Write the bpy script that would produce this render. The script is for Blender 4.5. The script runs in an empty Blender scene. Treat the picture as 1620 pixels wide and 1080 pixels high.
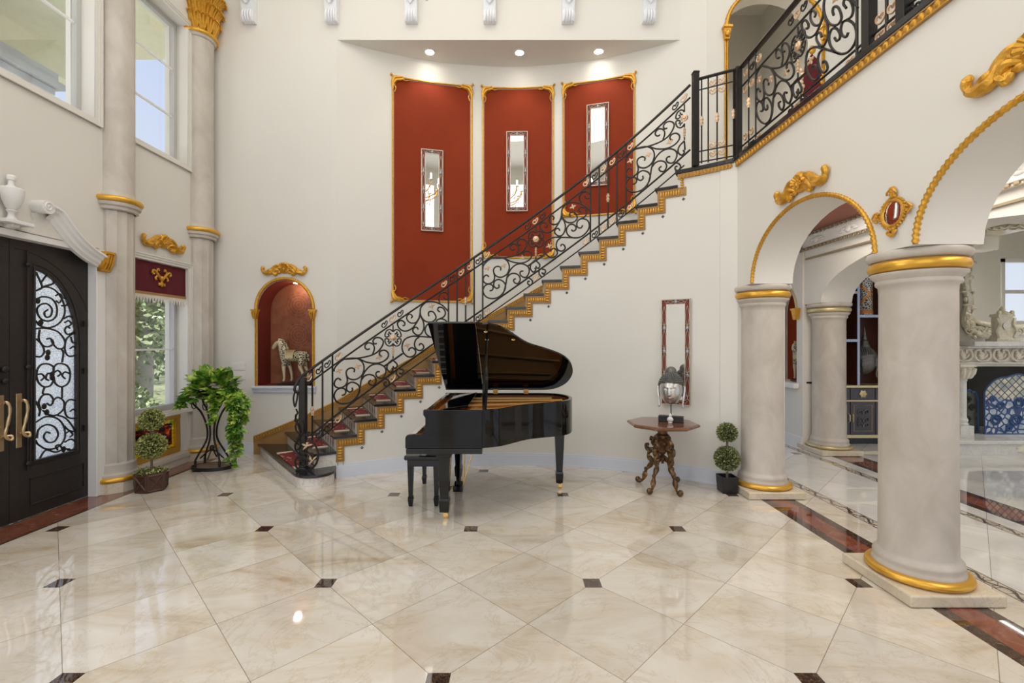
import bpy, bmesh, math, random
import numpy as np
from mathutils import Vector, Matrix
from mathutils.geometry import tessellate_polygon
PI = math.pi
random.seed(7)
scene = bpy.context.scene
col = scene.collection

# ------------------------------------------------------------ camera
F = 728.0; H = 1.6
cam = bpy.data.cameras.new('camera'); cam.sensor_width = 36.0
cam.lens = F / 1620 * 36.0; cam.clip_start = 0.05; cam.clip_end = 200
cam_o = bpy.data.objects.new('camera', cam); col.objects.link(cam_o)
cam_o.location = (0, 0, H); cam_o.rotation_euler = (PI / 2, 0, 0)
scene.camera = cam_o

# ------------------------------------------------------------ world, lights, exposure
scene.view_settings.view_transform = 'Standard'
scene.view_settings.look = 'None'
scene.view_settings.exposure = 0.02
scene.view_settings.gamma = 1.0
scene.view_settings.use_curve_mapping = False
world = bpy.data.worlds.new('sky'); scene.world = world; world.use_nodes = True
wn = world.node_tree; wn.nodes.clear()
wo = wn.nodes.new('ShaderNodeOutputWorld'); wb = wn.nodes.new('ShaderNodeBackground')
wt = wn.nodes.new('ShaderNodeTexCoord'); ws = wn.nodes.new('ShaderNodeSeparateXYZ'); wr = wn.nodes.new('ShaderNodeValToRGB')
wn.links.new(wt.outputs['Generated'], ws.inputs[0]); wn.links.new(ws.outputs[2], wr.inputs[0])
wr.color_ramp.elements[0].position = 0.0; wr.color_ramp.elements[0].color = (.80, .86, .95, 1)
wr.color_ramp.elements[1].position = 0.9; wr.color_ramp.elements[1].color = (.36, .52, .92, 1)
wn.links.new(wr.outputs[0], wb.inputs[0]); wb.inputs[1].default_value = 1.0
wn.links.new(wb.outputs[0], wo.inputs[0])

def area(name, loc, rot, sx, sy, power, color, spread=PI):
    l = bpy.data.lights.new(name, 'AREA'); l.shape = 'RECTANGLE'; l.size = sx; l.size_y = sy
    l.energy = power; l.color = color; l.spread = spread
    o = bpy.data.objects.new(name, l); col.objects.link(o); o.location = loc; o.rotation_euler = rot
    return o
sun_l = bpy.data.lights.new('sun', 'SUN'); sun_l.energy = 9.0; sun_l.color = (1, .96, .88); sun_l.angle = math.radians(1)
sun_o = bpy.data.objects.new('sun', sun_l); col.objects.link(sun_o); sun_o.rotation_euler = (0, math.radians(11), 0)
area('rear_fill_light', (-0.9, -3.6, 4.4), (PI / 2, 0, 0), 6.2, 6.6, 120, (1.0, .985, .96))  # added fill panel inside the rear wall, in place of daylight through its windows
area('side_fill_light', (-4.75, 1.15, 3.7), (0, -PI / 2, 0), 6.2, 2.1, 105, (.98, .99, 1.0))  # added fill from the left, outside the unseen near openings
area('overhead_fill_light', (-0.9, 2.6, 8.0), (0, 0, 0), 5.5, 6.0, 160, (1.0, .96, .91))  # unseen fill panel under the ceiling; no cove is built
area('passage_fill_light', (3.65, 2.8, 3.15), (0, 0, 0), 1.0, 6.0, 80, (1.0, .93, .84))  # added fill below the passage ceiling, without a fixture
area('lounge_fill_light', (8.2, 4.6, 4.2), (0, 0, 0), 4.0, 4.0, 650, (1.0, .97, .92))  # added to brighten the lounge; no lamp stands there
area('gallery_fill_light', (3.6, 4.2, 7.6), (0, 0, 0), 1.6, 3.0, 34, (1.0, .94, .86))  # unseen fill added over the gallery
area('hall_fill_light', (3.6, 8.0, 6.9), (0, 0, 0), 1.0, 1.6, 30, (1.0, .94, .86))  # fill added to lift the upper hallway, not a fitted lamp

# ------------------------------------------------------------ helpers
def PX(px, py, X):
    Y = X * F / (px - 810); return Vector((X, Y, H + (540 - py) / F * Y))
def PY(px, py, Y):
    return Vector(((px - 810) / F * Y, Y, H + (540 - py) / F * Y))
def PF(px, py, z=0.0):
    Y = F * (H - z) / (py - 540); return Vector(((px - 810) / F * Y, Y, z))
CX, CY = -0.046, 2.197           # centre of the curved stair
RIN, ROUT, RR = 3.764, 4.98, 3.80
def PR(px, py, R):
    k = (px - 810) / F; a = k * k + 1; b = -2 * (k * CX + CY); c = CX * CX + CY * CY - R * R
    Y = (-b + math.sqrt(b * b - 4 * a * c)) / (2 * a)
    return Vector((k * Y, Y, H + (540 - py) / F * Y))
def ang(p): return math.degrees(math.atan2(p.x - CX, p.y - CY))
def cyl(a, r, z):
    a = math.radians(a); return Vector((CX + r * math.sin(a), CY + r * math.cos(a), z))

W = {}
def tag(o, label=None, cat=None, group=None, kind=None):
    if label: o['label'] = label
    if cat: o['category'] = cat
    if group: o['group'] = group
    if kind: o['kind'] = kind
    return o
def thing(name, label, cat, loc=(0, 0, 0), rz=0.0, group=None, kind=None):
    o = bpy.data.objects.new(name, None); col.objects.link(o); o.empty_display_size = .1
    o.location = loc; o.rotation_euler = (0, 0, rz); W[o] = Vector(loc)
    return tag(o, label, cat, group, kind)
def copy_tree(o, parent=None):
    c = o.copy(); col.objects.link(c)
    if parent is not None:
        c.parent = parent
    for ch in list(o.children): copy_tree(ch, c)
    return c

def cr(pts, n=6, closed=False):
    """Catmull-Rom resample."""
    P = [Vector(p) for p in pts]; m = len(P); out = []
    if m < 3 and not closed: return P
    rng = range(m if closed else m - 1)
    for i in rng:
        if closed: p0, p1, p2, p3 = P[(i - 1) % m], P[i], P[(i + 1) % m], P[(i + 2) % m]
        else:
            p1, p2 = P[i], P[i + 1]
            p0 = P[i - 1] if i > 0 else p1 * 2 - p2
            p3 = P[i + 2] if i + 2 < m else p2 * 2 - p1
        for k in range(n):
            t = k / n
            out.append(0.5 * ((2 * p1) + (p2 - p0) * t + (2 * p0 - 5 * p1 + 4 * p2 - p3) * t * t + (3 * p1 - p0 - 3 * p2 + p3) * t ** 3))
    if not closed: out.append(P[-1].copy())
    return out

class MB:
    def __init__(s): s.v = []; s.f = []
    def add(s, vs, fs):
        b = len(s.v); s.v += [Vector(x) for x in vs]; s.f += [tuple(i + b for i in f) for f in fs]; return s
    def box(s, x0, x1, y0, y1, z0, z1):
        return s.add([(x0, y0, z0), (x1, y0, z0), (x1, y1, z0), (x0, y1, z0), (x0, y0, z1), (x1, y0, z1), (x1, y1, z1), (x0, y1, z1)],
                     [(0, 3, 2, 1), (4, 5, 6, 7), (0, 1, 5, 4), (1, 2, 6, 5), (2, 3, 7, 6), (3, 0, 4, 7)])
    def taper(s, cx, cy, z0, z1, a0, b0, a1, b1):
        return s.add([(cx - a0, cy - b0, z0), (cx + a0, cy - b0, z0), (cx + a0, cy + b0, z0), (cx - a0, cy + b0, z0),
                      (cx - a1, cy - b1, z1), (cx + a1, cy - b1, z1), (cx + a1, cy + b1, z1), (cx - a1, cy + b1, z1)],
                     [(0, 3, 2, 1), (4, 5, 6, 7), (0, 1, 5, 4), (1, 2, 6, 5), (2, 3, 7, 6), (3, 0, 4, 7)])
    def grid(s, rows, closed_u=False, closed_v=False):
        """rows: list of equal-length point lists"""
        m, n = len(rows), len(rows[0]); b = len(s.v)
        for r in rows: s.v += [Vector(p) for p in r]
        for i in range(m if closed_u else m - 1):
            for j in range(n if closed_v else n - 1):
                i2, j2 = (i + 1) % m, (j + 1) % n
                s.f.append((b + i * n + j, b + i2 * n + j, b + i2 * n + j2, b + i * n + j2))
        return s
    def tube(s, pts, r, n=6, closed=False, cap=True, flat=1.0, up=None, rope=None):
        P = [Vector(p) for p in pts]; m = len(P)
        if m < 2: return s
        R = r if isinstance(r, (list, tuple)) else [r] * m
        T = []
        for i in range(m):
            a = P[(i - 1) % m] if (closed or i > 0) else P[i]; c = P[(i + 1) % m] if (closed or i < m - 1) else P[i]
            t = (c - a); T.append(t.normalized() if t.length > 1e-9 else Vector((0, 0, 1)))
        ref = Vector(up) if up is not None else (Vector((0, 0, 1)) if abs(T[0].z) < .9 else Vector((1, 0, 0)))
        rows = []; N = (ref - T[0] * ref.dot(T[0])).normalized(); L = 0
        for i in range(m):
            if up is not None: N2 = Vector(up) - T[i] * Vector(up).dot(T[i])
            else: N2 = N - T[i] * N.dot(T[i])
            if N2.length > 1e-6: N = N2.normalized()
            B = T[i].cross(N)
            if i: L += (P[i] - P[i - 1]).length
            row = []
            for k in range(n):
                th = 2 * PI * k / n; rr = R[i]
                if rope: rr = rr * (1 + .22 * math.cos(2 * th + L * rope))
                row.append(P[i] + N * (math.cos(th) * rr * flat) + B * (math.sin(th) * rr))
            rows.append(row)
        b = len(s.v); s.grid(rows, closed_u=closed, closed_v=True)
        if cap and not closed:
            s.f.append(tuple(b + k for k in range(n))); s.f.append(tuple(b + (m - 1) * n + k for k in reversed(range(n))))
        return s
    def lathe(s, prof, c=(0, 0, 0), n=24, a0=0, a1=2 * PI, mod=None, cap=True):
        full = abs(a1 - a0 - 2 * PI) < 1e-6; rows = []
        k = n if full else n + 1
        for (r, z) in prof:
            row = []
            for j in range(k):
                t = a0 + (a1 - a0) * j / n; rr = r * (mod(t, z) if mod else 1)
                row.append((c[0] + rr * math.cos(t), c[1] + rr * math.sin(t), c[2] + z))
            rows.append(row)
        b = len(s.v); s.grid(rows, closed_v=full)
        if full and cap:
            if prof[0][0] > 1e-4: s.f.append(tuple(b + j for j in reversed(range(n))))
            if prof[-1][0] > 1e-4: s.f.append(tuple(b + (len(prof) - 1) * n + j for j in range(n)))
        return s
    def ell(s, c, rx, ry, rz, n=12, m=8, M=None, fn=None):
        rows = []
        for i in range(m + 1):
            ph = -PI / 2 + PI * i / m; row = []
            for j in range(n):
                t = 2 * PI * j / n
                d = Vector((math.cos(ph) * math.cos(t), math.cos(ph) * math.sin(t), math.sin(ph)))
                k = fn(d) if fn else 1
                p = Vector((d.x * rx * k, d.y * ry * k, d.z * rz * k))
                if M: p = M @ p
                row.append(p + Vector(c))
            rows.append(row)
        return s.grid(rows, closed_v=True)
    def prism(s, outer, holes, d0, d1, mp):
        """2d polygon with holes, extruded between d0 and d1 through mp(a,b,d)"""
        loops = [list(outer)] + [list(h) for h in holes]
        flat = [p for l in loops for p in l]; tri = tessellate_polygon([[Vector((p[0], p[1], 0)) for p in l] for l in loops])
        b = len(s.v); N = len(flat)
        for d in (d0, d1): s.v += [Vector(mp(p[0], p[1], d)) for p in flat]
        for t in tri: s.f.append(tuple(b + i for i in t)); s.f.append(tuple(b + N + i for i in reversed(t)))
        o = 0
        for l in loops:
            m = len(l)
            for i in range(m): s.f.append((b + o + i, b + o + (i + 1) % m, b + N + o + (i + 1) % m, b + N + o + i))
            o += m
        return s
    def band(s, a0, a1, r0, r1, z0, z1, n=None):
        """curved block of the stair cylinder; z may be callables of angle"""
        n = n or max(1, int(abs(a1 - a0) / 1.2)); rows = []
        for i in range(n + 1):
            a = a0 + (a1 - a0) * i / n
            zz0 = z0(a) if callable(z0) else z0; zz1 = z1(a) if callable(z1) else z1
            ra = r0(a) if callable(r0) else r0; rb = r1(a) if callable(r1) else r1
            rows.append([cyl(a, ra, zz0), cyl(a, rb, zz0), cyl(a, rb, zz1), cyl(a, ra, zz1)])
        b = len(s.v); s.grid(rows, closed_v=True)
        s.f.append((b, b + 1, b + 2, b + 3)); e = b + n * 4; s.f.append((e + 3, e + 2, e + 1, e))
        return s
    def xf(s, M):
        s.v = [M @ v for v in s.v]; return s
    def join(s, o, M=None):
        return s.add([(M @ v) if M else v for v in o.v], o.f)
    def build(s, name, mat, parent=None, label=None, cat=None, group=None, kind=None, smooth=True, sharp=38, bevel=0, loc=None):
        me = bpy.data.meshes.new(name)
        if parent is not None: off = W[parent]
        elif loc is not None: off = Vector(loc)
        else:
            xs = [v.x for v in s.v]; ys = [v.y for v in s.v]; zs = [v.z for v in s.v]
            off = Vector(((min(xs) + max(xs)) / 2, (min(ys) + max(ys)) / 2, min(zs)))
        me.from_pydata([tuple(v - off) for v in s.v], [], s.f)
        bm = bmesh.new(); bm.from_mesh(me)
        bmesh.ops.remove_doubles(bm, verts=bm.verts, dist=1e-6)
        bmesh.ops.recalc_face_normals(bm, faces=bm.faces); bm.to_mesh(me); bm.free()
        if smooth:
            me.shade_smooth()
            if sharp < 180: me.set_sharp_from_angle(angle=math.radians(sharp))
        me.materials.append(mat)
        o = bpy.data.objects.new(name, me); col.objects.link(o)
        if parent is not None: o.parent = parent; W[o] = off
        else: o.location = off; W[o] = off
        if bevel:
            b = o.modifiers.new('bevel', 'BEVEL'); b.width = bevel; b.segments = 2; b.limit_method = 'ANGLE'; b.angle_limit = math.radians(40)
            b.harden_normals = True
        return tag(o, label, cat, group, kind)

# ------------------------------------------------------------ materials
class NT:
    def __init__(s, name):
        s.m = bpy.data.materials.new(name); s.m.use_nodes = True; s.t = s.m.node_tree; s.t.nodes.clear()
        s.out = s.n('ShaderNodeOutputMaterial'); s.b = s.n('ShaderNodeBsdfPrincipled'); s.l(s.b.outputs[0], s.out.inputs[0])
    def n(s, t): return s.t.nodes.new(t)
    def l(s, a, b): s.t.links.new(a, b)
    def put(s, inp, v):
        if hasattr(v, 'is_linked') or hasattr(v, 'links'): s.l(v, inp)
        elif isinstance(v, (tuple, list)) and len(v) == 3 and inp.type == 'RGBA': inp.default_value = (*v, 1)
        else: inp.default_value = v
    def math(s, op, a, b=None, c=None):
        n = s.n('ShaderNodeMath'); n.operation = op; s.put(n.inputs[0], a)
        if b is not None: s.put(n.inputs[1], b)
        if c is not None: s.put(n.inputs[2], c)
        return n.outputs[0]
    def mix(s, f, a, b):
        n = s.n('ShaderNodeMix'); n.data_type = 'RGBA'; s.put(n.inputs[0], f); s.put(n.inputs[6], a); s.put(n.inputs[7], b); return n.outputs[2]
    def obj(s): return s.n('ShaderNodeTexCoord').outputs['Object']
    def geo(s): return s.n('ShaderNodeNewGeometry').outputs['Position']
    def xyz(s, v):
        n = s.n('ShaderNodeSeparateXYZ'); s.l(v, n.inputs[0]); return n.outputs
    def comb(s, x, y, z):
        n = s.n('ShaderNodeCombineXYZ')
        for i, q in enumerate((x, y, z)): s.put(n.inputs[i], q)
        return n.outputs[0]
    def scale(s, v, k):
        n = s.n('ShaderNodeVectorMath'); n.operation = 'MULTIPLY'; s.l(v, n.inputs[0]); n.inputs[1].default_value = k if isinstance(k, tuple) else (k, k, k); return n.outputs[0]
    def noise(s, v, sc, det=3, rough=.5, dist=0.0, out=0):
        n = s.n('ShaderNodeTexNoise'); s.l(v, n.inputs['Vector']); n.inputs['Scale'].default_value = sc; n.inputs['Detail'].default_value = det
        n.inputs['Roughness'].default_value = rough; n.inputs['Distortion'].default_value = dist; return n.outputs[out]
    def voro(s, v, sc, feat='F1', out=0):
        n = s.n('ShaderNodeTexVoronoi'); s.l(v, n.inputs['Vector']); n.inputs['Scale'].default_value = sc; n.feature = feat; return n.outputs[out]
    def ramp(s, f, stops, const=False):
        n = s.n('ShaderNodeValToRGB'); s.put(n.inputs[0], f); r = n.color_ramp
        if const: r.interpolation = 'CONSTANT'
        while len(r.elements) < len(stops): r.elements.new(.5)
        for e, (p, c) in zip(r.elements, stops): e.position = p; e.color = (*c, 1) if len(c) == 3 else c
        return n.outputs[0]
    def bump(s, h, st=.3, d=.01):
        n = s.n('ShaderNodeBump'); s.l(h, n.inputs['Height']); n.inputs['Strength'].default_value = st; n.inputs['Distance'].default_value = d
        s.l(n.outputs[0], s.b.inputs['Normal'])
    def set(s, color=None, rough=.5, metal=0.0, spec=None, coat=None, ior=None, trans=None, alpha=None, sss=None):
        if color is not None: s.put(s.b.inputs['Base Color'], color)
        s.put(s.b.inputs['Roughness'], rough); s.put(s.b.inputs['Metallic'], metal)
        if spec is not None: s.put(s.b.inputs['Specular IOR Level'], spec)
        if coat is not None: s.b.inputs['Coat Weight'].default_value = coat; s.b.inputs['Coat Roughness'].default_value = .03
        if ior: s.b.inputs['IOR'].default_value = ior
        if trans is not None: s.b.inputs['Transmission Weight'].default_value = trans
        return s.m
def simple(name, c, rough=.5, metal=0.0, var=.08, sc=8, bump=0, bsc=60, coat=None, spec=None):
    t = NT(name); o = t.obj(); f = t.noise(o, sc, 4)
    c1 = tuple(max(0, x * (1 - var)) for x in c); c2 = tuple(min(1, x * (1 + var)) for x in c)
    m = t.set(t.mix(f, c1, c2), rough, metal, coat=coat, spec=spec)
    if bump: t.bump(t.noise(o, bsc, 3), bump, .004)
    return m
M = {}
M['wall'] = simple('wall_paint', (.735, .712, .655), .7, var=.02, sc=1.5, bump=.05, bsc=300)
M['white'] = simple('white_trim_paint', (.80, .79, .77), .4, var=.02)
M['baseboard'] = simple('baseboard_paint', (.68, .71, .78), .4, var=.02)
M['corbel'] = simple('white_carved_plaster', (.82, .84, .88), .5, var=.04, sc=40, bump=.5, bsc=90)
M['gold'] = simple('gold_leaf_paint', (.66, .345, .04), .32, .6, var=.4, sc=30, bump=.55, bsc=95)
M['goldflat'] = simple('gold_band_paint', (.74, .41, .055), .3, .6, var=.15, sc=6)
M['bronzeboard'] = simple('bronze_painted_board', (.38, .215, .075), .5, .25, var=.15, sc=10)
M['softgold'] = simple('champagne_gold_metal', (.72, .52, .34), .38, .6, var=.1, sc=30)
M['palegold'] = simple('pale_gold_metal', (.62, .52, .30), .35, .7, var=.15, sc=30)
M['iron'] = simple('black_wrought_iron', (.028, .025, .022), .42, .5, var=.2, sc=30, bump=.15, bsc=120)
M['black'] = simple('black_piano_lacquer', (.0035, .0035, .0035), .05, 0, var=.1, spec=.42)
M['blackmatte'] = simple('black_satin', (.012, .012, .013), .3, 0, var=.1)
M['granite'] = simple('black_granite', (.018, .018, .02), .12, 0, var=.5, sc=120)
M['brass'] = simple('brass', (.85, .58, .22), .2, 1.0, var=.08)
M['antbrass'] = simple('antique_brass', (.60, .45, .26), .32, .85, var=.2, sc=20)
M['iron_red'] = simple('terracotta_ceiling_paint', (.32, .12, .08), .7)
M['darkwood'] = simple('dark_wood', (.055, .025, .014), .35, var=.3, sc=12)
M['door'] = simple('dark_bronze_iron_door', (.032, .027, .025), .48, .3, var=.25, sc=18, bump=.12, bsc=90)
M['burgundy'] = simple('burgundy_velvet', (.105, .006, .013), .9, var=.12, sc=60)
M['fringe'] = simple('cream_fringe', (.74, .68, .58), .8, bump=.6, bsc=200)
M['silver'] = simple('silver_leaf', (.62, .60, .58), .3, .9, var=.35, sc=10)
M['darksilver'] = simple('dark_hammered_silver', (.16, .155, .15), .42, .7, var=.4, sc=45, bump=.6, bsc=80)
M['antsilver'] = simple('champagne_silver_frame', (.50, .45, .36), .4, .6, var=.35, sc=18, bump=.4, bsc=40)
M['cream_stone'] = simple('carved_cream_stone', (.74, .69, .58), .55, var=.1, sc=14, bump=.4, bsc=30)
M['plug'] = simple('white_plastic', (.74, .72, .68), .35, var=.01)
M['grout'] = simple('sill_stone', (.62, .57, .50), .35, var=.1)

def column_mat():
    t = NT('faux_stone_column_paint'); o = t.geo()
    f = t.noise(t.scale(o, (1, 1, .6)), 4.0, 6, .6, .6); g = t.noise(o, 18, 4)
    c = t.ramp(f, [(.3, (.44, .39, .335)), (.52, (.53, .48, .42)), (.72, (.61, .565, .505))])
    return t.set(t.mix(t.math('MULTIPLY', g, .2), c, (.48, .43, .37)), .42)
M['column'] = column_mat()
def marble(name, stops, vein, sc=1.2, rough=.12, veinw=.03):
    t = NT(name); o = t.geo(); f = t.noise(o, sc, 6, .6, 1.2)
    c = t.ramp(f, stops)
    v = t.math('ABSOLUTE', t.math('SUBTRACT', t.noise(o, sc * 1.7, 8, .65, 2.0), .5))
    k = t.math('SUBTRACT', 1, t.math('MULTIPLY', v, 1 / veinw)); n = t.n('ShaderNodeClamp'); t.l(k, n.inputs[0])
    return t.set(t.mix(t.math('MULTIPLY', n.outputs[0], .5), c, vein), rough)
M['riser'] = marble('cream_marble_riser', [(.3, (.72, .67, .59)), (.6, (.84, .80, .73))], (.45, .38, .3), 3)
M['plinth'] = marble('cream_marble_plinth', [(.3, (.60, .51, .37)), (.65, (.70, .62, .48))], (.5, .4, .27), 2.5)
M['whitestone'] = marble('white_marble', [(.3, (.62, .60, .56)), (.65, (.76, .75, .72))], (.5, .5, .48), 2.0)

def floor_mat():
    t = NT('polished_marble_tile_floor'); p = t.geo(); X, Y, Z = t.xyz(p)
    ox, oy, a = .532, 3.049, .624; q = math.sqrt(.5) / a
    dx = t.math('SUBTRACT', X, ox); dy = t.math('SUBTRACT', Y, oy)
    u = t.math('MULTIPLY', t.math('ADD', dx, dy), q); v = t.math('MULTIPLY', t.math('SUBTRACT', dy, dx), q)
    def edge(w, wid):
        fr = t.math('SUBTRACT', w, t.math('ROUND', w)); return t.math('LESS_THAN', t.math('ABSOLUTE', fr), wid)
    line = t.math('MAXIMUM', edge(u, .0032), edge(v, .0032))
    tid = t.comb(t.math('FLOOR', u), t.math('FLOOR', v), 0)
    wn_ = t.n('ShaderNodeTexWhiteNoise'); t.l(tid, wn_.inputs['Vector']); rnd = wn_.outputs['Value']; rc = wn_.outputs['Color']
    vm = t.n('ShaderNodeVectorMath'); vm.operation = 'MULTIPLY_ADD'; t.l(rc, vm.inputs[0]); vm.inputs[1].default_value = (9, 9, 9); t.l(p, vm.inputs[2])
    pp = vm.outputs[0]
    f = t.noise(t.scale(pp, (1, 2.2, 1)), 1.3, 7, .62, 1.0)
    base = t.ramp(f, [(.28, (.52, .42, .30)), (.40, (.635, .56, .45)), (.54, (.70, .645, .56)), (.75, (.76, .725, .66))])
    vn = t.math('ABSOLUTE', t.math('SUBTRACT', t.noise(pp, 1.6, 9, .68, 1.6), .5))
    vk = t.ramp(vn, [(0, (1, 1, 1)), (.018, (0, 0, 0))])
    base = t.mix(t.math('MULTIPLY', vk, .26), base, (.42, .28, .14))
    tone = t.math('MULTIPLY_ADD', rnd, .20, .88)
    vs = t.n('ShaderNodeVectorMath'); vs.operation = 'SCALE'; t.l(base, vs.inputs[0]); t.l(tone, vs.inputs['Scale'])
    # the room beyond the arcade: greyer, cooler marble
    f2 = t.noise(pp, 1.5, 7, .6, 1.2)
    base2 = t.ramp(f2, [(.3, (.60, .585, .54)), (.6, (.73, .72, .69)), (.8, (.80, .79, .77))])
    far = t.math('GREATER_THAN', X, 3.24)
    c = t.mix(far, vs.outputs[0], base2)
    c = t.mix(t.math('MULTIPLY', line, .75), c, (.20, .15, .10))
    # dark insets at every second crossing
    hs = .5 * 1.765
    def near(w, s, off=0.0):
        w2 = t.math('DIVIDE', t.math('ADD', w, off), s); return t.math('LESS_THAN', t.math('ABSOLUTE', t.math('MULTIPLY', t.math('SUBTRACT', w2, t.math('ROUND', w2)), s)), .056)
    s2 = hs * 2
    ca = t.math('MULTIPLY', near(dx, s2), near(dy, s2)); cb = t.math('MULTIPLY', near(dx, s2, hs), near(dy, s2, hs))
    cab = t.math('MAXIMUM', ca, cb)
    dn = t.noise(p, 38, 5, .7, 1.5)
    dark = t.ramp(dn, [(.38, (.025, .016, .012)), (.55, (.085, .05, .033)), (.72, (.26, .17, .11))])
    redm = t.ramp(t.noise(p, 4.5, 8, .7, 1.8), [(.35, (.15, .038, .02)), (.55, (.25, .085, .05)), (.66, (.30, .125, .085)), (.7, (.55, .40, .32))])
    darkc = t.mix(far, dark, (.22, .10, .06))
    c = t.mix(cab, c, darkc)
    def rng(w, lo, hi): return t.math('MULTIPLY', t.math('GREATER_THAN', w, lo), t.math('LESS_THAN', w, hi))
    def strip(c, x0, x1, w):
        c = t.mix(rng(X, x0, x1), c, dark); return t.mix(rng(X, x0 + w, x1 - w), c, redm)
    c = strip(c, 2.52, 2.86, .085); c = strip(c, 4.45, 4.85, .09)
    lf = t.math('MULTIPLY', t.math('LESS_THAN', X, -4.02), t.math('LESS_THAN', Y, 6.3))
    c = t.mix(lf, c, dark); c = t.mix(t.math('MULTIPLY', lf, t.math('LESS_THAN', X, -4.055)), c, redm)
    # mosaic listels
    for x0 in (3.13, 4.16):
        r = rng(X, x0, x0 + .11)
        sw = t.math('SINE', t.math('MULTIPLY', Y, 26)); cen = t.math('ABSOLUTE', t.math('SUBTRACT', t.math('SUBTRACT', X, x0 + .055), t.math('MULTIPLY', sw, .028)))
        vine = t.math('LESS_THAN', cen, .011)
        edge_ = t.math('GREATER_THAN', t.math('ABSOLUTE', t.math('SUBTRACT', X, x0 + .055)), .046)
        cur = t.voro(p, 17, 'DISTANCE_TO_EDGE'); curl = t.math('LESS_THAN', cur, .035)
        mk = t.math('MAXIMUM', t.math('MAXIMUM', vine, edge_), curl)
        c = t.mix(r, c, t.mix(mk, (.55, .48, .38), (.07, .055, .045)))
    m = t.set(c, .035, 0, spec=.75)
    t.b.inputs['Coat Weight'].default_value = .35; t.b.inputs['Coat Roughness'].default_value = .02
    h = t.noise(p, 1.1, 2); t.bump(h, .02, .02)
    return m
M['floor'] = floor_mat()

def glassy(name, tint=(1, 1, 1), rough=0.0, bump=0, bsc=60, refl=.12):
    t = NT(name); t.t.nodes.remove(t.b)
    tr = t.n('ShaderNodeBsdfTransparent'); tr.inputs[0].default_value = (*tint, 1)
    gl = t.n('ShaderNodeBsdfGlossy'); gl.inputs['Roughness'].default_value = rough; gl.inputs[0].default_value = (1, 1, 1, 1)
    mx = t.n('ShaderNodeMixShader'); mx.inputs[0].default_value = .06
    pass; t.l(tr.outputs[0], mx.inputs[1]); t.l(gl.outputs[0], mx.inputs[2])
    t.l(mx.outputs[0], t.out.inputs[0]); return t.m
M['glass'] = glassy('clear_window_glass')
def seeded():
    t = NT('seeded_obscure_glass'); t.t.nodes.remove(t.b); o = t.obj()
    tl = t.n('ShaderNodeBsdfTranslucent'); tl.inputs[0].default_value = (1, 1, 1, 1)
    tr = t.n('ShaderNodeBsdfTransparent'); tr.inputs[0].default_value = (.95, .97, 1, 1)
    gl = t.n('ShaderNodeBsdfGlossy'); gl.inputs['Roughness'].default_value = .15
    b = t.n('ShaderNodeBump'); b.inputs['Strength'].default_value = .8; b.inputs['Distance'].default_value = .01; t.l(t.voro(o, 70), b.inputs['Height'])
    t.l(b.outputs[0], tl.inputs['Normal']); t.l(b.outputs[0], gl.inputs['Normal'])
    m1 = t.n('ShaderNodeMixShader'); t.l(t.ramp(t.voro(o, 60), [(.3, (.45, .45, .45)), (.6, (.85, .85, .85))]), m1.inputs[0]); t.l(tr.outputs[0], m1.inputs[1]); t.l(tl.outputs[0], m1.inputs[2])
    m2 = t.n('ShaderNodeMixShader'); m2.inputs[0].default_value = .08; t.l(m1.outputs[0], m2.inputs[1]); t.l(gl.outputs[0], m2.inputs[2])
    t.l(m2.outputs[0], t.out.inputs[0]); return t.m
M['seeded'] = seeded()
t = NT('mirror_glass'); M['mirror'] = t.set((.93, .93, .92), .01, 1.0)
def red_panel():
    t = NT('terracotta_red_wallcovering'); p = t.geo()
    f = t.noise(p, 2.5, 5, .6); c = t.mix(f, (.215, .027, .007), (.28, .038, .0095))
    m = t.set(c, .8, spec=.2); t.bump(t.noise(p, 180, 3), .35, .004); return m
M['red'] = red_panel()
def niche_mat():
    t = NT('stencilled_copper_wall'); p = t.geo(); f = t.noise(p, 5, 6, .65)
    c = t.ramp(f, [(.3, (.17, .042, .014)), (.55, (.26, .085, .036)), (.75, (.34, .14, .068))])
    X, Y, Z = t.xyz(p)
    # flower stencils: radial petal pattern around two centres
    for (cx, cz) in ((-3.20, 2.15), (-3.20, 1.70)):
        dx = t.math('SUBTRACT', X, cx); dz = t.math('SUBTRACT', Z, cz)
        r = t.math('SQRT', t.math('ADD', t.math('POWER', dx, 2), t.math('POWER', dz, 2)))
        an = t.math('ARCTAN2', dz, dx)
        pet = t.math('MULTIPLY', t.math('COSINE', t.math('MULTIPLY', an, 12)), .5)
        ring = t.math('SINE', t.math('MULTIPLY', r, 150))
        k = t.math('GREATER_THAN', t.math('ADD', pet, ring), .45)
        k = t.math('MULTIPLY', k, t.math('LESS_THAN', r, t.math('MULTIPLY_ADD', pet, .05, .175)))
        c = t.mix(t.math('MULTIPLY', k, .6), c, (.13, .022, .014))
    return t.set(c, .6)
M['niche'] = niche_mat()
M['nichered'] = simple('deep_red_niche_paint', (.13, .013, .006), .6, var=.12)
# ============================================================ THE SETTING
S = 'structure'
def st(mb, name, mat, **k): return mb.build(name, mat, kind=S, **k)
XL, YB, ZC = -4.3, 6.54, 8.4
st(MB().box(-4.62, 17.0, -4.2, 10.5, -.2, 0), 'floor', M['floor'], loc=(0, 0, 0))

def arch(y0, y1, z0, h, n=20):
    """points of an elliptic arch from (y0,z0) to (y1,z0)"""
    c = (y0 + y1) / 2; a = (y1 - y0) / 2
    return [(c - a * math.cos(PI * i / n), z0 + h * math.sin(PI * i / n)) for i in range(n + 1)]
def rect(a0, a1, b0, b1): return [(a0, b0), (a1, b0), (a1, b1), (a0, b1)]

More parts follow.
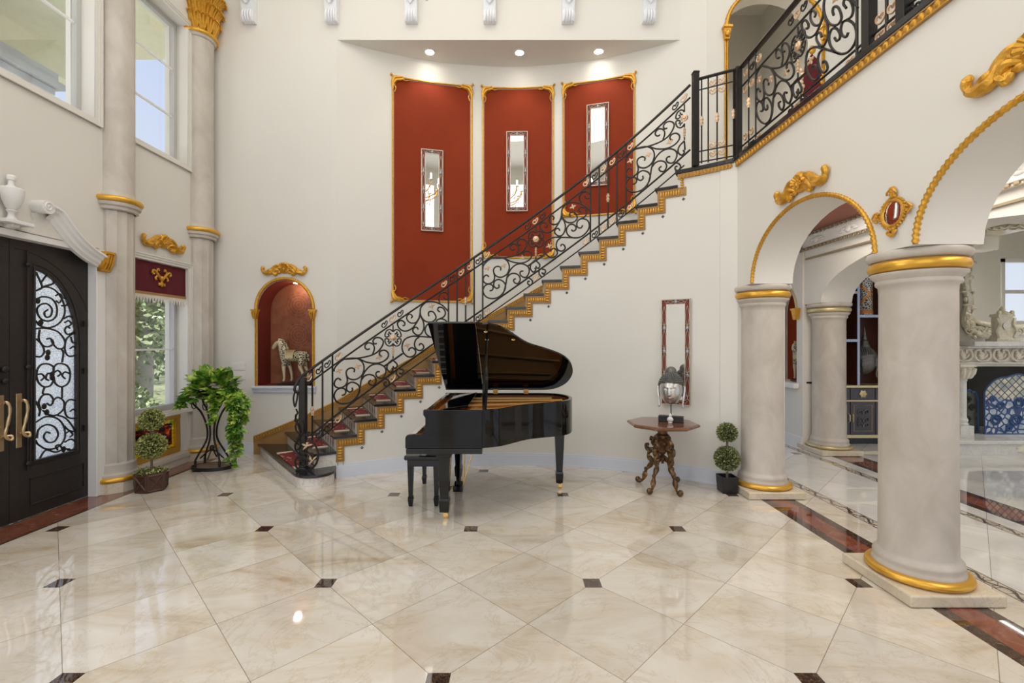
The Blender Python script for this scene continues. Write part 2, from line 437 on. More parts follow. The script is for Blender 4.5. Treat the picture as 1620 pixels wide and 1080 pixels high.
# left wall with door, windows
DY0, DY1, DZ = 3.20, 4.84, 2.53
WY0, WY1 = 5.20, 6.10
holes = [rect(DY0, DY1, -.05, DZ), rect(WY0, WY1, .13, 2.56), rect(WY0, WY1, 3.93, 5.78), rect(2.6, 4.743, 3.90, 5.80), rect(.15, 2.15, .6, 3.2), rect(.15, 2.15, 3.9, 6.8)]  # last two openings are added out of view for the side fill
st(MB().prism(rect(-4.2, YB + .3, -.1, ZC), holes, XL, XL - .3, lambda a, b, d: (d, a, b)), 'wall_left', M['wall'])
# back wall, flat part with the niche
NX0, NX1, NZ0, NZS = -3.62, -2.83, .97, 2.05
NC = (NX0 + NX1) / 2
nh = [(NX0, NZ0), (NX1, NZ0)] + [(NC + (NX1 - NX0) / 2 * math.cos(PI * i / 18), NZS + .42 * math.sin(PI * i / 18)) for i in range(19)]
XE = CX - math.sqrt(ROUT ** 2 - (YB - CY) ** 2); XR = CX + math.sqrt(ROUT ** 2 - (YB - CY) ** 2)
st(MB().prism(rect(XL, XE, 0, ZC), [nh], YB, YB + .5, lambda a, b, d: (a, d, b)), 'wall_back', M['wall'])
mb = MB()
mb.prism(nh, [], YB + .36, YB + .40, lambda a, b, d: (a, d, b))
st(mb, 'wall_niche_back', M['niche'])
mb = MB()
rows = []
for (a, b) in nh + [nh[0]]:
    cx_, cz_ = NC, 1.7
    rows.append([(a + (.003 if a < cx_ else -.003), YB + .01, b + (.003 if b < cz_ else -.003)), (a + (.003 if a < cx_ else -.003), YB + .37, b + (.003 if b < cz_ else -.003))])
mb.grid(rows); st(mb, 'wall_niche_side', M['nichered'], sharp=30)
# bulkhead over the recess and its soffit
ZS = 5.885
st(MB().box(XE, XR, YB, YB + .9, ZS + .002, ZC), 'wall_bulkhead', M['wall'])
a0 = ang(Vector((XE, YB, 0))); a1 = ang(Vector((XR, YB, 0)))
arcp = [cyl(a1 + (a0 - a1) * i / 40, ROUT + .05, 0) for i in range(41)]
st(MB().prism([(XE, YB), (XR, YB)] + [(p.x, p.y) for p in arcp], [], ZS, ZS + .0015, lambda a, b, d: (a, b, d)), 'ceiling_soffit', M['wall'])
# curved outer wall
AE = 33.3
st(MB().band(a0 - .05, AE, ROUT, ROUT + .15, 0, ZS + .001, 60), 'wall_curved', M['wall'], sharp=20)
st(MB().band(a1, AE, ROUT, ROUT + .15, ZS, ZC, 4), 'wall_curved_upper', M['wall'], sharp=20)
# upper wall behind the landing, with its arch
pe = cyl(AE, ROUT, 0); YU = pe.y
uh = [(2.97, 3.6), (4.28, 3.6)] + [(3.625 + .655 * math.cos(PI * i / 18), 5.92 + .56 * math.sin(PI * i / 18)) for i in range(19)]
ZU = 3.60
st(MB().prism(rect(pe.x, 9.0, ZU - .3, ZC), [uh], YU, YU + .3, lambda a, b, d: (a, d, b)), 'wall_landing', M['wall'])
st(MB().box(2.3, 2.45, YU + .3, 9.6, ZU, ZC), 'wall_hall_left', M['wall'])
st(MB().box(5.2, 5.35, YU + .3, 9.6, ZU, ZC), 'wall_hall_right', M['wall'])
st(MB().box(2.3, 5.35, 9.6, 9.75, ZU, ZC), 'wall_hall_back', M['wall'])
st(MB().box(8.9, 9.05, -1.0, YU + .3, ZU, ZC), 'wall_gallery', M['wall'])
# inner curved wall under the stair (top steps up with the stair)
def front(k): return -35.9 + 3.57 * (k - 1)
def tz(k): return .15 + .1725 * k
mb = MB()
KS = list(range(1, 20))
for k in KS:
    mb.band(max(front(k), -32.35) if k == 1 else front(k), front(k + 1), RIN, RIN + .12, 0, tz(k) - .035, 4)
mb.band(front(20), 41.4, RIN, RIN + .12, 0, ZU - .05, 10)
st(mb, 'wall_stair', M['wall'], sharp=25)
# soft facet / pier where the curved wall meets the arcade
pc = cyl(39.0, RIN - .012, 0)
st(MB().prism([(pc.x, pc.y), (2.45, 5.0), (2.86, 5.0), (2.86, 5.25), (2.3, 5.3)], [], 0, ZU - .06, lambda a, b, d: (a, b, d)), 'wall_pier', M['wall'])
st(MB().box(2.86, 3.0, 5.06, 6.7, 0, 3.3), 'wall_under_landing', M['wall'])
# arcade wall
def arcade(x0, x1, z0, z1, ys, spring, h, yend0, yend1):
    pts = [(yend1, z1), (yend1, spring)]
    for (c, d) in ys:
        pts += list(reversed(arch(c, d, spring, h)))
    pts += [(yend0, spring), (yend0, z1)]
    return MB().prism(pts, [], x0, x1, lambda a, b, d: (d, a, b))
ZCAP = 2.19
A1 = (3.10, 4.69); A2 = (1.21, 2.79); A3 = (-.70, .90)
st(arcade(2.45, 2.86, 0, ZU - .05, [A1, A2, A3], ZCAP, .60, -3.0, 5.0), 'wall_right', M['wall'], sharp=30)
B1 = (2.98, 6.50); B2 = (-1.0, 2.5)
st(arcade(4.36, 4.80, 0, 5.0, [B1, B2], 2.15, .60, -3.0, 6.86), 'wall_inner_arcade', M['wall'], sharp=30)
# passage wall with niche beyond the inner column
nh2 = [(7.0, .97), (7.78, .97)] + [(7.39 + .39 * math.cos(PI * i / 18), 2.07 + .42 * math.sin(PI * i / 18)) for i in range(19)]
st(MB().prism(rect(6.86, 9.6, 0, 5.0), [nh2], 4.33, 4.80, lambda a, b, d: (d, a, b)), 'wall_passage', M['wall'])
mb = MB().prism(nh2, [], 4.66, 4.70, lambda a, b, d: (d, a, b)); st(mb, 'wall_passage_niche', M['red'])
st(MB().box(2.86, 4.36, 9.2, 9.4, 0, 3.4), 'wall_passage_end', M['wall'])
# lounge beyond
st(MB().box(4.8, 17.0, 7.62, 7.8, 0, 5.0), 'wall_lounge_back', M['wall'])
st(MB().box(16.9, 17.1, 1.8, 7.8, 0, 5.0), 'wall_lounge_right', M['wall'])
st(MB().prism(rect(11.2, 17.1, 0, 5.0), [rect(14.2, 16.1, 2.1, 4.0)], 1.8, 1.6, lambda a, b, d: (a, d, b)), 'wall_lounge_front', M['wall'])
mb = MB(); mb.box(14.2, 14.3, 1.68, 1.83, 2.1, 4.0).box(16.0, 16.1, 1.68, 1.83, 2.1, 4.0).box(14.2, 16.1, 1.68, 1.83, 2.1, 2.2).box(14.2, 16.1, 1.68, 1.83, 3.9, 4.0).box(15.1, 15.2, 1.68, 1.76, 2.1, 4.0).box(14.2, 16.1, 1.68, 1.76, 3.0, 3.1)
st(mb, 'window_5', M['white'])
st(MB().box(4.36, 17.0, -4.2, 9.6, 5.0, 5.1), 'ceiling_lounge', M['wall'])
# upper floor over the arcade strip and the landing
mb = MB().box(2.862, 4.36, -3.0, 9.6, 3.17, ZU - .055)
st(mb, 'ceiling_passage', M['iron_red'])
st(MB().box(2.47, 9.0, -3.0, 9.6, ZU - .05, ZU - .003), 'floor_upper', M['plinth'])
lp = [cyl(front(20) + (41.4 - front(20)) * i / 12, RIN, 0) for i in range(13)] + [Vector((2.47, 5.05, 0)), Vector((2.47, YU, 0)), Vector((pe.x, YU, 0))] + \
     [cyl(AE + (front(20) - AE) * i / 3, ROUT, 0) for i in range(1, 4)]
st(MB().prism([(p.x, p.y) for p in lp], [], ZU - .05, ZU - .003, lambda a, b, d: (a, b, d)), 'floor_landing', M['plinth'])
st(MB().box(-4.62, 9.0, -4.2, 10.0, ZC, ZC + .15), 'ceiling', M['wall'])
# rear wall with tall windows (behind the viewer)
st(MB().prism(rect(-4.6, 2.9, 0, ZC), [rect(-3.6, -1.9, .1, 3.2), rect(-1.5, .2, .1, 3.2), rect(.6, 2.2, .1, 3.2),
   rect(-3.6, -1.9, 3.9, 7.4), rect(-1.5, .2, 3.9, 7.4), rect(.6, 2.2, 3.9, 7.4)], -3.8, -4.1, lambda a, b, d: (a, d, b)), 'wall_rear', M['wall'])

M['bronzetrim'] = simple('grey_bronze_moulding', (.30, .24, .15), .45, .4, var=.2, sc=20)
# mouldings of the passage and lounge ceilings
mb = MB()
for i, (dx, z0, z1) in enumerate([(.05, 2.93, 2.97), (.03, 2.97, 3.12), (.06, 3.12, 3.168)]):
    mb.box(4.36 - dx, 4.362, -3.0, 9.2, z0, z1)
st(mb, 'trim_1', M['white'])
mb = MB()
for i in range(105):
    y = .8 + i * .08; mb.ell((4.30, y, 2.948), .016, .030, .022, 6, 4); mb.ell((4.285, y, 3.142), .016, .030, .020, 6, 4)
st(mb, 'trim_2', M['bronzetrim'])
st(MB().box(4.296, 4.309, -2.0, 9.1, 2.925, 2.935).box(4.296, 4.309, -2.0, 9.1, 2.962, 2.972).box(4.33, 4.36, -2.0, 6.8, 2.80, 2.825), 'trim_6', M['bronzetrim'])
mb = MB()
for y in [2.2 + .62 * i for i in range(12)]:
    for j in range(5):
        a = PI * j / 4; mb.ell((4.325, y + .13 * math.cos(a), 3.04 + .04 * math.sin(a)), .02, .05, .02, 8, 5)
    mb.ell((4.325, y, 3.05), .028, .045, .045, 8, 6)
st(mb, 'trim_3', M['white'])
mb = MB().box(4.8, 12.5, 7.50, 7.622, 4.62, 5.0).box(4.8, 12.5, 7.56, 7.622, 4.12, 4.2)
mb.box(4.8, 12.5, 7.44, 7.622, 4.78, 5.0)
st(mb, 'trim_4', M['bronzeboard'])

# baseboards
def bb(a0_, a1_, r): return MB().band(a0_, a1_, r - .016, r, 0, .135).band(a0_, a1_, r - .011, r, .135, .16).band(a0_, a1_, r - .022, r, 0, .02)
st(bb(-32.3, 39.0, RIN), 'baseboard_stair', M['baseboard'], sharp=25)
st(MB().box(XL + .02, -3.64, YB - .018, YB, 0, .135).box(XL + .02, -3.64, YB - .012, YB, .135, .16), 'baseboard_back', M['baseboard'])
st(MB().box(4.312, 4.33, 6.86, 9.3, 0, .17).box(2.86, 4.36, 9.18, 9.2, 0, .17), 'baseboard_passage', M['white'])

# ---- windows of the left wall (structure, with their panes as parts)
def window(name, y0, y1, z0, z1, bars_z, bars_y, gx=XL - .17, fw=.05):
    w = thing(name, None, None, (gx, (y0 + y1) / 2, z0), kind=S)
    f = MB(); f.box(gx - .03, gx + .03, y0, y0 + fw, z0, z1).box(gx - .03, gx + .03, y1 - fw, y1, z0, z1)
    f.box(gx - .03, gx + .03, y0 + fw, y1 - fw, z0, z0 + fw).box(gx - .03, gx + .03, y0 + fw, y1 - fw, z1 - fw, z1)
    f.build('window_frame', M['winframe'], w, bevel=.004)
    b = MB()
    for z in bars_z: b.box(gx - .012, gx + .012, y0 + fw, y1 - fw, z - .011, z + .011)
    for y in bars_y: b.box(gx - .012, gx + .012, y - .011, y + .011, z0 + fw, z1 - fw)
    b.build('glazing_bar', M['white'], w)
    MB().box(gx - .003, gx + .003, y0 + fw, y1 - fw, z0 + fw, z1 - fw).build('glass_pane', M['glass'], w)
    # casing moulding on the room side
    c = MB(); k = .07
    for (o_, d) in ((.0, .012), (.03, .022), (.055, .03)):
        a = o_; e = k
        c.box(XL, XL + d, y0 - e, y0 - a, z0 - e, z1 + e).box(XL, XL + d, y1 + a, y1 + e, z0 - e, z1 + e)
        c.box(XL, XL + d, y0 - a, y1 + a, z0 - e, z0 - a).box(XL, XL + d, y0 - a, y1 + a, z1 + a, z1 + e)
    c.build('window_casing', M['wall'], w, bevel=.003)
    return w
M['winframe'] = simple('grey_window_frame', (.50, .49, .47), .4, var=.03)
window('window_1', WY0, WY1, .74, 2.56, [1.50, 2.25], [])
window('window_2', WY0, WY1, 3.93, 5.78, [4.55, 5.17], [])
window('window_3', 2.6, 4.743, 3.90, 5.80, [4.85], [3.6])
mb = MB().box(XL - .30, XL + .03, WY0 - .02, WY1 + .06, .09, .15).box(XL - .02, XL + .015, WY0 - .02, WY1 + .03, 0.0, .09)
st(mb, 'window_4', M['grout'], bevel=.004)
mb = MB().box(XL - .3, XL - .14, WY0, WY1, .68, .74); st(mb, 'trim_5', M['winframe'])
# ============================================================ STAIRCASE
def outer(a):
    if a < math.degrees(math.atan2(XE - CX, YB - CY)): return (YB - CY) / math.cos(math.radians(a)) - .004
    return ROUT - .004
stair = thing('staircase', 'curved staircase with black granite treads and gold zigzag trim rising behind the piano', 'staircase', cyl(-36, 4.3, 0))
# bottom step: long slab with rounded end
def poly_step0(grow):
    r0 = 3.47 - grow
    pts = []
    af = -39.4 - math.degrees(grow / 4.2)
    # front edge from the wall to the inner side
    for i in range(8):
        r = outer(af) - .02 + (RIN - .02 - outer(af) + .02) * i / 7; pts.append(cyl(af, r, 0))
    for i in range(1, 13):           # rounded nose
        th = PI * i / 13; am = (af - 32.55 + math.degrees(grow / 4.2)) / 2; ha = (-32.55 - af + math.degrees(grow / 4.2)) / 2
        pts.append(cyl(am - ha * math.cos(th), RIN - .02 - (RIN - .02 - r0) * math.sin(th) ** .8, 0))
    pts.append(cyl(-32.5, RIN - .004, 0))
    pts.append(cyl(front(1) + .4, RIN + .1, 0)); pts.append(cyl(front(1) + .4, outer(front(1) + .4), 0))
    pts.append(cyl((af + front(1)) / 2, outer((af + front(1)) / 2), 0))
    return [(p.x, p.y) for p in pts]
base = MB().prism(poly_step0(-.02), [], 0, .12, lambda a, b, d: (a, b, d)); base.build('riser', M['riser'], stair, smooth=False)
# fine tile joints on the bottom step are grooves in its marble: thin dark strips
MB().prism(poly_step0(.005), [], .12, .15, lambda a, b, d: (a, b, d)).build('tread', M['granite'], stair, smooth=False, bevel=.006)
inlay = []
for k in range(1, 20):
    a0_, a1_ = front(k), front(k + 1); z = tz(k)
    r_in = RIN - .028
    MB().band(a0_ - .42, a1_ + .02, r_in, lambda a: outer(a), z - .032, z, 3).build('tread', M['granite'], stair, smooth=False, bevel=.004)
    MB().band(a0_ - .02, a0_ + .3, RIN + .001, lambda a: outer(a), tz(k - 1), z - .032, 1).build('riser', M['riser'], stair, smooth=False)
    if k <= 8:
        for j in range(7):
            mb = MB()
            r = RIN + .14 + j * .15
            c = cyl(a0_ - .03, r, (tz(k - 1) + z - .032) / 2); rad = (cyl(a0_, 5, 0) - cyl(a0_, 4, 0)).normalized(); tn = cyl(a0_ - 1, r, 0) - cyl(a0_, r, 0); tn.normalize()
            h, w = .056, .013
            P = [c + Vector((0, 0, h)), c + rad * w, c - Vector((0, 0, h)), c - rad * w]
            mb.add(P + [p + tn * .003 for p in P], [(0, 1, 2, 3), (7, 6, 5, 4), (0, 4, 5, 1), (1, 5, 6, 2), (2, 6, 7, 3), (3, 7, 4, 0)])
            mb.build('diamond_inlay', M['granite'], stair, smooth=False)
MB().band(front(1), -32.31, RIN - .0, RIN + .1, .15, tz(1) - .032, 3).build('riser', M['riser'], stair, smooth=False)
# top landing nosing
MB().band(front(20) - .42, 41.1, RIN - .03, RIN + .35, ZU - .045, ZU, 8).build('tread', M['granite'], stair, smooth=False, bevel=.004)
MB().band(front(20), front(20) + .3, RIN + .001, ROUT - .004, tz(19), ZU - .045, 1).build('riser', M['riser'], stair, smooth=False)

# zigzag trim under the treads
zz = MB(); bead = MB()
def strip(a0_, a1_, z0, z1, d, mb): mb.band(a0_, a1_, RIN - d, RIN - .0005, z0, z1, max(1, int((a1_ - a0_) / .9)))
dv = 1.42
for k in range(1, 20):
    zt_ = tz(k) - .032; f0, f1 = front(k), front(k + 1)
    lo = 0.15 if k == 1 else tz(k - 1) - .032 - .10
    s0 = max(f0, -32.3) if k == 1 else f0
    if k == 1:
        continue
    strip(s0, f1 + dv, zt_ - .10, zt_, .012, zz)                    # under tread
    strip(s0, s0 + dv, max(.15, lo), zt_ - .10, .012, zz)            # down the riser
    n = max(1, int(round((f1 - s0 - .0) * 3.764 * PI / 180 / .030)))
    for i in range(n):
        a = s0 + .45 + (f1 - s0) * (i + .5) / n
        M_ = Matrix.Rotation(-math.radians(a), 3, 'Z')
        bead.ell(cyl(a, RIN - .014, zt_ - .052), .0125, .013, .031, 6, 4, M=M_)
    zv0, zv1 = max(.16, lo + .02), zt_ - .09
    nv = max(1, int(round((zv1 - zv0) / .030)))
    for i in range(nv):
        a = s0 + .72; bead.ell(cyl(a, RIN - .014, zv0 + (zv1 - zv0) * (i + .5) / nv), .031, .013, .0125, 6, 4, M=Matrix.Rotation(-math.radians(a), 3, 'Z'))
zz.build('stringer_board', M['bronzeboard'], stair, smooth=False)
gl = MB()
for k in range(2, 20):
    zt_ = tz(k) - .032; f0, f1 = front(k), front(k + 1); lo = .15 if k == 2 else tz(k - 1) - .132
    for (zo, zi) in ((.020, .026), (.078, .084)):
        gl.band(f0 + .25 + (0 if zo < .05 else .95), f1 + (.25 if zo < .05 else 1.2), RIN - .020, RIN - .011, zt_ - zi, zt_ - zo, 3)
    gl.band(f0 + .25, f0 + .33, RIN - .02, RIN - .011, lo, zt_ - .02, 1)
    gl.band(f0 + 1.16, f0 + 1.25, RIN - .02, RIN - .011, lo, zt_ - .08, 1)
gl.build('fillet', M['bronzeboard'], stair, smooth=False)
bead.build('gilt_bead', M['gold'], stair)
# outer skirting board
def zl(a): return tz(1) + (a - front(1)) / 3.57 * .1725
sk = MB(); A0s = -39.9
sk.band(A0s, 6, lambda a: outer(a) - .022, lambda a: outer(a), lambda a: max(.0, zl(a) - .30), lambda a: zl(a) + .13, 46)
sk.build('skirting_board', M['bronzeboard'], stair, sharp=25)
sk = MB()
sk.band(A0s, 6, lambda a: outer(a) - .034, lambda a: outer(a) - .02, lambda a: zl(a) + .06, lambda a: zl(a) + .066, 46)
sk.band(A0s, 6, lambda a: outer(a) - .034, lambda a: outer(a) - .02, lambda a: zl(a) + .118, lambda a: zl(a) + .13, 46)
for i in range(150):
    a = A0s + .2 + i * .305; sk.ell(cyl(a, outer(a) - .026, zl(a) + .092), .011, .012, .020, 6, 4, M=Matrix.Rotation(-math.radians(a), 3, 'Z'))
sk.build('gilt_bead', M['gold'], stair)

# tread mats
def mat_mb(a0_, a1_, r0, r1, z):
    mb = MB(); mb.band(a0_, a1_, r0, r1, z, z + .009, 4); return mb
def rug_mat():
    t = NT('burgundy_patterned_mat'); p = t.obj(); f = t.voro(p, 15); k = t.math('LESS_THAN', f, .25)
    c = t.mix(k, (.17, .014, .016), (.55, .42, .28)); m = t.set(c, .95); t.bump(t.noise(p, 300), .5, .003); return m
M['rug'] = rug_mat()
M['rugedge'] = simple('cream_mat_border', (.66, .58, .46), .95, bump=.4, bsc=300)
names = ['bottom', 'second', 'third', 'fourth', 'fifth', 'sixth', 'seventh', 'eighth', 'ninth']
for k in range(0, 9):
    z = tz(k); a0_ = (-38.6 if k == 0 else front(k) + .55); a1_ = (front(1) - .5 if k == 0 else front(k + 1) - .55)
    r0, r1 = RIN + .24, min(outer((a0_ + a1_) / 2) - .25, RIN + 1.0)
    if k == 0: r0, r1 = RIN + .12, RIN + 1.05
    mt = thing('stair_tread_mat', 'burgundy patterned mat lying on the %s step of the staircase counted from the floor' % names[k], 'mat', cyl((a0_ + a1_) / 2, (r0 + r1) / 2, z), group='mats on the stair treads')
    mat_mb(a0_, a1_, r0 + .07, r1 - .07, z + .0005).build('carpet', M['rug'], mt, smooth=False)
    mat_mb(a0_, a1_, r0, r0 + .07, z + .0005).build('border', M['rugedge'], mt, smooth=False)
    mat_mb(a0_, a1_, r1 - .07, r1, z + .0005).build('border', M['rugedge'], mt, smooth=False)

# small metal studs on the wall below the steps
stud0 = None
for k in range(2, 20):
    c = cyl(front(k + 1) + .95, RIN, tz(k) - .17)
    nm = ['second', 'third', 'fourth', 'fifth', 'sixth', 'seventh', 'eighth', 'ninth', 'tenth', 'eleventh', 'twelfth', 'thirteenth', 'fourteenth', 'fifteenth', 'sixteenth', 'seventeenth', 'eighteenth', 'nineteenth'][k - 2]
    lab = 'small diamond-shaped metal stud on the cream wall below the %s step edge' % nm
    if stud0 is None:
        mb = MB(); s_ = .021
        mb.add([(0, -.0, s_), (s_, 0, 0), (0, 0, -s_), (-s_, 0, 0), (0, -.012, 0)], [(0, 1, 4), (1, 2, 4), (2, 3, 4), (3, 0, 4), (3, 2, 1, 0)])
        stud0 = mb.build('wall_stud', M['darksilver'], smooth=False, loc=(0, 0, 0)); o = stud0
    else: o = stud0.copy(); col.objects.link(o)
    o.location = c; o.rotation_euler = (0, 0, -math.radians(front(k + 1) + .95))
    tag(o, lab, 'stud', 'studs below the gold zigzag')

# ============================================================ IRON RAILINGS
hp = [(468, 601), (515, 566.7), (563, 534), (605, 505.4), (613.5, 500), (655, 470.5), (701.5, 440), (755, 403.4), (818.5, 360), (830, 351), (914, 290), (925, 279.6), (990, 230), (1040, 184), (1087, 138)]
hq = [PR(x, y, RR) for x, y in hp]; ha = np.array([ang(p) for p in hq]); hzv = np.array([p.z for p in hq])
hc = np.polyfit(ha, hzv, 3)
def hz(a): return float(np.polyval(hc, a))
D2, D3, D4 = .145, .752, .872
def zt(a): return hz(a) - D2
def zb(a): return hz(a) - D3
CP = [-22.23, 5.28, 32.82]
rail = thing('stair_railing', 'black wrought iron scrollwork railing with handrail along the curved stair', 'railing', cyl(-37, RR, .15))
def apath(a0_, a1_, fz, n=None, r=RR):
    n = n or int(abs(a1_ - a0_) / 1.0) + 2
    return [cyl(a0_ + (a1_ - a0_) * i / n, r, fz(a0_ + (a1_ - a0_) * i / n)) for i in range(n + 1)]
AS, AT = -37.9, 33.9
hr = MB(); P = apath(AS, AT, hz, 70)
v0 = P[0]; tdir = (P[0] - P[1]).normalized()
curl = [v0 + tdir * .05 + Vector((0, 0, -.03)), v0 + tdir * .085 + Vector((0, 0, -.08)), v0 + tdir * .07 + Vector((0, 0, -.13)), v0 + tdir * .02 + Vector((0, 0, -.15)), v0 - tdir * .03 + Vector((0, 0, -.13))]
path = list(reversed(cr([v0] + curl, 4))) + P[1:]
hr.tube(path, .021, 8, flat=.75); hr.build('handrail', M['iron'], rail)
MB().tube(apath(-37.2, AT, zt, 70), .0105, 6).build('rail_bar', M['iron'], rail)
MB().tube(apath(-36.5, AT, zb, 70), .0115, 6).build('rail_bar', M['iron'], rail)
MB().tube(apath(-35.6, AT - 1, lambda a: hz(a) - D4, 70), .008, 6).build('rail_bar', M['iron'], rail)

# --- scroll panel traced in the two halves of the middle panel
def im1(x, y): return (755 + x / 7.717, 360 + y / 7.717)
def im2(x, y): return (830 + x / 7.717, 290 + y / 7.717)
L1 = [
 [(72, 500), (72, 470), (100, 430), (150, 385), (200, 365), (300, 365), (355, 395), (385, 440), (390, 500), (360, 570), (290, 605), (225, 585), (198, 530), (213, 487), (255, 472), (287, 490), (283, 522)],
 [(143, 602), (115, 578), (85, 595), (72, 640), (95, 675), (140, 685), (190, 662), (212, 610), (200, 540)],
 [(150, 770), (182, 762), (195, 730), (175, 697), (130, 690), (90, 715), (70, 770), (95, 830), (150, 862), (230, 860), (295, 820), (335, 760), (345, 705), (320, 660), (262, 632), (212, 655), (203, 710), (235, 740), (266, 725), (262, 692)],
 [(240, 865), (310, 810), (345, 710), (365, 600), (405, 515), (460, 460), (520, 440), (580, 450), (628, 490), (632, 550), (595, 605), (545, 595), (522, 560), (535, 532), (565, 530)],
 [(365, 610), (400, 570), (450, 557), (505, 580), (525, 635), (495, 682), (455, 670), (443, 640), (470, 620)],
 [(180, 370), (300, 368), (430, 350), (530, 310), (590, 240), (605, 180), (570, 142), (520, 140), (490, 175), (505, 208), (532, 205)],
 [(485, 330), (505, 265), (490, 215), (440, 195), (405, 222), (405, 255), (430, 272), (455, 262)],
 [(340, 375), (420, 415), (520, 432), (600, 415), (655, 370), (662, 320), (625, 285), (580, 290), (560, 320), (575, 350), (590, 352)],
 [(612, 470), (700, 410), (820, 325)],
 [(715, 390), (660, 440), (648, 500), (685, 542), (715, 515), (700, 492)], [(715, 400), (762, 450), (752, 490), (722, 490), (718, 468)],
 [(600, 605), (650, 625), (675, 665), (650, 702), (618, 685), (620, 655), (642, 655)], [(760, 500), (755, 560), (790, 600), (820, 580), (800, 555)], [(790, 505), (828, 515), (830, 550), (800, 562), (790, 545)],
]
R2 = [
 [(800, 340), (720, 265), (620, 230), (530, 240), (470, 295), (452, 350), (465, 420), (520, 475), (600, 472), (642, 420), (612, 357), (565, 352), (550, 382), (560, 410)],
 [(690, 235), (670, 180), (700, 117), (760, 103), (802, 150), (785, 182), (745, 180), (735, 155)],
 [(455, 410), (490, 480), (495, 560), (460, 630), (410, 640), (367, 600), (378, 560), (412, 550), (430, 577)],
 [(455, 340), (440, 430), (400, 492), (340, 500), (297, 460), (302, 412), (335, 396), (360, 420), (345, 445)],
 [(445, 430), (400, 510), (350, 570), (275, 600), (212, 572), (187, 510), (228, 475), (270, 498), (268, 530), (245, 535)],
 [(570, 565), (592, 582), (622, 565), (625, 530), (590, 500), (540, 510), (510, 570), (530, 630), (600, 665), (690, 650), (760, 590), (790, 520), (770, 455), (710, 430), (655, 450), (635, 500), (650, 537), (690, 542), (708, 510)],
 [(690, 350), (662, 325), (680, 290), (730, 300), (757, 350), (740, 400), (690, 430), (650, 450)],
 [(640, 665), (520, 660), (430, 658), (350, 660), (270, 700), (240, 780), (260, 860), (320, 905), (380, 885), (400, 840), (370, 797), (332, 802), (315, 832)],
 [(440, 665), (400, 700), (385, 760), (410, 813), (460, 825), (495, 790), (480, 752), (452, 745), (440, 768)],
 [(40, 1010), (150, 935), (262, 855)],
]
def q_uv(px):
    p = PR(px[0], px[1], RR); a = ang(p); return (a - CP[1], (p.z - zb(a)) / (zt(a) - zb(a)))
PAN = [[q_uv(im1(*p)) for p in c] for c in L1] + [[q_uv(im2(*p)) for p in c] for c in R2]
# quatrefoil round the rosette, in panel coordinates
cu, cv = q_uv(im2(137, 680)); du = .90 * 1.0; dvv = .060 / .607
def foil():
    out = []
    for sx in (-1, 1):
        for sz in (-1, 1):
            pts = [(0.12, 1.25), (.25, 1.55), (.75, 1.75), (1.35, 1.45), (1.65, .75), (1.6, .25), (1.2, .18), (.85, .42), (.95, .75), (1.15, .8)]
            out.append([(cu + sx * x * du * .98, cv + sz * y * dvv * .98 ) for x, y in pts])
        out.append([(cu + sx * .35 * du, cv + .75 * dvv), (cu + sx * .75 * du, cv + 1.0 * dvv), (cu + sx * .8 * du, cv + 1.3 * dvv)])
        out.append([(cu + sx * .35 * du, cv - .75 * dvv), (cu + sx * .75 * du, cv - 1.0 * dvv), (cu + sx * .8 * du, cv - 1.3 * dvv)])
    return out
def foilmap(curves):  # the foil stands upright, not sheared with the rake
    return curves
slope = float(np.polyval(np.polyder(hc), CP[1]))
FOIL = foil()
STEM = [[(cu, cv + 1.2 * dvv), (cu, cv + 2.6 * dvv)], [(cu, cv - 1.1 * dvv), (cu, cv - 4.3 * dvv)]]
def heart(x0, z0, s, n=1):
    """small C-shaped double curl, metres"""
    return [[(x0 + s * a, z0 + s * b) for a, b in c] for c in (
        [(-.15, .1), (-.3, .35), (-.62, .38), (-.85, 0), (-.6, -.55), (0, -.85), (.6, -.55), (.85, 0), (.62, .38), (.3, .35), (.15, .1)],
        [(0, -.2), (-.1, .15), (-.32, .1)], [(0, -.2), (.1, .15), (.32, .1)])]

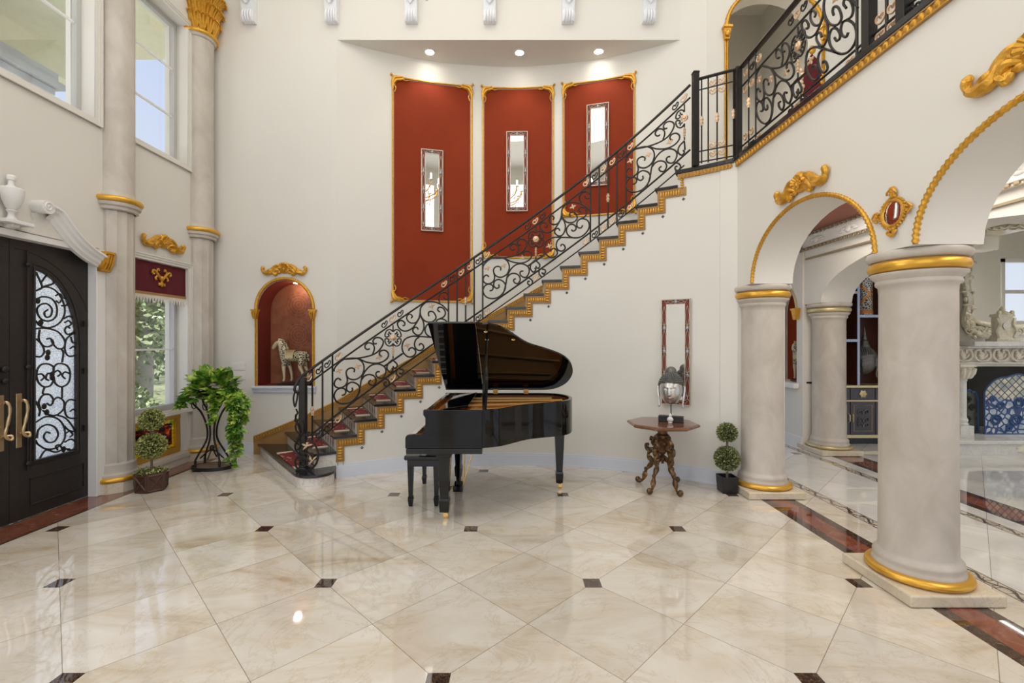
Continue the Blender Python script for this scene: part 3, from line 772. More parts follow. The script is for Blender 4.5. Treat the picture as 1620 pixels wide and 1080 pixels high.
class StairMap:
    def __init__(s, c): s.c = c
    def uv(s, u, v): a = s.c + u; return cyl(a, RR, zb(a) + v * (zt(a) - zb(a)))
    def up(s, u, v):   # upright: sheared v undone around centre column
        a = s.c + u; z0 = zb(s.c + cu) ; return cyl(a, RR, z0 + v * .607)
    def m(s, u, z): return cyl(s.c + u, RR, z)
class GalleryMap:
    def __init__(s, yc): s.yc = yc
    def uv(s, u, v): return Vector((2.50, s.yc - u * .0663, 3.72 + v * .65))
    up = uv
def panel(parent, mp, umin=-99, umax=99, gold=True):
    mb = MB()
    for c in PAN:
        c2 = [(u, v) for u, v in c if umin < u < umax]
        if len(c2) < 3: continue
        pts = cr([mp.uv(u, v) for u, v in c2], 4); mb.tube(pts, .0098, 6)
    for c in FOIL:
        c2 = [(u, v) for u, v in c if umin < u < umax]
        if len(c2) < 3: continue
        mb.tube(cr([mp.up(u, v) for u, v in c2], 3), .009, 6)
    for c in STEM:
        if umin < cu < umax: mb.tube([mp.up(u, v) for u, v in c], .008, 6)
    mb.build('scroll_panel', M['iron'], parent)
    if umin < cu < umax:
        c0 = mp.up(cu, cv); nrm = (mp.up(cu + .3, cv) - mp.up(cu - .3, cv)).normalized().cross(Vector((0, 0, 1)))
        R_ = Matrix((nrm.cross(Vector((0, 0, 1))), nrm, Vector((0, 0, 1)))).transposed()
        g = MB(); g.ell(c0, .040, .018, .040, 16, 6, M=R_, fn=lambda d: 1 + .10 * math.cos(10 * math.atan2(d.z, d.x)))
        g.ell(c0 + nrm * .016, .02, .01, .02, 10, 5, M=R_).ell(c0 - nrm * .016, .02, .01, .02, 10, 5, M=R_)
        g.build('rosette', M['softgold'], parent)
        g = MB(); b0 = mp.up(cu, cv - 1.95 * dvv)
        for i, rr in enumerate((.011, .017, .012, .017, .012, .016, .011)): g.ell(b0 - Vector((0, 0, .017 * i)), rr, rr, .011, 8, 5)
        g.build('collar', M['softgold'], parent)
    if gold:   # small gilt leaves
        for (iu, fn, px) in ((0, im1, (125, 500)), (0, im1, (325, 465)), (0, im1, (560, 370)), (0, im2, (590, 290)), (0, im2, (300, 770))):
            u, v = q_uv(fn(*px))
            if not (umin < u < umax): continue
            g = MB(); c0 = mp.uv(u, v)
            tx = (mp.uv(u + .3, v) - mp.uv(u - .3, v)); tx.z = 0; tx.normalize()
            for th, ln in ((.5, .045), (1.9, .04), (3.4, .045), (5.0, .03)):
                d = tx * math.cos(th) + Vector((0, 0, 1)) * math.sin(th)
                g.tube([c0, c0 + d * ln * .5 + Vector((0, 0, .004)), c0 + d * ln], [.006, .013, .003], 5)
            g.build('gilt_leaf', M['softgold'], parent)
def curls(parent, mpf, specs, s=.047):
    """specs: list of (point fn args, gold?)"""
    for (o_, tx, g_) in specs:
        mb = MB()
        for c in heart(0, 0, s):
            mb.tube(cr([o_ + tx * x + Vector((0, 0, 1)) * z for x, z in c], 3), .0085 if g_ else .0075, 5)
        mb.build('gilt_curl' if g_ else 'iron_curl', M['softgold'] if g_ else M['iron'], parent)
def tangent(a): return Vector((math.cos(math.radians(a)), -math.sin(math.radians(a)), 0))
def rake(a):
    sl = float(np.polyval(np.polyder(hc), a)) / .0663; return (tangent(a) + Vector((0, 0, sl))).normalized()
def baluster(parent, a, collar=False):
    MB().tube([cyl(a, RR, hz(a) - .01), cyl(a, RR, hz(a) - D4)], .0105, 6, up=tangent(a)).build('baluster', M['iron'], parent)
    if collar: collar_at(parent, cyl(a, RR, (hz(a) * 2 - D4 - D2) / 2 + .02))
def collar_at(parent, p):
    g = MB()
    g.lathe([(.009, -.055), (.015, -.05), (.012, -.04), (.019, -.028), (.02, -.012), (.014, -.004), (.014, .004), (.02, .012), (.019, .028), (.012, .04), (.015, .05), (.009, .055)], p, 10,
            mod=lambda t_, z: 1 + .12 * math.cos(4 * t_)); g.build('collar', M['softgold'], parent)
for ci, c in enumerate(CP):
    if ci == 2: panel(rail, StairMap(c), -10.4, .35)
    else: panel(rail, StairMap(c))
bars = []
for g0 in (-32.78 - 3 * 1.66, -11.70, 15.92):
    for i in range(5):
        a = g0 + i * 1.66
        if g0 < -33:
            if i in (0,): continue
            if i == 4: continue
        baluster(rail, a, (i == 2) if g0 > -33 else (i == 1)); bars.append(a)
baluster(rail, -32.78)
sp = []
for g0, gs in ((-11.70, [1, 0, 1, 1, 0, 1]), (15.92, [1, 0, 1, 1, 0, 1])):
    for i, g_ in enumerate(gs):
        a = g0 - .83 + 1.66 * i
        for fz in (lambda a: hz(a) - .075, lambda a: hz(a) - (D3 + D4) / 2 - .003): sp.append((cyl(a, RR, fz(a)), rake(a), bool(g_)))
for a, g_ in ((-36.6, 1), (-35.0, 0), (-33.6, 0), (-31.8, 1)):
    sp.append((cyl(a, RR, hz(a) - .075), rake(a), bool(g_)))
    if a > -36: sp.append((cyl(a, RR, hz(a) - (D3 + D4) / 2), rake(a), bool(g_)))
for c in CP:
    for da, g_ in ((-1.45, 0), (0, 1), (1.45, 0)):
        if c > 30 and da > 0: continue
        sp.append((cyl(c + da, RR, hz(c + da) - .075), rake(c + da), bool(g_)))
    if c < 30:
        sp.append((cyl(c, RR, hz(c) - (D3 + D4) / 2), rake(c), True))
curls(rail, None, sp)

# newel post at the foot with its scrolled iron brackets
nv = thing('newel_post', 'black square iron newel post with scrolled brackets on the bottom step', 'newel post', cyl(-37.6, RR, .15))
nb = cyl(-37.6, RR, 0); hN = hz(-37.6)
mb = MB(); mb.taper(nb.x, nb.y, .152, hN - .03, .036, .036, .036, .036); mb.build('shaft', M['iron'], nv, bevel=.004)
mb = MB(); mb.taper(nb.x, nb.y, .151, .165, .06, .06, .06, .06).taper(nb.x, nb.y, .165, .185, .05, .05, .042, .042); mb.build('foot_plate', M['iron'], nv, bevel=.003)
def npt(px, py, off=0.0): return PY(px, py, nb.y - .045 + off)
def n8(x, y): return npt(450 + x / 6, 580 + y / 6)
mb = MB()
for c in [[(100, 235), (85, 300), (100, 380), (120, 300), (125, 250)], [(115, 450), (100, 520), (130, 505), (165, 520), (180, 570), (165, 640), (120, 620), (105, 570), (115, 530)],
          [(110, 400), (125, 440), (105, 470), (130, 560), (150, 640), (130, 700), (100, 740), (110, 790), (140, 770), (150, 720), (120, 680)],
          [(150, 640), (120, 700), (105, 780), (150, 850)]]:
    mb.tube(cr([n8(*p) for p in c], 4), .0105, 6)
mb.build('side_scroll', M['iron'], nv)
mb = MB()
cw = [(195, 720), (250, 700), (300, 760), (320, 840), (300, 920), (250, 970), (180, 985), (120, 960), (100, 900), (120, 860), (160, 850), (205, 870), (215, 920), (180, 950), (145, 930), (150, 895), (175, 895)]
mb.tube(cr([n8(*p) for p in cw], 5), .0115, 6)
for c in [[(170, 800), (215, 830), (250, 870), (275, 850), (265, 820), (240, 820)], [(205, 800), (230, 760), (270, 760)], [(200, 870), (240, 900), (280, 940)], [(250, 870), (290, 880), (310, 860)],
          [(195, 640), (230, 660), (215, 630), (235, 620)]]:
    mb.tube(cr([n8(*p) for p in c], 4), .009, 6)
mb.build('wheel_scroll', M['iron'], nv)
for p0, ds in (((215, 750), (.3, 1.5, 2.8, 3.9)), ((265, 890), (.8, 2.2, 4.0))):
    c0 = n8(*p0); g = MB()
    for th in ds:
        d = Vector((math.cos(th), 0, math.sin(th))); g.tube([c0, c0 + d * .035, c0 + d * .065], [.008, .014, .003], 6)
    g.build('gilt_leaf', M['softgold'], nv)

# landing railing between its two posts
PA = Vector((2.095, 5.255, 0)); PB = Vector((2.475, 5.04, 0))
lr = thing('landing_railing', 'short black railing with gilt clover ornaments on the stair landing', 'railing', (PA.x, PA.y, ZU))
d_ = (PB - PA); Ld = d_.length; dn_ = d_.normalized()
MB().taper(PA.x, PA.y, ZU, 4.66, .033, .033, .033, .033).taper(PA.x, PA.y, 4.66, 4.68, .04, .04, .03, .03).build('post', M['iron'], lr, bevel=.004)
MB().taper(PB.x, PB.y, ZU, 4.60, .033, .033, .033, .033).build('post', M['iron'], lr, bevel=.004)
MB().tube([PA + Vector((0, 0, 4.585)), PB + Vector((0, 0, 4.585))], .022, 8, flat=.7).build('handrail', M['iron'], lr)
for z in (4.46, 3.76, 3.64): MB().tube([PA + Vector((0, 0, z)), PB + Vector((0, 0, z))], .008, 6).build('rail_bar', M['iron'], lr)
for i, f in enumerate((.15, .31, .52, .74, .90)):
    p = PA + d_ * f
    MB().tube([p + Vector((0, 0, 3.62)), p + Vector((0, 0, 4.58))], .0085, 6).build('baluster', M['iron'], lr)
    if i in (0, 2, 4): collar_at(lr, p + Vector((0, 0, 4.10)))
sp = []
for z in (4.46, 3.76):
    for f in (.42, .63):
        for s_ in (-1, 1): sp.append((PA + d_ * f + Vector((0, 0, z + s_ * .048)), dn_, True))
curls(lr, None, sp, .043)

# gallery railing along the arcade wall
gr = thing('gallery_railing', 'black wrought iron scroll railing along the upper gallery over the arches', 'railing', (2.5, 3.5, ZU))
MB().tube([(2.5, 5.0, 4.585), (2.5, .6, 4.585)], .030, 8, flat=.7).build('handrail', M['iron'], gr)
for z in (4.37, 3.72): MB().tube([(2.5, 5.0, z), (2.5, .6, z)], .010, 6).build('rail_bar', M['iron'], gr)
panel(gr, GalleryMap(4.03))
panel(gr, GalleryMap(1.95), gold=False)
for y in (3.22, 2.93): MB().taper(2.5, y, ZU, 4.58, .034, .034, .034, .034).build('post', M['iron'], gr, bevel=.004)
for y, cc in ((4.86, 1), (4.72, 0), (3.335, 0), (3.07, 1), (2.80, 0), (2.65, 0)):
    MB().tube([(2.5, y, 3.62), (2.5, y, 4.58)], .011 if y < 4.5 else .0085, 6).build('baluster', M['iron'], gr)
    if cc: collar_at(gr, Vector((2.5, y, 4.12)))
sp = []; ty = Vector((0, -1, 0))
for y, g_ in ((4.92, 1), (4.79, 0), (4.66, 1), (4.12, 0), (4.03, 1), (3.94, 0), (3.40, 1), (3.27, 0), (2.86, 0), (2.72, 1)):
    for z in (4.475, 3.668): sp.append((Vector((2.5, y, z)), ty, bool(g_)))
for y in (4.93, 4.80): sp.append((Vector((2.5, y, 4.30)), ty, True)); sp.append((Vector((2.5, y, 3.80)), ty, True))
for y in (3.12, 3.02):
    for z in (3.80, 3.68, 4.42, 4.31): sp.append((Vector((2.5, y, z)), ty, True))
curls(gr, None, sp)

# gilt cornice under landing and gallery
gc = thing('gallery_cornice', 'gold egg-and-dart cornice running under the gallery and landing edge', 'cornice', (2.45, 3.0, 3.5))
mb = MB().box(2.425, 2.449, .4, 4.995, ZU - .105, ZU - .05)
mb.band(front(20) + .0, 40.6, RIN - .024, RIN - .001, ZU - .105, ZU - .05, 8); mb.box(2.415, 2.449, .4, 4.99, ZU - .058, ZU - .048)
mb.build('cornice_board', M['bronzeboard'], gc, smooth=False)
mb = MB()
MB().box(2.41, 2.6, .4, 5.0, ZU - .048, ZU).build('edge_slab', M['granite'], gc, bevel=.006)
for i in range(88): mb.ell((2.424, 4.96 - i * .052, ZU - .078), .014, .021, .026, 8, 5)
n = 15
for i in range(n):
    a = front(20) + .7 + i * .58; mb.ell(cyl(a, RIN - .024, ZU - .078), .014, .014, .025, 6, 4)
for i in range(4): mb.ell(cyl(front(20) + .75, RIN - .018, ZU - .11 - .03 * i - .01), .026, .012, .011, 6, 4)
mb.box(2.419, 2.427, .4, 4.99, ZU - .106, ZU - .101).box(2.419, 2.427, .4, 4.99, ZU - .054, ZU - .048)
mb.build('egg_moulding', M['gold'], gc, kind='stuff')
# ============================================================ COLUMNS
def ringprof(rs, z, r0, hh):   # half-round bead
    return [(rs, z)] + [(rs + r0 * math.sin(PI * i / 6), z + hh * (1 - math.cos(PI * i / 6)) / 2) for i in range(1, 6)] + [(rs, z + hh)]
def arcade_column(cx, cy, r, zc, label, gold='goldflat', plinth=.29, group=None, n=48):
    c = thing('column', label, 'column', (cx, cy, 0), group=group)
    MB().box(cx - plinth, cx + plinth, cy - plinth, cy + plinth, 0.001, .075).build('plinth', M['plinth'], c, smooth=False, bevel=.012)
    p = [(r + .035, .128), (r + .035, .135), (r + .03, .15), (r + .024, .165), (r + .03, .18), (r + .024, .20), (r + .008, .215), (r, .235)]
    p += [(r - .004, .8), (r - .006, zc - .27), (r - .002, zc - .225), (r + .012, zc - .215), (r + .016, zc - .20), (r + .012, zc - .185), (r + .03, zc - .165), (r + .044, zc - .148), (r + .044, zc - .14), (r + .02, zc - .135), (r + .02, zc - .06), (r + .05, zc - .055), (r + .062, zc - .04), (r + .066, zc - .02), (r + .06, zc - .004), (r + .05, zc)]
    MB().lathe(p, (cx, cy, 0), n).build('shaft', M['column'], c, sharp=50)
    pr = [(r + .03, .0751)] + [(r + .045 + .03 * math.sin(PI * i / 8), .0755 + .052 * (1 - math.cos(PI * i / 8)) / 2) for i in range(9)] + [(r + .03, .1275)]
    MB().lathe(pr, (cx, cy, 0), n).build('base_ring', M[gold], c)
    pr = [(r + .015, zc - .134)] + [(r + .028 + .03 * math.sin(PI * i / 8), zc - .133 + .07 * (1 - math.cos(PI * i / 8)) / 2) for i in range(9)] + [(r + .015, zc - .062)]
    MB().lathe(pr, (cx, cy, 0), n).build('capital_ring', M[gold], c)
    return c
arcade_column(2.68, 3.045, .207, ZCAP - .002, 'large round faux-stone column nearest the viewer at the right with gold rings')
arcade_column(2.68, 4.93, .207, ZCAP - .002, 'round faux-stone column standing beside the small potted topiary and octagonal table')
arcade_column(4.60, 6.68, .212, 2.148, 'smaller looking cream column in the room beyond, seen between the two arcade columns', 'palegold')
c_ = arcade_column(2.68, 1.06, .207, ZCAP - .002, None); c_['kind'] = S; del c_['category']

def wall_column(cx, cy, r, label, capital):
    c = thing('half_column', label, 'column', (cx, cy, 0))
    A0, A1_ = -PI / 2 - .15, PI / 2 + .15
    flute = lambda t_, z: 1 - .075 * abs(math.cos(6 * t_)) ** .6 * (1 if .30 < z < 3.0 else 0)
    k = [(r + .06, .001), (r + .06, .10)]
    MB().lathe([(r + .05, 0.001), (r + .05, .11), (r + .02, .11)], (cx, cy, 0), 6, A0, A1_).build('plinth', M['plinth'], c, smooth=False)
    MB().lathe([(r + .02, .108)] + [(r + .035 + .028 * math.sin(PI * i / 8), .111 + .055 * (1 - math.cos(PI * i / 8)) / 2) for i in range(9)] + [(r + .02, .17)], (cx, cy, 0), 28, A0, A1_).build('base_ring', M['goldflat'], c)
    MB().lathe([(r + .035, .166), (r + .035, .19), (r + .02, .21), (r + .012, .25), (r + .012, .29), (r, .31), (r, .35), (r, 2.9), (r, 2.99)], (cx, cy, 0), 84, A0, A1_, mod=flute).build('fluted_shaft', M['column'], c, sharp=25)
    MB().lathe([(r + .004, 2.99), (r + .03, 3.0), (r + .03, 3.03), (r + .05, 3.04), (r + .055, 3.06), (r + .05, 3.075)], (cx, cy, 0), 28, A0, A1_).build('band_moulding', M['column'], c)
    MB().lathe([(r + .02, 3.075)] + [(r + .045 + .03 * math.sin(PI * i / 8), 3.076 + .06 * (1 - math.cos(PI * i / 8)) / 2) for i in range(9)] + [(r + .02, 3.14)], (cx, cy, 0), 28, A0, A1_).build('band_ring', M['goldflat'], c)
    MB().lathe([(r + .03, 3.137), (r + .01, 3.16), (r, 3.20), (r, 5.70)], (cx, cy, 0), 28, A0, A1_).build('upper_shaft', M['column'], c)
    MB().lathe([(r, 5.70), (r + .02, 5.71), (r + .03, 5.74)], (cx, cy, 0), 28, A0, A1_).build('neck_moulding', M['column'], c)
    MB().lathe([(r + .02, 5.739)] + [(r + .03 + .03 * math.sin(PI * i / 8), 5.74 + .05 * (1 - math.cos(PI * i / 8)) / 2) for i in range(9)] + [(r + .01, 5.795)], (cx, cy, 0), 28, A0, A1_).build('neck_ring', M['goldflat'], c)
    cap = MB(); cap.lathe([(r, 5.793), (r + .0, 6.0), (r + .05, 6.25), (r + .12, 6.40)], (cx, cy, 0), 28, A0, A1_)
    for row, (z0, hh, off) in enumerate([(5.80, .22, 0), (5.90, .28, .5), (6.05, .3, 0)]):
        for i in range(8):
            t_ = A0 + .1 + (A1_ - A0 - .2) * (i + off) / 7.5
            if t_ > A1_: continue
            d = Vector((math.cos(t_), math.sin(t_), 0)); s_ = Vector((-d.y, d.x, 0)); b0 = Vector((cx, cy, z0)) + d * (r + .008)
            for w in (-1, 0, 1):
                pp = [b0 + s_ * w * .015, b0 + s_ * w * .034 + d * .02 + Vector((0, 0, hh * .5)), b0 + s_ * w * .045 + d * (.05 + .03 * row) + Vector((0, 0, hh * .9)), b0 + s_ * w * .04 + d * (.085 + .03 * row) + Vector((0, 0, hh * .82))]
                cap.tube(cr(pp, 3), [.012, .018, .02, .021, .02, .019, .018, .014, .011, .008][:len(cr(pp, 3))], 6)
    cap.build('capital', M['gold'], c)
    return c
wall_column(-4.31, 5.00, .17, 'tall half column against the left wall beside the black front door', True)
wall_column(-4.31, 6.33, .18, 'tall half column in the far left corner behind the trailing plant', True)

# ============================================================ FRONT DOOR
XD = XL - .07
SEAM = 4.0
def leaf(name, y0, y1, hinge_y, sgn):
    d = thing(name, None, None, (XD, (y0 + y1) / 2, 0), kind=S)
    gy0 = y0 + .205 if sgn > 0 else y1 - .205       # straight (seam) side of the glass
    gw = .415 * sgn
    def gz(k):  # outline of the glass
        return [(gy0, .51)] + [(gy0 + gw, .51)] + [(gy0 + gw * math.cos(PI / 2 * i / 14), 1.58 + .68 * math.sin(PI / 2 * i / 14)) for i in range(15)]
    hole = gz(0)
    if sgn < 0: hole = list(reversed(hole))
    MB().prism(rect(y0 + .002, y1 - .002, .012, 2.50), [hole], XD, XD - .05, lambda a, b, dd: (dd, a, b)).build('door_panel', M['door'], d, smooth=False)
    # glass frame bead
    def off(k):
        return [(gy0 - k * sgn, .51 - k)] + [(gy0 + gw + k * sgn, .51 - k)] + [(gy0 + (gw + k * sgn) * math.cos(PI / 2 * i / 14), 1.58 + (.68 + k * 1.2) * math.sin(PI / 2 * i / 14)) for i in range(15)]
    def loop(k, r, x): return [Vector((x, a, b)) for a, b in off(k)]
    MB().tube(loop(.0, 0, XD + .006), .010, 6, closed=True).tube(loop(.035, 0, XD + .002), .006, 6, closed=True).build('glass_frame', M['door'], d)
    # long arch line pressed into the leaf
    la = [Vector((XD + .001, y0 + (.04 if sgn > 0 else 0) + 0, .1))] 
    arcl = [Vector((XD + .001, (y0 + .045) + (y1 - y0 - .07) * math.cos(PI / 2 * i / 16), 1.60 + .82 * math.sin(PI / 2 * i / 16))) if sgn > 0 else Vector((XD + .001, (y1 - .045) - (y1 - y0 - .07) * math.cos(PI / 2 * i / 16), 1.60 + .82 * math.sin(PI / 2 * i / 16))) for i in range(17)]
    MB().tube(arcl, .005, 6).build('arch_bead', M['door'], d)
    # lower raised panel
    a, b = (y0 + .17, y1 - .13) if sgn > 0 else (y0 + .13, y1 - .17)
    MB().tube([Vector((XD + .002, p, q)) for p, q in ((a, .12), (b, .12), (b, .36), (a, .36))], .008, 6, closed=True).build('lower_panel', M['door'], d)
    # seeded glass and iron scrollwork
    MB().prism(off(-.003), [], XD - .028, XD - .024, lambda p, q, dd: (dd, p, q)).build('seeded_glass', M['seeded'], d, smooth=False)
    sc = MB(); X0 = XD - .010
    def dp(px, py):
        p = PX(px / 3.175, 400 + py / 3.175, XD - .01)
        if sgn > 0: return p
        return Vector((p.x, 2 * SEAM - p.y, p.z))
    CS = [
     [(180, 95), (205, 150), (210, 175), (180, 190)], [(205, 150), (240, 110), (270, 150), (230, 165), (215, 170)],
     [(180, 190), (230, 170), (280, 190), (315, 240), (325, 300), (300, 350), (250, 375), (200, 365), (180, 340)],
     [(180, 240), (210, 220), (260, 230), (285, 270), (280, 320), (245, 342), (205, 330), (185, 290), (200, 262), (235, 255), (260, 280), (255, 315), (232, 322), (222, 300), (240, 285)],
     [(280, 215), (300, 205), (312, 225), (298, 250), (282, 240)], [(310, 265), (335, 262), (338, 235), (320, 225)],
     [(320, 330), (350, 318), (378, 345), (370, 395), (340, 408), (325, 390), (335, 370), (352, 378)], [(325, 350), (345, 340), (358, 356), (345, 368)],
     [(180, 380), (230, 378), (290, 395), (325, 440), (320, 475), (290, 480), (265, 455), (255, 430), (235, 432)],
     [(200, 385), (195, 430), (215, 465), (245, 470), (268, 455), (262, 435)], [(180, 430), (210, 460), (222, 495), (205, 520), (180, 520)],
     [(375, 400), (335, 430), (325, 480), (340, 515), (372, 515), (382, 490), (370, 470), (352, 480)], [(355, 420), (365, 450), (382, 450)],
     [(265, 610), (270, 575), (240, 557), (205, 562), (185, 595), (188, 640), (215, 670), (250, 668), (268, 640), (265, 610)], [(188, 610), (210, 608), (222, 625), (205, 640)], [(265, 610), (240, 605), (230, 630), (245, 640)],
     [(270, 610), (270, 575), (295, 555), (335, 565), (352, 600), (345, 650), (310, 672), (278, 655), (270, 620)], [(350, 605), (325, 598), (312, 615), (328, 632)], [(272, 600), (290, 590), (305, 605), (290, 620)],
     [(312, 550), (318, 500), (305, 480)], [(312, 672), (312, 730)], [(225, 672), (215, 705), (240, 708)],
     [(205, 790), (195, 750), (215, 715), (250, 712), (268, 740), (255, 765), (235, 755)], [(262, 745), (290, 725), (320, 745), (318, 785), (280, 815), (240, 810), (215, 790)],
     [(180, 745), (200, 790), (195, 820)], [(380, 740), (345, 738), (325, 770), (335, 820), (375, 830), (385, 805), (370, 785), (352, 795)],
     [(180, 850), (230, 822), (285, 830), (320, 870), (325, 930), (290, 975), (235, 985), (190, 960), (180, 940)],
     [(185, 930), (195, 885), (235, 862), (275, 875), (292, 910), (275, 945), (240, 950), (220, 925), (232, 900), (252, 905)],
     [(290, 815), (330, 830), (370, 880), (385, 930)], [(325, 870), (345, 890), (375, 895), (385, 870)],
     [(325, 950), (355, 935), (378, 950), (370, 985), (340, 990)], [(290, 990), (280, 970), (300, 965), (320, 1000)], [(200, 1030), (230, 990), (280, 1000), (320, 985), (350, 985)], [(330, 905), (350, 895), (365, 912), (350, 925)],
    ]
    for c in CS:
        sc.tube(cr([dp(*p) for p in c], 4), .0085, 6)
    for (px, py) in ((242, 500), (238, 525), (205, 350), (190, 240), (222, 770), (235, 800), (262, 610), (262, 625), (320, 985)):
        sc.ell(dp(px, py), .008, .026, .03, 7, 5)
    sc.build('scrollwork', M['iron'], d)
    # operable sash bar with knobs beside the seam
    sy = gy0 - .065 * sgn
    sb = MB().tube([Vector((XD + .012, sy, .44)), Vector((XD + .012, sy, 2.42))], .007, 6); sb.build('sash_bar', M['iron'], d)
    for z in (.50, 1.37, 2.29):
        k = MB(); k.ell((XD + .018, sy, z), .018, .024, .024, 10, 6); k.box(XD, XD + .012, sy - .012, sy + .06 * 1, z - .008, z + .008); k.build('sash_knob', M['iron'], d)
    for z in (.72, 1.30, 1.78):
        y = gy0 + gw + .07 * sgn; k = MB().box(XD, XD + .02, y - .008, y + .008, z - .03, z + .03); k.build('sash_clip', M['iron'], d)
    # hinges
    for z in (.33, 1.05, 1.93, 2.30)[:3]:
        MB().box(XD, XD + .022, hinge_y - .022, hinge_y + .006, z - .05, z + .05).build('hinge', M['iron'], d, bevel=.004)
    # handle
    hy = SEAM + .072 * sgn
    h = MB(); h.box(XD, XD + .010, hy - .024, hy + .024, .66, 1.14)
    h.build('handle_plate', M['antbrass'], d, bevel=.004)
    hx = XD + .012
    zz_ = 1.02
    hx0 = hx
    pts = [(hx, hy, 1.17), (hx + .03, hy + .0, 1.20), (hx + .05, hy + .015, 1.17), (hx + .05, hy + .02, 1.10), (hx + .04, hy + .01, 1.0), (hx + .032, hy + .0, .92), (hx + .038, hy + .02, .875), (hx + .045, hy + .045, .87), (hx + .03, hy + .05, .90), (hx + .01, hy + .02, .90), (hx, hy, .90)]
    P_ = cr([(a, b, c - .115) for a, b, c in pts], 5); MB().tube(P_, [.0085 + .0035 * abs(math.sin(i * .6)) for i in range(len(P_))], 8).build('handle_pull', M['antbrass'], d)
    return d
leaf('door_1', SEAM, 4.82, 4.80, 1)
leaf('door_2', 3.18, SEAM, 3.18, -1)
MB().ell((XD + .02, SEAM - .05, 1.36), .02, .03, .03, 10, 6).ell((XD + .02, SEAM - .05, 1.26), .02, .026, .026, 10, 6).box(XD, XD + .03, SEAM - .07, SEAM - .03, 1.35, 1.37).build('door_lock', M['iron'], label='black round deadbolt and thumb turn on the left leaf of the front door', cat='lock')
# jamb and casing
mb = MB().box(XL - .07, XL + .025, 4.738, DY1 + .03, 0, 2.53).box(XL - .07, XL + .025, DY0 - .10, 3.175, 0, 2.53).box(XL - .07, XL + .02, DY0, DY1, 2.50, 2.56)
st(mb, 'door_3', M['white'], bevel=.006)
# swan-neck pediment
ped = thing('door_pediment', 'white swan-neck pediment with urn above the black front door', 'pediment', (XL, SEAM, 2.56))
def pedp(px, py): return PX(px / 6.75, 260 + py / 6.75, XL + .10)
PS = 3.92
neck = [(1150, 975), (1040, 905), (940, 820), (850, 720), (760, 600), (690, 500), (620, 450), (560, 430)]
for sgn in (1, -1):
    def pp(x, y):
        p = pedp(x, y); return p if sgn > 0 else Vector((p.x, 2 * PS - p.y, p.z))
    C_ = cr([pp(*p) for p in neck], 5)
    mb = MB(); rows = []
    prof = [(-.10, .0), (.0, .0), (.02, -.015), (.02, -.03), (.0, -.04), (-.005, -.06), (-.03, -.075), (-.035, -.10), (-.06, -.115), (-.06, -.13), (-.10, -.13)]
    for i, p in enumerate(C_):
        a = C_[max(0, i - 1)]; b = C_[min(len(C_) - 1, i + 1)]; t_ = (b - a).normalized(); nn = Vector((1, 0, 0)).cross(t_) * (1 if sgn > 0 else -1)
        if nn.z < 0: nn = -nn
        rows.append([p + Vector((dx, 0, 0)) + nn * dz for dx, dz in prof])
    mb.grid(rows, closed_v=True); mb.f.append(tuple(range(len(prof)))); 
    mb.build('swan_neck', M['white'], ped, sharp=45)
    c0 = pp(500, 455); mb = MB()
    mb.lathe([(0.001, 0), (.052, 0), (.06, .01), (.06, .19), (.001, .19)], (0, 0, 0), 20)
    mb.xf(Matrix.Translation((c0.x - .17, c0.y, c0.z)) @ Matrix.Rotation(PI / 2, 4, 'Y'))
    mb.tube([Vector((c0.x + .022, c0.y + (.045 - .0022 * i) * math.cos(i * .55), c0.z + (.045 - .0022 * i) * math.sin(i * .55))) for i in range(19)], .006, 6)
    mb.build('scroll_end', M['white'], ped)
    # backing board with the C-shaped cut
    pts = [(1150, 985), (940, 830), (760, 610), (640, 480), (540, 490), (440, 520), (465, 600), (455, 690), (400, 745), (340, 750), (260, 735), (200, 745), (100, 745), (80, 790), (970, 985)]
    q = [((max(pp(*p).y, PS) if sgn > 0 else min(pp(*p).y, PS)), max(2.562, pp(*p).z)) for p in pts[:-4]] + [(PS, 2.64), (PS, 2.562)]
    MB().prism(q, [], XL + .001, XL + .028, lambda a, b, d: (d, a, b)).build('backing_board', M['wall'], ped, smooth=False)
uc = pedp(105, 580); mb = MB()
mb.lathe([(.04, 0), (.04, .02), (.028, .03), (.024, .06), (.03, .075), (.045, .085), (.03, .095), (.045, .11), (.075, .17), (.085, .23), (.085, .27), (.075, .28), (.05, .285), (.025, .30), (.02, .34), (.032, .35), (.035, .375), (.025, .39), (.001, .395)], (XL + .03, PS, uc.z), 24, -PI / 2, PI / 2)
mb.build('urn', M['white'], ped)
MB().box(XL + .001, XL + .12, PS - .11, PS + .11, uc.z - .03, uc.z).box(XL + .001, XL + .08, PS - .03, PS + .03, 2.57, uc.z - .03).build('urn_pedestal', M['white'], ped, bevel=.005)
def corbel_gold(y, lab):
    c = thing('gilt_corbel', lab, 'corbel', (XL, y, 2.36))
    prof = [(.0, 2.53), (.13, 2.53), (.13, 2.51), (.115, 2.50), (.105, 2.47), (.11, 2.44), (.10, 2.41), (.075, 2.38), (.06, 2.35), (.06, 2.335), (.04, 2.325), (0, 2.325)]
    MB().prism(prof, [], y - .055, y + .055, lambda a, b, d: (XL + .026 + a * .8, d, b)).build('body', M['gold'], c)
    for dy in (-.03, 0, .03):
        MB().tube(cr([(XL + .13, y + dy, 2.50), (XL + .117, y + dy, 2.44), (XL + .107, y + dy, 2.40), (XL + .08, y + dy, 2.35)], 3), .009, 6).build('reed', M['gold'], c)
corbel_gold(4.795, 'gold reeded corbel at the top right corner of the front door casing')

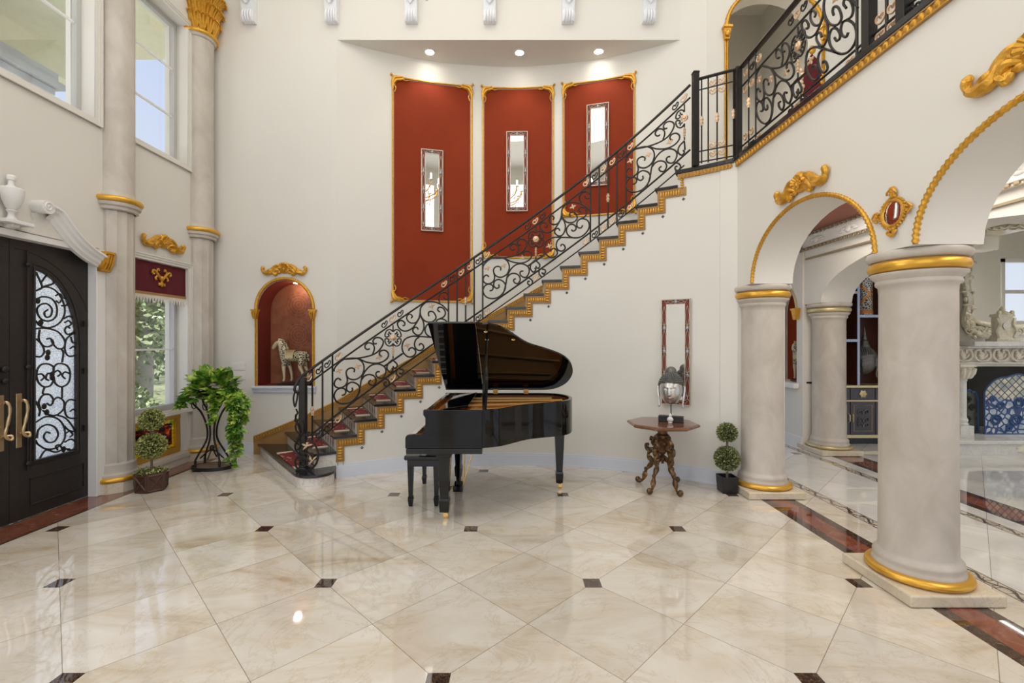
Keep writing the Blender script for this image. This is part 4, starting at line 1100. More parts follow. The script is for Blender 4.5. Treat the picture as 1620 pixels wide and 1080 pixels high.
# ============================================================ GILT ONLAYS
def onlay(name, label, loc, rz, w=.62, mat='gold', rot=0.0, arch_=0.0):
    """scrolled appliqué: centre shell with rolled leaves either side; local x across, z up, -y out"""
    o = thing(name, label, 'ornament', loc, rz); k = w / .62
    Wz = W[o]; W[o] = Vector((0, 0, 0))
    def b(mb, nm):
        mb.xf(Matrix.Rotation(rot, 4, 'Y') @ Matrix.Diagonal((k, k, k, 1))); mb.build(nm, M[mat], o)
    c = MB(); c.ell((0, -.012, 0), .085, .03, .062, 16, 8)
    for i in range(9):
        a = PI * (i + .5) / 9; c.tube([(math.cos(a) * .03, -.02, .01 + math.sin(a) * .02), (math.cos(a) * .075, -.045, .01 + math.sin(a) * .065), (math.cos(a) * .10, -.03, .01 + math.sin(a) * .085)], [.012, .018, .010], 6)
    for a in range(20):
        t_ = a * .5; rr = .04 - .0014 * a; c.ell((rr * math.cos(t_), -.045, rr * math.sin(t_) - .005), .010, .012, .010, 6, 4)
    c.ell((0, -.05, -.005), .018, .014, .018, 10, 6)
    b(c, 'shell')
    for s_ in (-1, 1):
        l = MB()
        def T(pts, r): l.tube(cr([(s_ * x, y, z) for x, y, z in pts], 4), r, 7)
        def R(n_, a0_, a1_): return [1.3 * a0_ * math.sin(PI * (i + .6) / (n_ + .8)) + a1_ for i in range(n_)]
        p = [(.03, -.02, .045), (.09, -.035, .05), (.14, -.03, .02), (.17, -.025, -.02), (.21, -.03, -.05), (.26, -.025, -.055), (.295, -.03, -.035), (.29, -.035, -.012)]
        T(p, R(29, .022, .008)[:29])
        T([(.29, -.03, -.05), (.305, -.03, -.01), (.30, -.035, .018), (.278, -.03, .015)], R(13, .013, .008))
        T([(.06, -.02, -.03), (.11, -.04, -.01), (.15, -.03, -.045), (.12, -.03, -.075), (.095, -.03, -.055)], R(17, .015, .007))
        T([(.15, -.02, .0), (.19, -.045, -.02), (.23, -.03, -.035), (.22, -.03, -.075)], R(13, .014, .007))
        T([(.10, -.02, -.03), (.13, -.03, -.07), (.125, -.03, -.10)], R(9, .012, .006))
        l.ell((s_ * .297, -.03, .022), .024, .02, .024, 8, 6); l.ell((s_ * .20, -.03, -.045), .03, .022, .022, 8, 6); l.ell((s_ * .25, -.028, -.05), .026, .02, .02, 8, 6)
        l.ell((s_ * .10, -.025, .01), .045, .026, .035, 8, 6)
        for j in range(7): l.ell((s_ * (.06 + j * .034), -.034, .062 - j * .020), .015, .014, .015, 7, 5)
        l.ell((s_ * .075, -.02, -.045), .03, .02, .022, 8, 6); l.ell((s_ * .155, -.025, -.012), .03, .02, .022, 8, 6)
        b(l, 'leaf_scroll')
    W[o] = Wz; return o
onlay('gilt_onlay', 'gold carved scroll ornament above the arched horse niche', PY(451, 426, YB - .002), 0, .62)
onlay('gilt_onlay', 'gold carved scroll ornament on the wall above the burgundy window valance', (XL + .002, 5.65, 2.81), PI / 2, .66)
onlay('gilt_onlay', 'gold carved scroll ornament above the first arch beside the staircase', PX(1270, 292, 2.448), -PI / 2, .66)
onlay('gilt_onlay', 'gold carved scroll ornament cut off by the right edge above the near arch', (2.448, 2.12, 2.96), -PI / 2, .66)

# ============================================================ ROPE MOULDINGS OF THE ARCHES
def rope_arch(label, A, x, extra=0):
    pts = [Vector((x, a, b)) for a, b in arch(A[0], A[1], ZCAP + .002, .60, 180)]
    c = ((A[0] + A[1]) / 2)
    pts = [Vector((x, c + (p.y - c) * 1.0, p.z)) for p in pts]
    mb = MB().tube(cr(pts, 2), .017, 8, rope=190.0)
    mb.build('rope_moulding', M['gold'], label=label, cat='moulding', sharp=180)
rope_arch('gold rope moulding edging the first arch next to the staircase', A1, 2.446)
rope_arch('gold rope moulding edging the large arch at the right side', A2, 2.446)
# niche frame with pilasters, capitals, arch rope and sill
nf = thing('niche_surround', 'gold rope-arched frame with small capitals around the horse niche', 'frame', (NC, YB, NZ0))
hw = (NX1 - NX0) / 2
P = [Vector((NC + (hw + .012) * math.cos(PI * i / 60), YB - .014, NZS + .01 + .432 * math.sin(PI * i / 60))) for i in range(61)]
MB().tube(cr(P, 4), .022, 8, rope=210.0).build('arch_rope', M['gold'], nf, sharp=180)
for s_ in (-1, 1):
    x = NC + s_ * (hw + .012)
    MB().tube([(x - .011, YB - .01, NZ0 + .0), (x - .011, YB - .01, NZS - .12)], .010, 6).tube([(x + .011, YB - .01, NZ0), (x + .011, YB - .01, NZS - .12)], .010, 6).build('pilaster', M['gold'], nf)
    mb = MB().box(x - .05, x + .05, YB - .07, YB - .001, NZS - .02, NZS + .004).box(x - .042, x + .042, YB - .06, YB - .001, NZS - .035, NZS - .02).taper(x, YB - .026, NZS - .13, NZS - .035, .022, .02, .036, .025)
    for j in (-1, 0, 1):
        mb.tube(cr([(x + j * .014, YB - .05, NZS - .125), (x + j * .024, YB - .066, NZS - .08), (x + j * .03, YB - .072, NZS - .045)], 3), .010, 6)
        mb.ell((x + j * .03, YB - .062, NZS - .048), .014, .014, .014, 8, 5)
    mb.build('capital', M['gold'], nf)
mb = MB()
for (z0, z1, d) in ((NZ0 - .028, NZ0 - .002, .075), (NZ0 - .05, NZ0 - .028, .055), (NZ0 - .085, NZ0 - .05, .035), (NZ0 - .10, NZ0 - .085, .022)): mb.box(NX0 - .05, NX1 + .05, YB - d, YB - .001, z0, z1)
mb.build('sill', M['baseboard'], nf, bevel=.004)
mb = MB().lathe([(.001, 0), (.07, 0), (.07, -.006), (.001, -.006)], (NC + .1, YB + .20, NZS + .405), 20)
emi = NT('lit_downlight_lens'); emi.set((1, 1, 1), .5); emi.b.inputs['Emission Color'].default_value = (1, .93, .82, 1); emi.b.inputs['Emission Strength'].default_value = 9; M['lit'] = emi.m
mb.build('niche_downlight', M['lit'], label='small round lit downlight in the top of the red niche', cat='downlight')
def plight(name, loc, e, color=(1, .85, .66), size=.05, spot=None):
    l = bpy.data.lights.new(name, 'SPOT' if spot else 'POINT'); l.energy = e; l.color = color; l.shadow_soft_size = size
    if spot: l.spot_size = math.radians(spot); l.spot_blend = .6
    o = bpy.data.objects.new(name, l); col.objects.link(o); o.location = loc; return o
plight('niche_lamp', (NC + .1, YB + .18, NZS + .36), 3.5)

# ============================================================ RED PANELS ON THE CURVED WALL
def red_panel_thing(label, x0, x1, ytop, ybot):
    a0_ = ang(PR(x0, 300, ROUT)); a1_ = ang(PR(x1, 300, ROUT))
    z1_ = (PR(x0, ytop[0], ROUT).z + PR(x1, ytop[1], ROUT).z) / 2; z0_ = (PR(x0, ybot[0], ROUT).z + PR(x1, ybot[1], ROUT).z) / 2
    t_ = thing('wall_panel', label, 'wall panel', cyl((a0_ + a1_) / 2, ROUT, z0_), group='red panels on the curved wall')
    r = ROUT - .002; k = .16   # scooped corners
    def outline(ins):
        da = ins / ROUT * 57.3; A0_, A1_, Z0, Z1 = a0_ + da, a1_ - da, z0_ + ins, z1_ - ins; ka = k / ROUT * 57.3; o_ = []
        for (ca, cz, sa, sz) in ((A0_, Z0, 1, 1), (A1_, Z0, -1, 1), (A1_, Z1, -1, -1), (A0_, Z1, 1, -1)):
            q = []
            for i in range(6):
                th = PI / 2 * i / 5; q.append((ca + sa * ka * (1 - math.sin(th)) , cz + sz * k * (1 - math.cos(th)) ))
            if sa * sz < 0: q = list(reversed(q))
            o_ += q
        return o_
    # field: columns of quads between the outline
    N = 16; rows = []
    mb = MB()
    A0_, A1_ = a0_ + .25, a1_ - .25; Z0, Z1 = z0_ + .02, z1_ - .02; ka = k / ROUT * 57.3
    angs = sorted(set([A0_ + (A1_ - A0_) * i / N for i in range(N + 1)] + [A0_ + ka * i / 6 for i in range(7)] + [A1_ - ka * i / 6 for i in range(7)]))
    for a in angs:
        e = min(a - A0_, A1_ - a); c_ = 0
        if e < ka: u = 1 - e / ka; c_ = k * (1 - math.sqrt(max(0, 1 - u * u)))
        rows.append([cyl(a, r, Z0 + c_), cyl(a, r, Z1 - c_), cyl(a, r - .004, Z1 - c_), cyl(a, r - .004, Z0 + c_)])
    mb.grid(rows, closed_v=True); mb.build('field', M['red'], t_, sharp=30)
    # gilt frame
    P_ = [cyl(a0_, r - .008, z0_), cyl(a1_, r - .008, z0_)]
    fr = MB()
    up1 = [cyl(a0_ + (a1_ - a0_) * i / 14, r - .010, z1_) for i in range(15)]; lo1 = [cyl(a0_ + (a1_ - a0_) * i / 14, r - .010, z0_) for i in range(15)]
    fr.tube(up1, .013, 6).tube(lo1, .013, 6).tube([lo1[0], up1[0]], .013, 6).tube([lo1[-1], up1[-1]], .013, 6)
    fr.build('gilt_frame', M['gold'], t_)
    for (a, z, sa, sz) in ((a0_, z0_, 1, 1), (a1_, z0_, -1, 1), (a1_, z1_, -1, -1), (a0_, z1_, 1, -1)):
        c = MB()
        def q(x, y, d=.02): return cyl(a + sa * (x * 1.3 - .012) / ROUT * 57.3, r - d, z + sz * (y * 1.3 - .012))
        c.tube(cr([q(.15, .01), (q(.10, .035)), q(.05, .05), q(.015, .10), q(.01, .17)], 4), [.012 + .013 * math.sin(PI * i / 16) for i in range(17)], 6)
        c.tube(cr([q(.12, .0), q(.07, .02, .03), q(.03, .03, .035), q(.01, .07, .03), q(0, .12)], 4), [.012 + .015 * math.sin(PI * i / 16) for i in range(17)], 6)
        c.tube(cr([q(.03, .19), q(.045, .15, .03), q(.03, .115, .03), q(.012, .13)], 4), [.008] * 13, 6).tube(cr([q(.19, .03), q(.15, .045, .03), q(.115, .03, .03), q(.13, .012)], 4), [.008] * 13, 6)
        c.ell(q(.03, .03, .03), .03, .022, .03, 10, 6).ell(q(-.005, -.005, .02), .02, .02, .02, 8, 5)
        c.build('corner_ornament', M['gold'], t_)
red_panel_thing('tallest red wall panel in a gold frame, the leftmost of the three on the curved wall', 621, 746, (121, 137), (476, 477))
red_panel_thing('red gold-framed wall panel in the middle of the three on the curved wall', 764, 875, (138, 138), (407, 407))
red_panel_thing('shortest red gold-framed wall panel, the rightmost one high behind the railing', 891, 1004, (134, 118), (342, 336))

# ============================================================ SLIM MIRRORS
def orn_mat():
    return M['palegold']
M['mframe'] = simple('champagne_mirror_frame', (.56, .50, .40), .35, .5, var=.15, sc=25)
M['mback'] = simple('red_mirror_frame_ground', (.20, .026, .015), .5)
M['mjewel'] = simple('grey_mirror_rosette', (.33, .33, .35), .3, .6, var=.3, sc=50)
def slim_mirror():
    o = thing('wall_mirror', 'x', 'mirror', (0, 0, 0)); w, h = .165, .62; b_ = .066
    gl = MB().box(-w + b_, w - b_, -.016, -.012, -h + b_, h - b_); gl.build('mirror_glass', M['mirror'], o, smooth=False)
    f = MB()
    def bar(x0, x1, z0, z1, d=.03): f.box(x0, x1, -d, -.004, z0, z1)
    bar(-w, -w + .010, -h, h); bar(w - .010, w, -h, h); bar(-w + .01, w - .01, h - .010, h); bar(-w + .01, w - .01, -h, -h + .010)
    e = b_
    bar(-w + e - .008, -w + e, -h + e - .008, h - e + .008, .026); bar(w - e, w - e + .008, -h + e - .008, h - e + .008, .026)
    bar(-w + e, w - e, h - e, h - e + .008, .026); bar(-w + e, w - e, -h + e - .008, -h + e, .026)
    f.build('frame', M['mframe'], o, smooth=False)
    g = MB(); g.box(-w + .01, -w + e - .008, -.012, -.004, -h + .01, h - .01).box(w - e + .008, w - .01, -.012, -.004, -h + .01, h - .01)
    g.box(-w + e - .008, w - e + .008, -.012, -.004, h - e + .008, h - .01).box(-w + e - .008, w - e + .008, -.012, -.004, -h + .01, -h + e - .008)
    g.build('frame_ground', M['mback'], o, smooth=False)
    fr = MB()
    for sx in (-1, 1):
        x = sx * (w - .010 - (e - .018) / 2)
        for i in range(4):
            z0_, z1_ = -h + e + .01 + i * .275, -h + e + .01 + (i + 1) * .275; zc_ = (z0_ + z1_) / 2
            for q in (-1, 1):
                fr.tube(cr([(x, -.018, z0_ + .02), (x + q * .018, -.02, zc_ - .04), (x + q * .018, -.02, zc_ + .04), (x, -.018, z1_ - .02)], 3), .0032, 5)
                fr.tube(cr([(x + q * .02, -.018, z0_ + .05), (x, -.02, z0_ + .015), (x + q * .02, -.018, z0_ - .02)], 3), .003, 5)
    for sz in (-1, 1):
        z = sz * (h - .033)
        for q in (-1, 1):
            for qq in (-1, 1): fr.tube(cr([(q * .02, -.018, z), (q * .06, -.02, z + qq * .016), (q * .10, -.018, z)], 3), .0032, 5)
            fr.tube([(q * .10, -.018, z - .02), (q * .13, -.018, z + .02)], .003, 5)
    fr.build('fretwork', M['mframe'], o)
    for sx in (-1, 1):
        for i in range(3): 
            j = MB(); j.ell((sx * (w - .010 - (e - .018) / 2), -.022, -h + e + .01 + (i + 1) * .275), .021, .010, .021, 8, 5, fn=lambda d: 1 + .15 * math.cos(6 * math.atan2(d.z, d.x))); j.build('rosette', M['mjewel'], o)
    for sz in (-1, 1):
        j = MB(); j.ell((0, -.022, sz * (h - .033)), .021, .010, .021, 8, 5, fn=lambda d: 1 + .15 * math.cos(6 * math.atan2(d.z, d.x))); j.build('rosette', M['mjewel'], o)
    return o
mir = slim_mirror(); first = True
for (x0, y0, x1, y1, R_, lab) in ((667, 238, 700, 366, ROUT, 'slim silver-framed mirror hung lowest, in the leftmost red panel'),
                            (802, 210, 834, 334, ROUT, 'slim ornate mirror in the middle red panel'),
                            (929, 166, 963, 294, ROUT, 'slim ornate mirror hung highest, in the rightmost red panel behind the railing'),
                            (1048, 473, 1092, 640, RIN, 'slim mirror with red fretwork frame on the cream wall above the octagonal table')):
    o = mir if first else copy_tree(mir); first = False
    p = (PR(x0, (y0 + y1) / 2, R_) + PR(x1, (y0 + y1) / 2, R_)) / 2; a = ang(p)
    c = cyl(a, R_ - .010, (PR(x0, (y0 + y1) / 2, R_).z + PR(x1, (y0 + y1) / 2, R_).z) / 2)
    o.location = c; o.rotation_euler = (0, 0, -math.radians(a)); tag(o, lab, 'mirror', 'slim wall mirrors')

# ============================================================ CEILING BRACKETS AND DOWNLIGHTS
def bracket():
    o = thing('ceiling_bracket', 'x', 'bracket', (0, 0, 0))
    prof = [(0, 0), (.08, .0), (.10, .03), (.11, .08), (.10, .13), (.08, .15), (.10, .18), (.12, .30), (.17, .50), (.27, .70), (.30, .90), (.30, 1.2), (0, 1.2)]
    MB().prism(prof, [], -.085, .085, lambda a, b, d: (d, -a, b)).build('body', M['corbel'], o, sharp=30)
    for dx in (-.055, -.018, .018, .055):
        MB().tube(cr([(dx, -.02, .008), (dx, -.09, .01), (dx, -.118, .06), (dx, -.112, .12), (dx, -.09, .145)], 3), .014, 6).build('reed', M['corbel'], o)
    mb = MB()
    for i in range(8):
        z = .22 + i * .11; y = -(.115 + .2 * (max(0, z - .3) / .9) ** .8)
        for s_ in (-1, 1): mb.tube([(0, y - .01, z), (s_ * .04, y - .035, z + .05), (s_ * .055, y - .01, z + .10)], [.012, .02, .008], 6)
    mb.build('acanthus_leaf', M['corbel'], o)
    return o
br = bracket(); first = True
ordn = ['leftmost, nearest the corner', 'second from the left', 'third from the left', 'fourth from the left', 'fifth from the left', 'rightmost']
for i, px in enumerate((397, 527, 652, 775, 898, 1025)):
    o = br if first else copy_tree(br); first = False
    o.location = PY(px, 39, YB - .002); tag(o, 'white carved bracket high on the back wall, %s of six' % ordn[i], 'bracket', 'carved brackets along the top of the back wall')
first = True
for i, (px, py) in enumerate(((680, 82), (822, 83), (947, 81))):
    Y = F * (ZS - H) / (540 - py); p = Vector(((px - 810) / F * Y, Y, ZS))
    d = thing('recessed_downlight', 'round lit downlight in the curved soffit, %s of the three' % ['left', 'middle', 'right'][i], 'downlight', p, group='downlights in the soffit')
    MB().lathe([(.062, -.001), (.085, -.002), (.085, -.008), (.062, -.010)], p, 24, cap=False).build('trim_ring', M['white'], d)
    MB().lathe([(.001, -.004), (.062, -.004)], p, 20).build('lamp_lens', M['lit'], d)
    l = plight('downlight_lamp', p - Vector((0, 0, .03)), 15, (1, .9, .74), .04, spot=95)
# chandelier (hangs just above the frame; its lowest crystals show)
ch = thing('chandelier', 'large crystal chandelier hanging above, only its lowest crystals showing at the top', 'chandelier', (-.66, 3.45, 4.17))
c0 = Vector((-.66, 3.45, 0))
M['crystal'] = simple('crystal_drops', (.9, .88, .82), .08, .2)
MB().lathe([(.02, 8.39), (.02, 6.0), (.05, 5.95), (.03, 5.7), (.08, 5.5), (.03, 5.3), (.06, 5.1), (.10, 4.95), (.04, 4.8), (.001, 4.75)], c0, 14).build('stem', M['gold'], ch)
arm = MB(); drops = MB(); cand = MB()
for i in range(12):
    a = 2 * PI * i / 12; d = Vector((math.cos(a), math.sin(a), 0))
    arm.tube(cr([c0 + d * .04 + Vector((0, 0, 5.1)), c0 + d * .3 + Vector((0, 0, 4.85)), c0 + d * .62 + Vector((0, 0, 4.95)), c0 + d * .7 + Vector((0, 0, 5.15))], 4), .012, 6)
    cand.tube([c0 + d * .7 + Vector((0, 0, 5.15)), c0 + d * .7 + Vector((0, 0, 5.28))], .014, 6); drops.ell(c0 + d * .7 + Vector((0, 0, 5.14)), .05, .05, .015, 8, 5)
    for r_, z in ((.7, 5.06), (.5, 4.78), (.3, 4.62), (.62, 4.88)):
        drops.ell(c0 + d * r_ + Vector((0, 0, z)), .014, .014, .035, 6, 4)
for z, r_ in ((4.18, .02), (4.25, .05), (4.33, .09), (4.42, .13), (4.52, .18), (4.62, .24), (4.72, .3)):
    for i in range(max(1, int(r_ * 60))):
        a = 2 * PI * i / max(1, int(r_ * 60)); drops.ell(c0 + Vector((r_ * math.cos(a), r_ * math.sin(a), z)), .018, .018, .028, 6, 4)
drops.tube([c0 + Vector((0, 0, 4.2)), c0 + Vector((0, 0, 4.75))], .006, 5)
arm.build('arm', M['gold'], ch); drops.build('crystal_drops', M['crystal'], ch, kind='stuff'); cand.build('candle', M['lit'], ch)
plight('chandelier_lamp', (-.66, 3.45, 5.45), 40, (1, .88, .7), .35)
# wall plates
sw = thing('switch_plate', 'white multi-gang switch plate on the back wall, the upper of two beside the plant', 'switch plate', PY(377, 579, YB - .001))
for nm, py, lab in (('a', 579, None), ('b', 594, None)):
    c = PY(377, py, YB)
    if nm == 'b': sw = thing('switch_plate', 'white switch plate just below the other one on the back wall by the plant', 'switch plate', PY(377, 594, YB - .001))
    MB().box(c.x - .105, c.x + .105, YB - .008, YB - .0005, c.z - .055, c.z + .055).build('plate', M['plug'], sw, bevel=.002)
    for i in range(4): MB().box(c.x - .085 + i * .047, c.x - .055 + i * .047, YB - .012, YB - .0085, c.z - .032, c.z + .032).build('rocker', M['plug'], sw, bevel=.001)
c = PY(386, 679, YB)
ol = thing('power_outlet', 'white wall socket low on the back wall near the trailing vine', 'socket', (c.x, YB - .001, c.z))
MB().box(c.x - .036, c.x + .036, YB - .006, YB - .0005, c.z - .058, c.z + .058).build('plate', M['plug'], ol, bevel=.002)
MB().box(c.x - .016, c.x + .016, YB - .009, YB - .0065, c.z + .008, c.z + .04).build('receptacle', M['plug'], ol); MB().box(c.x - .016, c.x + .016, YB - .009, YB - .0065, c.z - .04, c.z - .008).build('receptacle', M['plug'], ol)
# small gilt oval mirror between the arches
c = PX(1414, 337, 2.448)
om = thing('oval_mirror', 'small oval mirror in a heavily carved gold frame between the two arches', 'mirror', c, -PI / 2); om.scale = (.80, .7, .74)
W[om] = Vector((0, 0, 0))
g = MB(); g.ell((0, -.012, 0), .10, .004, .105, 24, 8); g.build('mirror_glass', M['mirror'], om)
fr = MB(); P_ = [(.105 * math.cos(2 * PI * i / 48), -.012, .113 * math.sin(2 * PI * i / 48)) for i in range(48)]
fr.tube(P_, [.014 + .002 * (i % 2) for i in range(48)], 8, closed=True)
for i in range(28):
    a = 2 * PI * i / 28; fr.ell((.124 * math.cos(a), -.014, .132 * math.sin(a)), .012, .012, .012, 7, 5)
fr.build('oval_frame', M['gold'], om)
for (x, z, s_, n_) in ((0, .165, 1.2, 5), (0, -.155, 1.0, 4), (-.145, 0, .8, 4), (.145, 0, .8, 4)):
    k = MB(); rnd = random.Random(int(1000 * (x + z)) + 5)
    ux, uz = (x / max(.001, math.hypot(x, z)), z / max(.001, math.hypot(x, z)))
    for i in range(n_ * 3):
        q = rnd.uniform(-.035, .035) * s_; e = rnd.uniform(-.02, .045 if abs(z) > .1 else .02) * s_
        tap = 1 - max(0, e) / .07
        k.ell((x + ux * e - uz * q * tap, -.022, z + uz * e + ux * q * tap), .014 * s_, .016, .014 * s_, 7, 5)
    for q in (-1, 1):
        k.tube(cr([(x - uz * q * .045, -.02, z + ux * q * .045), (x + ux * .02 - uz * q * .035, -.03, z + uz * .02 + ux * q * .035), (x + ux * .05, -.026, z + uz * .05)], 4), .009, 6)
    k.build('carved_crest', M['gold'], om)
# gilt frame of the upper arch
ua = thing('arch_surround', 'gold arched frame with capitals around the upper hallway opening', 'frame', (3.625, YU, ZU))
P = [Vector((3.625 + .665 * math.cos(PI * i / 50), YU - .014, 5.93 + .57 * math.sin(PI * i / 50))) for i in range(51)]
MB().tube(cr(P, 2), .026, 8, rope=110).build('arch_rope', M['gold'], ua, sharp=180)
for s_ in (-1, 1):
    x = 3.625 + s_ * .67
    MB().tube([(x - .012, YU - .012, ZU), (x - .012, YU - .012, 5.78)], .014, 6).tube([(x + .014, YU - .012, ZU), (x + .014, YU - .012, 5.78)], .012, 6).build('pilaster', M['gold'], ua)
    mb = MB().box(x - .06, x + .06, YU - .08, YU - .001, 5.90, 5.93).taper(x, YU - .03, 5.75, 5.90, .03, .024, .05, .035).ell((x, YU - .07, 5.82), .035, .02, .045, 8, 6); mb.build('capital', M['gold'], ua)
# ============================================================ GRAND PIANO
pn = thing('grand_piano', 'black polished baby grand piano with its lid propped open below the staircase', 'piano', (-.2, 4.7, 0))
YN, YF = 4.03, 5.39
bent = cr([(-.26, YN), (-.11, 4.10), (.01, 4.23), (.15, 4.385), (.33, 4.49), (.49, 4.60), (.59, 4.73), (.64, 4.89), (.645, 5.05), (.60, 5.22), (.50, 5.34), (.36, YF)], 5)
bent = [(p[0], p[1]) for p in [(v.x, v.y) for v in [Vector((a[0], a[1], 0)) for a in bent]]]
outl = [(-.76, YN)] + bent + [(-.76, YF)]
def inset(pts, d):
    out = []
    m = len(pts)
    for i, p in enumerate(pts):
        a = Vector((*pts[(i - 1) % m], 0)); b = Vector((*pts[(i + 1) % m], 0)); t_ = (b - a).normalized(); nn = Vector((-t_.y, t_.x, 0)); out.append((p[0] + nn.x * d, p[1] + nn.y * d))
    return out
inn = inset(outl, .035)
inn[0] = (-.72, YN + .035); inn[-1] = (-.72, YF - .035)
# the deep bottom edge rises a little along the bent side, as in the photograph
rows = []
for (ox_, oy_), (ix, iy) in zip(outl, inn):
    zb_ = .665 if ox_ < .3 else .665 - .015 * min(1, (ox_ - .3) / .3)
    rows.append([(ox_, oy_, zb_), (ox_, oy_, 1.0), (ix, iy, 1.0), (ix, iy, zb_)])
MB().grid(rows, closed_u=True, closed_v=True).build('rim', M['black'], pn, sharp=40, bevel=.004)
M['rimwood'] = simple('mahogany_inner_rim', (.16, .045, .014), .3, var=.2, sc=12)
rows = [[(x, y, .69), (x, y, .975)] for x, y in inset(inn, .003)]
MB().grid(rows, closed_u=True).build('inner_rim', M['rimwood'], pn)
MB().prism(inset(inn, .001), [], .668, .68, lambda a, b, d: (a, b, d)).build('bottom_board', M['blackmatte'], pn, smooth=False)
M['plate'] = simple('gilt_iron_plate', (.85, .27, .02), .35, .25, var=.15, sc=8)
pl_ = [p for p in inset(inn, .03) if p[0] > -.5]
MB().prism([(-.48, YN + .07)] + [p for p in pl_ if p[0] > -.27] + [(-.48, YF - .07)], [], .935, .945, lambda a, b, d: (a, b, d)).build('plate', M['plate'], pn, smooth=False)
M['platebar'] = simple('pale_gold_plate_bar', (.80, .55, .20), .3, .5)
for (x0, y0, x1, y1) in ((-.46, 4.25, .1, 4.42), (-.46, 4.62, .42, 4.80), (-.46, 4.95, .55, 5.05), (-.46, 5.2, .45, 5.22)):
    MB().tube([(x0, y0, .958), (x1, y1, .958)], .013, 6).build('plate_strut', M['platebar'], pn)
sm = MB()
for i in range(60):
    y = YN + .10 + i * (YF - YN - .2) / 60; x1 = -.1 + .7 * (i / 60) ** .8; sm.tube([(-.46, y, .949), (x1, y + .06 * (1 - i / 60) + .04, .949)], .0012, 4)
sm.build('strings', M['brass'], pn, kind='stuff')
# pin block, music desk, fallboard
MB().box(-.72, -.49, YN + .036, YF - .036, .93, .95).build('pin_block', M['plate'], pn, smooth=False)
MB().add([(-.66, YN + .16, .965), (-.66, YF - .12, .965), (-.40, YF - .12, 1.00), (-.40, YN + .16, 1.00), (-.66, YN + .16, .985), (-.66, YF - .12, .985), (-.40, YF - .12, 1.02), (-.40, YN + .16, 1.02)],
         [(0, 1, 2, 3), (7, 6, 5, 4), (0, 4, 5, 1), (1, 5, 6, 2), (2, 6, 7, 3), (3, 7, 4, 0)]).build('music_desk', M['black'], pn, smooth=False, bevel=.003)
MB().box(-.70, -.36, YN + .04, YN + .10, .95, .975).box(-.70, -.36, YF - .10, YF - .04, .95, .975).build('desk_rail', M['black'], pn, smooth=False)
MB().prism([(-.755, .80), (-.735, .80), (-.725, .96), (-.745, .965)], [], YN + .036, YF - .036, lambda a, b, d: (a, d, b)).build('fallboard', M['black'], pn, smooth=False)
prof = [(-.26, 1.0), (-.775, 1.002), (-.776, .958), (-.755, .93), (-.750, .90), (-.752, .86), (-.768, .815), (-.80, .787), (-.905, .784), (-.925, .776), (-.933, .755), (-.933, .665), (-.26, .665)]
for y0, y1 in ((YN - .012, YN + .034), (YF - .034, YF + .012)):
    MB().prism(prof, [], y0, y1, lambda a, b, d: (a, d, b)).build('arm', M['black'], pn, smooth=False, bevel=.005)
MB().box(-.925, -.26, YN - .02, YF + .02, .618, .664).build('keybed', M['black'], pn, smooth=False, bevel=.004)
MB().box(-.935, -.915, YN + .034, YF - .034, .66, .735).build('key_slip', M['black'], pn, smooth=False)
M['ivory'] = simple('white_piano_keys', (.82, .80, .74), .2, var=.01)
wk = MB(); bk = MB(); n = 52; w_ = (YF - YN - .12) / n
for i in range(n):
    y = YN + .06 + i * w_; wk.box(-.912, -.765, y + .0006, y + w_ - .0006, .745, .768)
    if i % 7 not in (2, 6) and i < 51: bk.box(-.858, -.765, y + w_ - .006, y + w_ + .006, .768, .779)
wk.build('white_keys', M['ivory'], pn, smooth=False, kind='stuff'); bk.build('black_keys', M['black'], pn, smooth=False, kind='stuff')
# lid
TH = math.radians(32.2); HY, HZ = YF + .012, 1.028
def lidp(x, y, d):
    e = HY - y; return (x, HY - e * math.cos(TH) + d * math.sin(TH) , HZ + e * math.sin(TH) + d * math.cos(TH))
lo = [(-.775, YN - .015)] + inset(bent, -.015) + [(-.775, YF + .010)]
lo = [(x, min(y, YF + .010)) for x, y in lo]
main = [(x, y) for x, y in lo if x > -.3]
MB().prism([(-.335, YN - .015)] + main + [(-.335, YF + .010)], [], 0, .020, lidp).build('lid', M['black'], pn, smooth=False, bevel=.003)
MB().prism([(-.775, YN - .015), (-.338, YN - .015), (-.338, YF + .010), (-.775, YF + .010)], [], 0, .020, lidp).build('lid_flap', M['black'], pn, smooth=False, bevel=.003)
for (px, py) in ((768, 521), (769, 537), (812, 539)):
    e = .12 if py < 530 else .26; x = (px - 810) / 728 * 4.3
    k = MB(); k.ell(lidp(x, YN + e, -.008), .012, .008, .008, 8, 5).ell(lidp(x, YN + e, -.004), .018, .006, .010, 8, 5); k.build('prop_socket', M['brass'], pn)
for px in (784, 832):
    x = (px - 810) / 728 * 5.37; MB().box(x - .028, x + .028, YF - .055, YF - .03, .99, 1.045).build('lid_hinge', M['brass'], pn, bevel=.003)
pr0 = Vector((-.245, YN + .06, .985)); pr1 = Vector(lidp(-.235, YN + .14, -.003))
dd = pr1 - pr0; MB().tube([pr0, pr0 + dd * .03, pr0 + dd * .30, pr0 + dd * .42, pr0 + dd * .55, pr1], [.018, .020, .026, .024, .012, .010], 4).build('lid_prop', M['black'], pn, sharp=30)
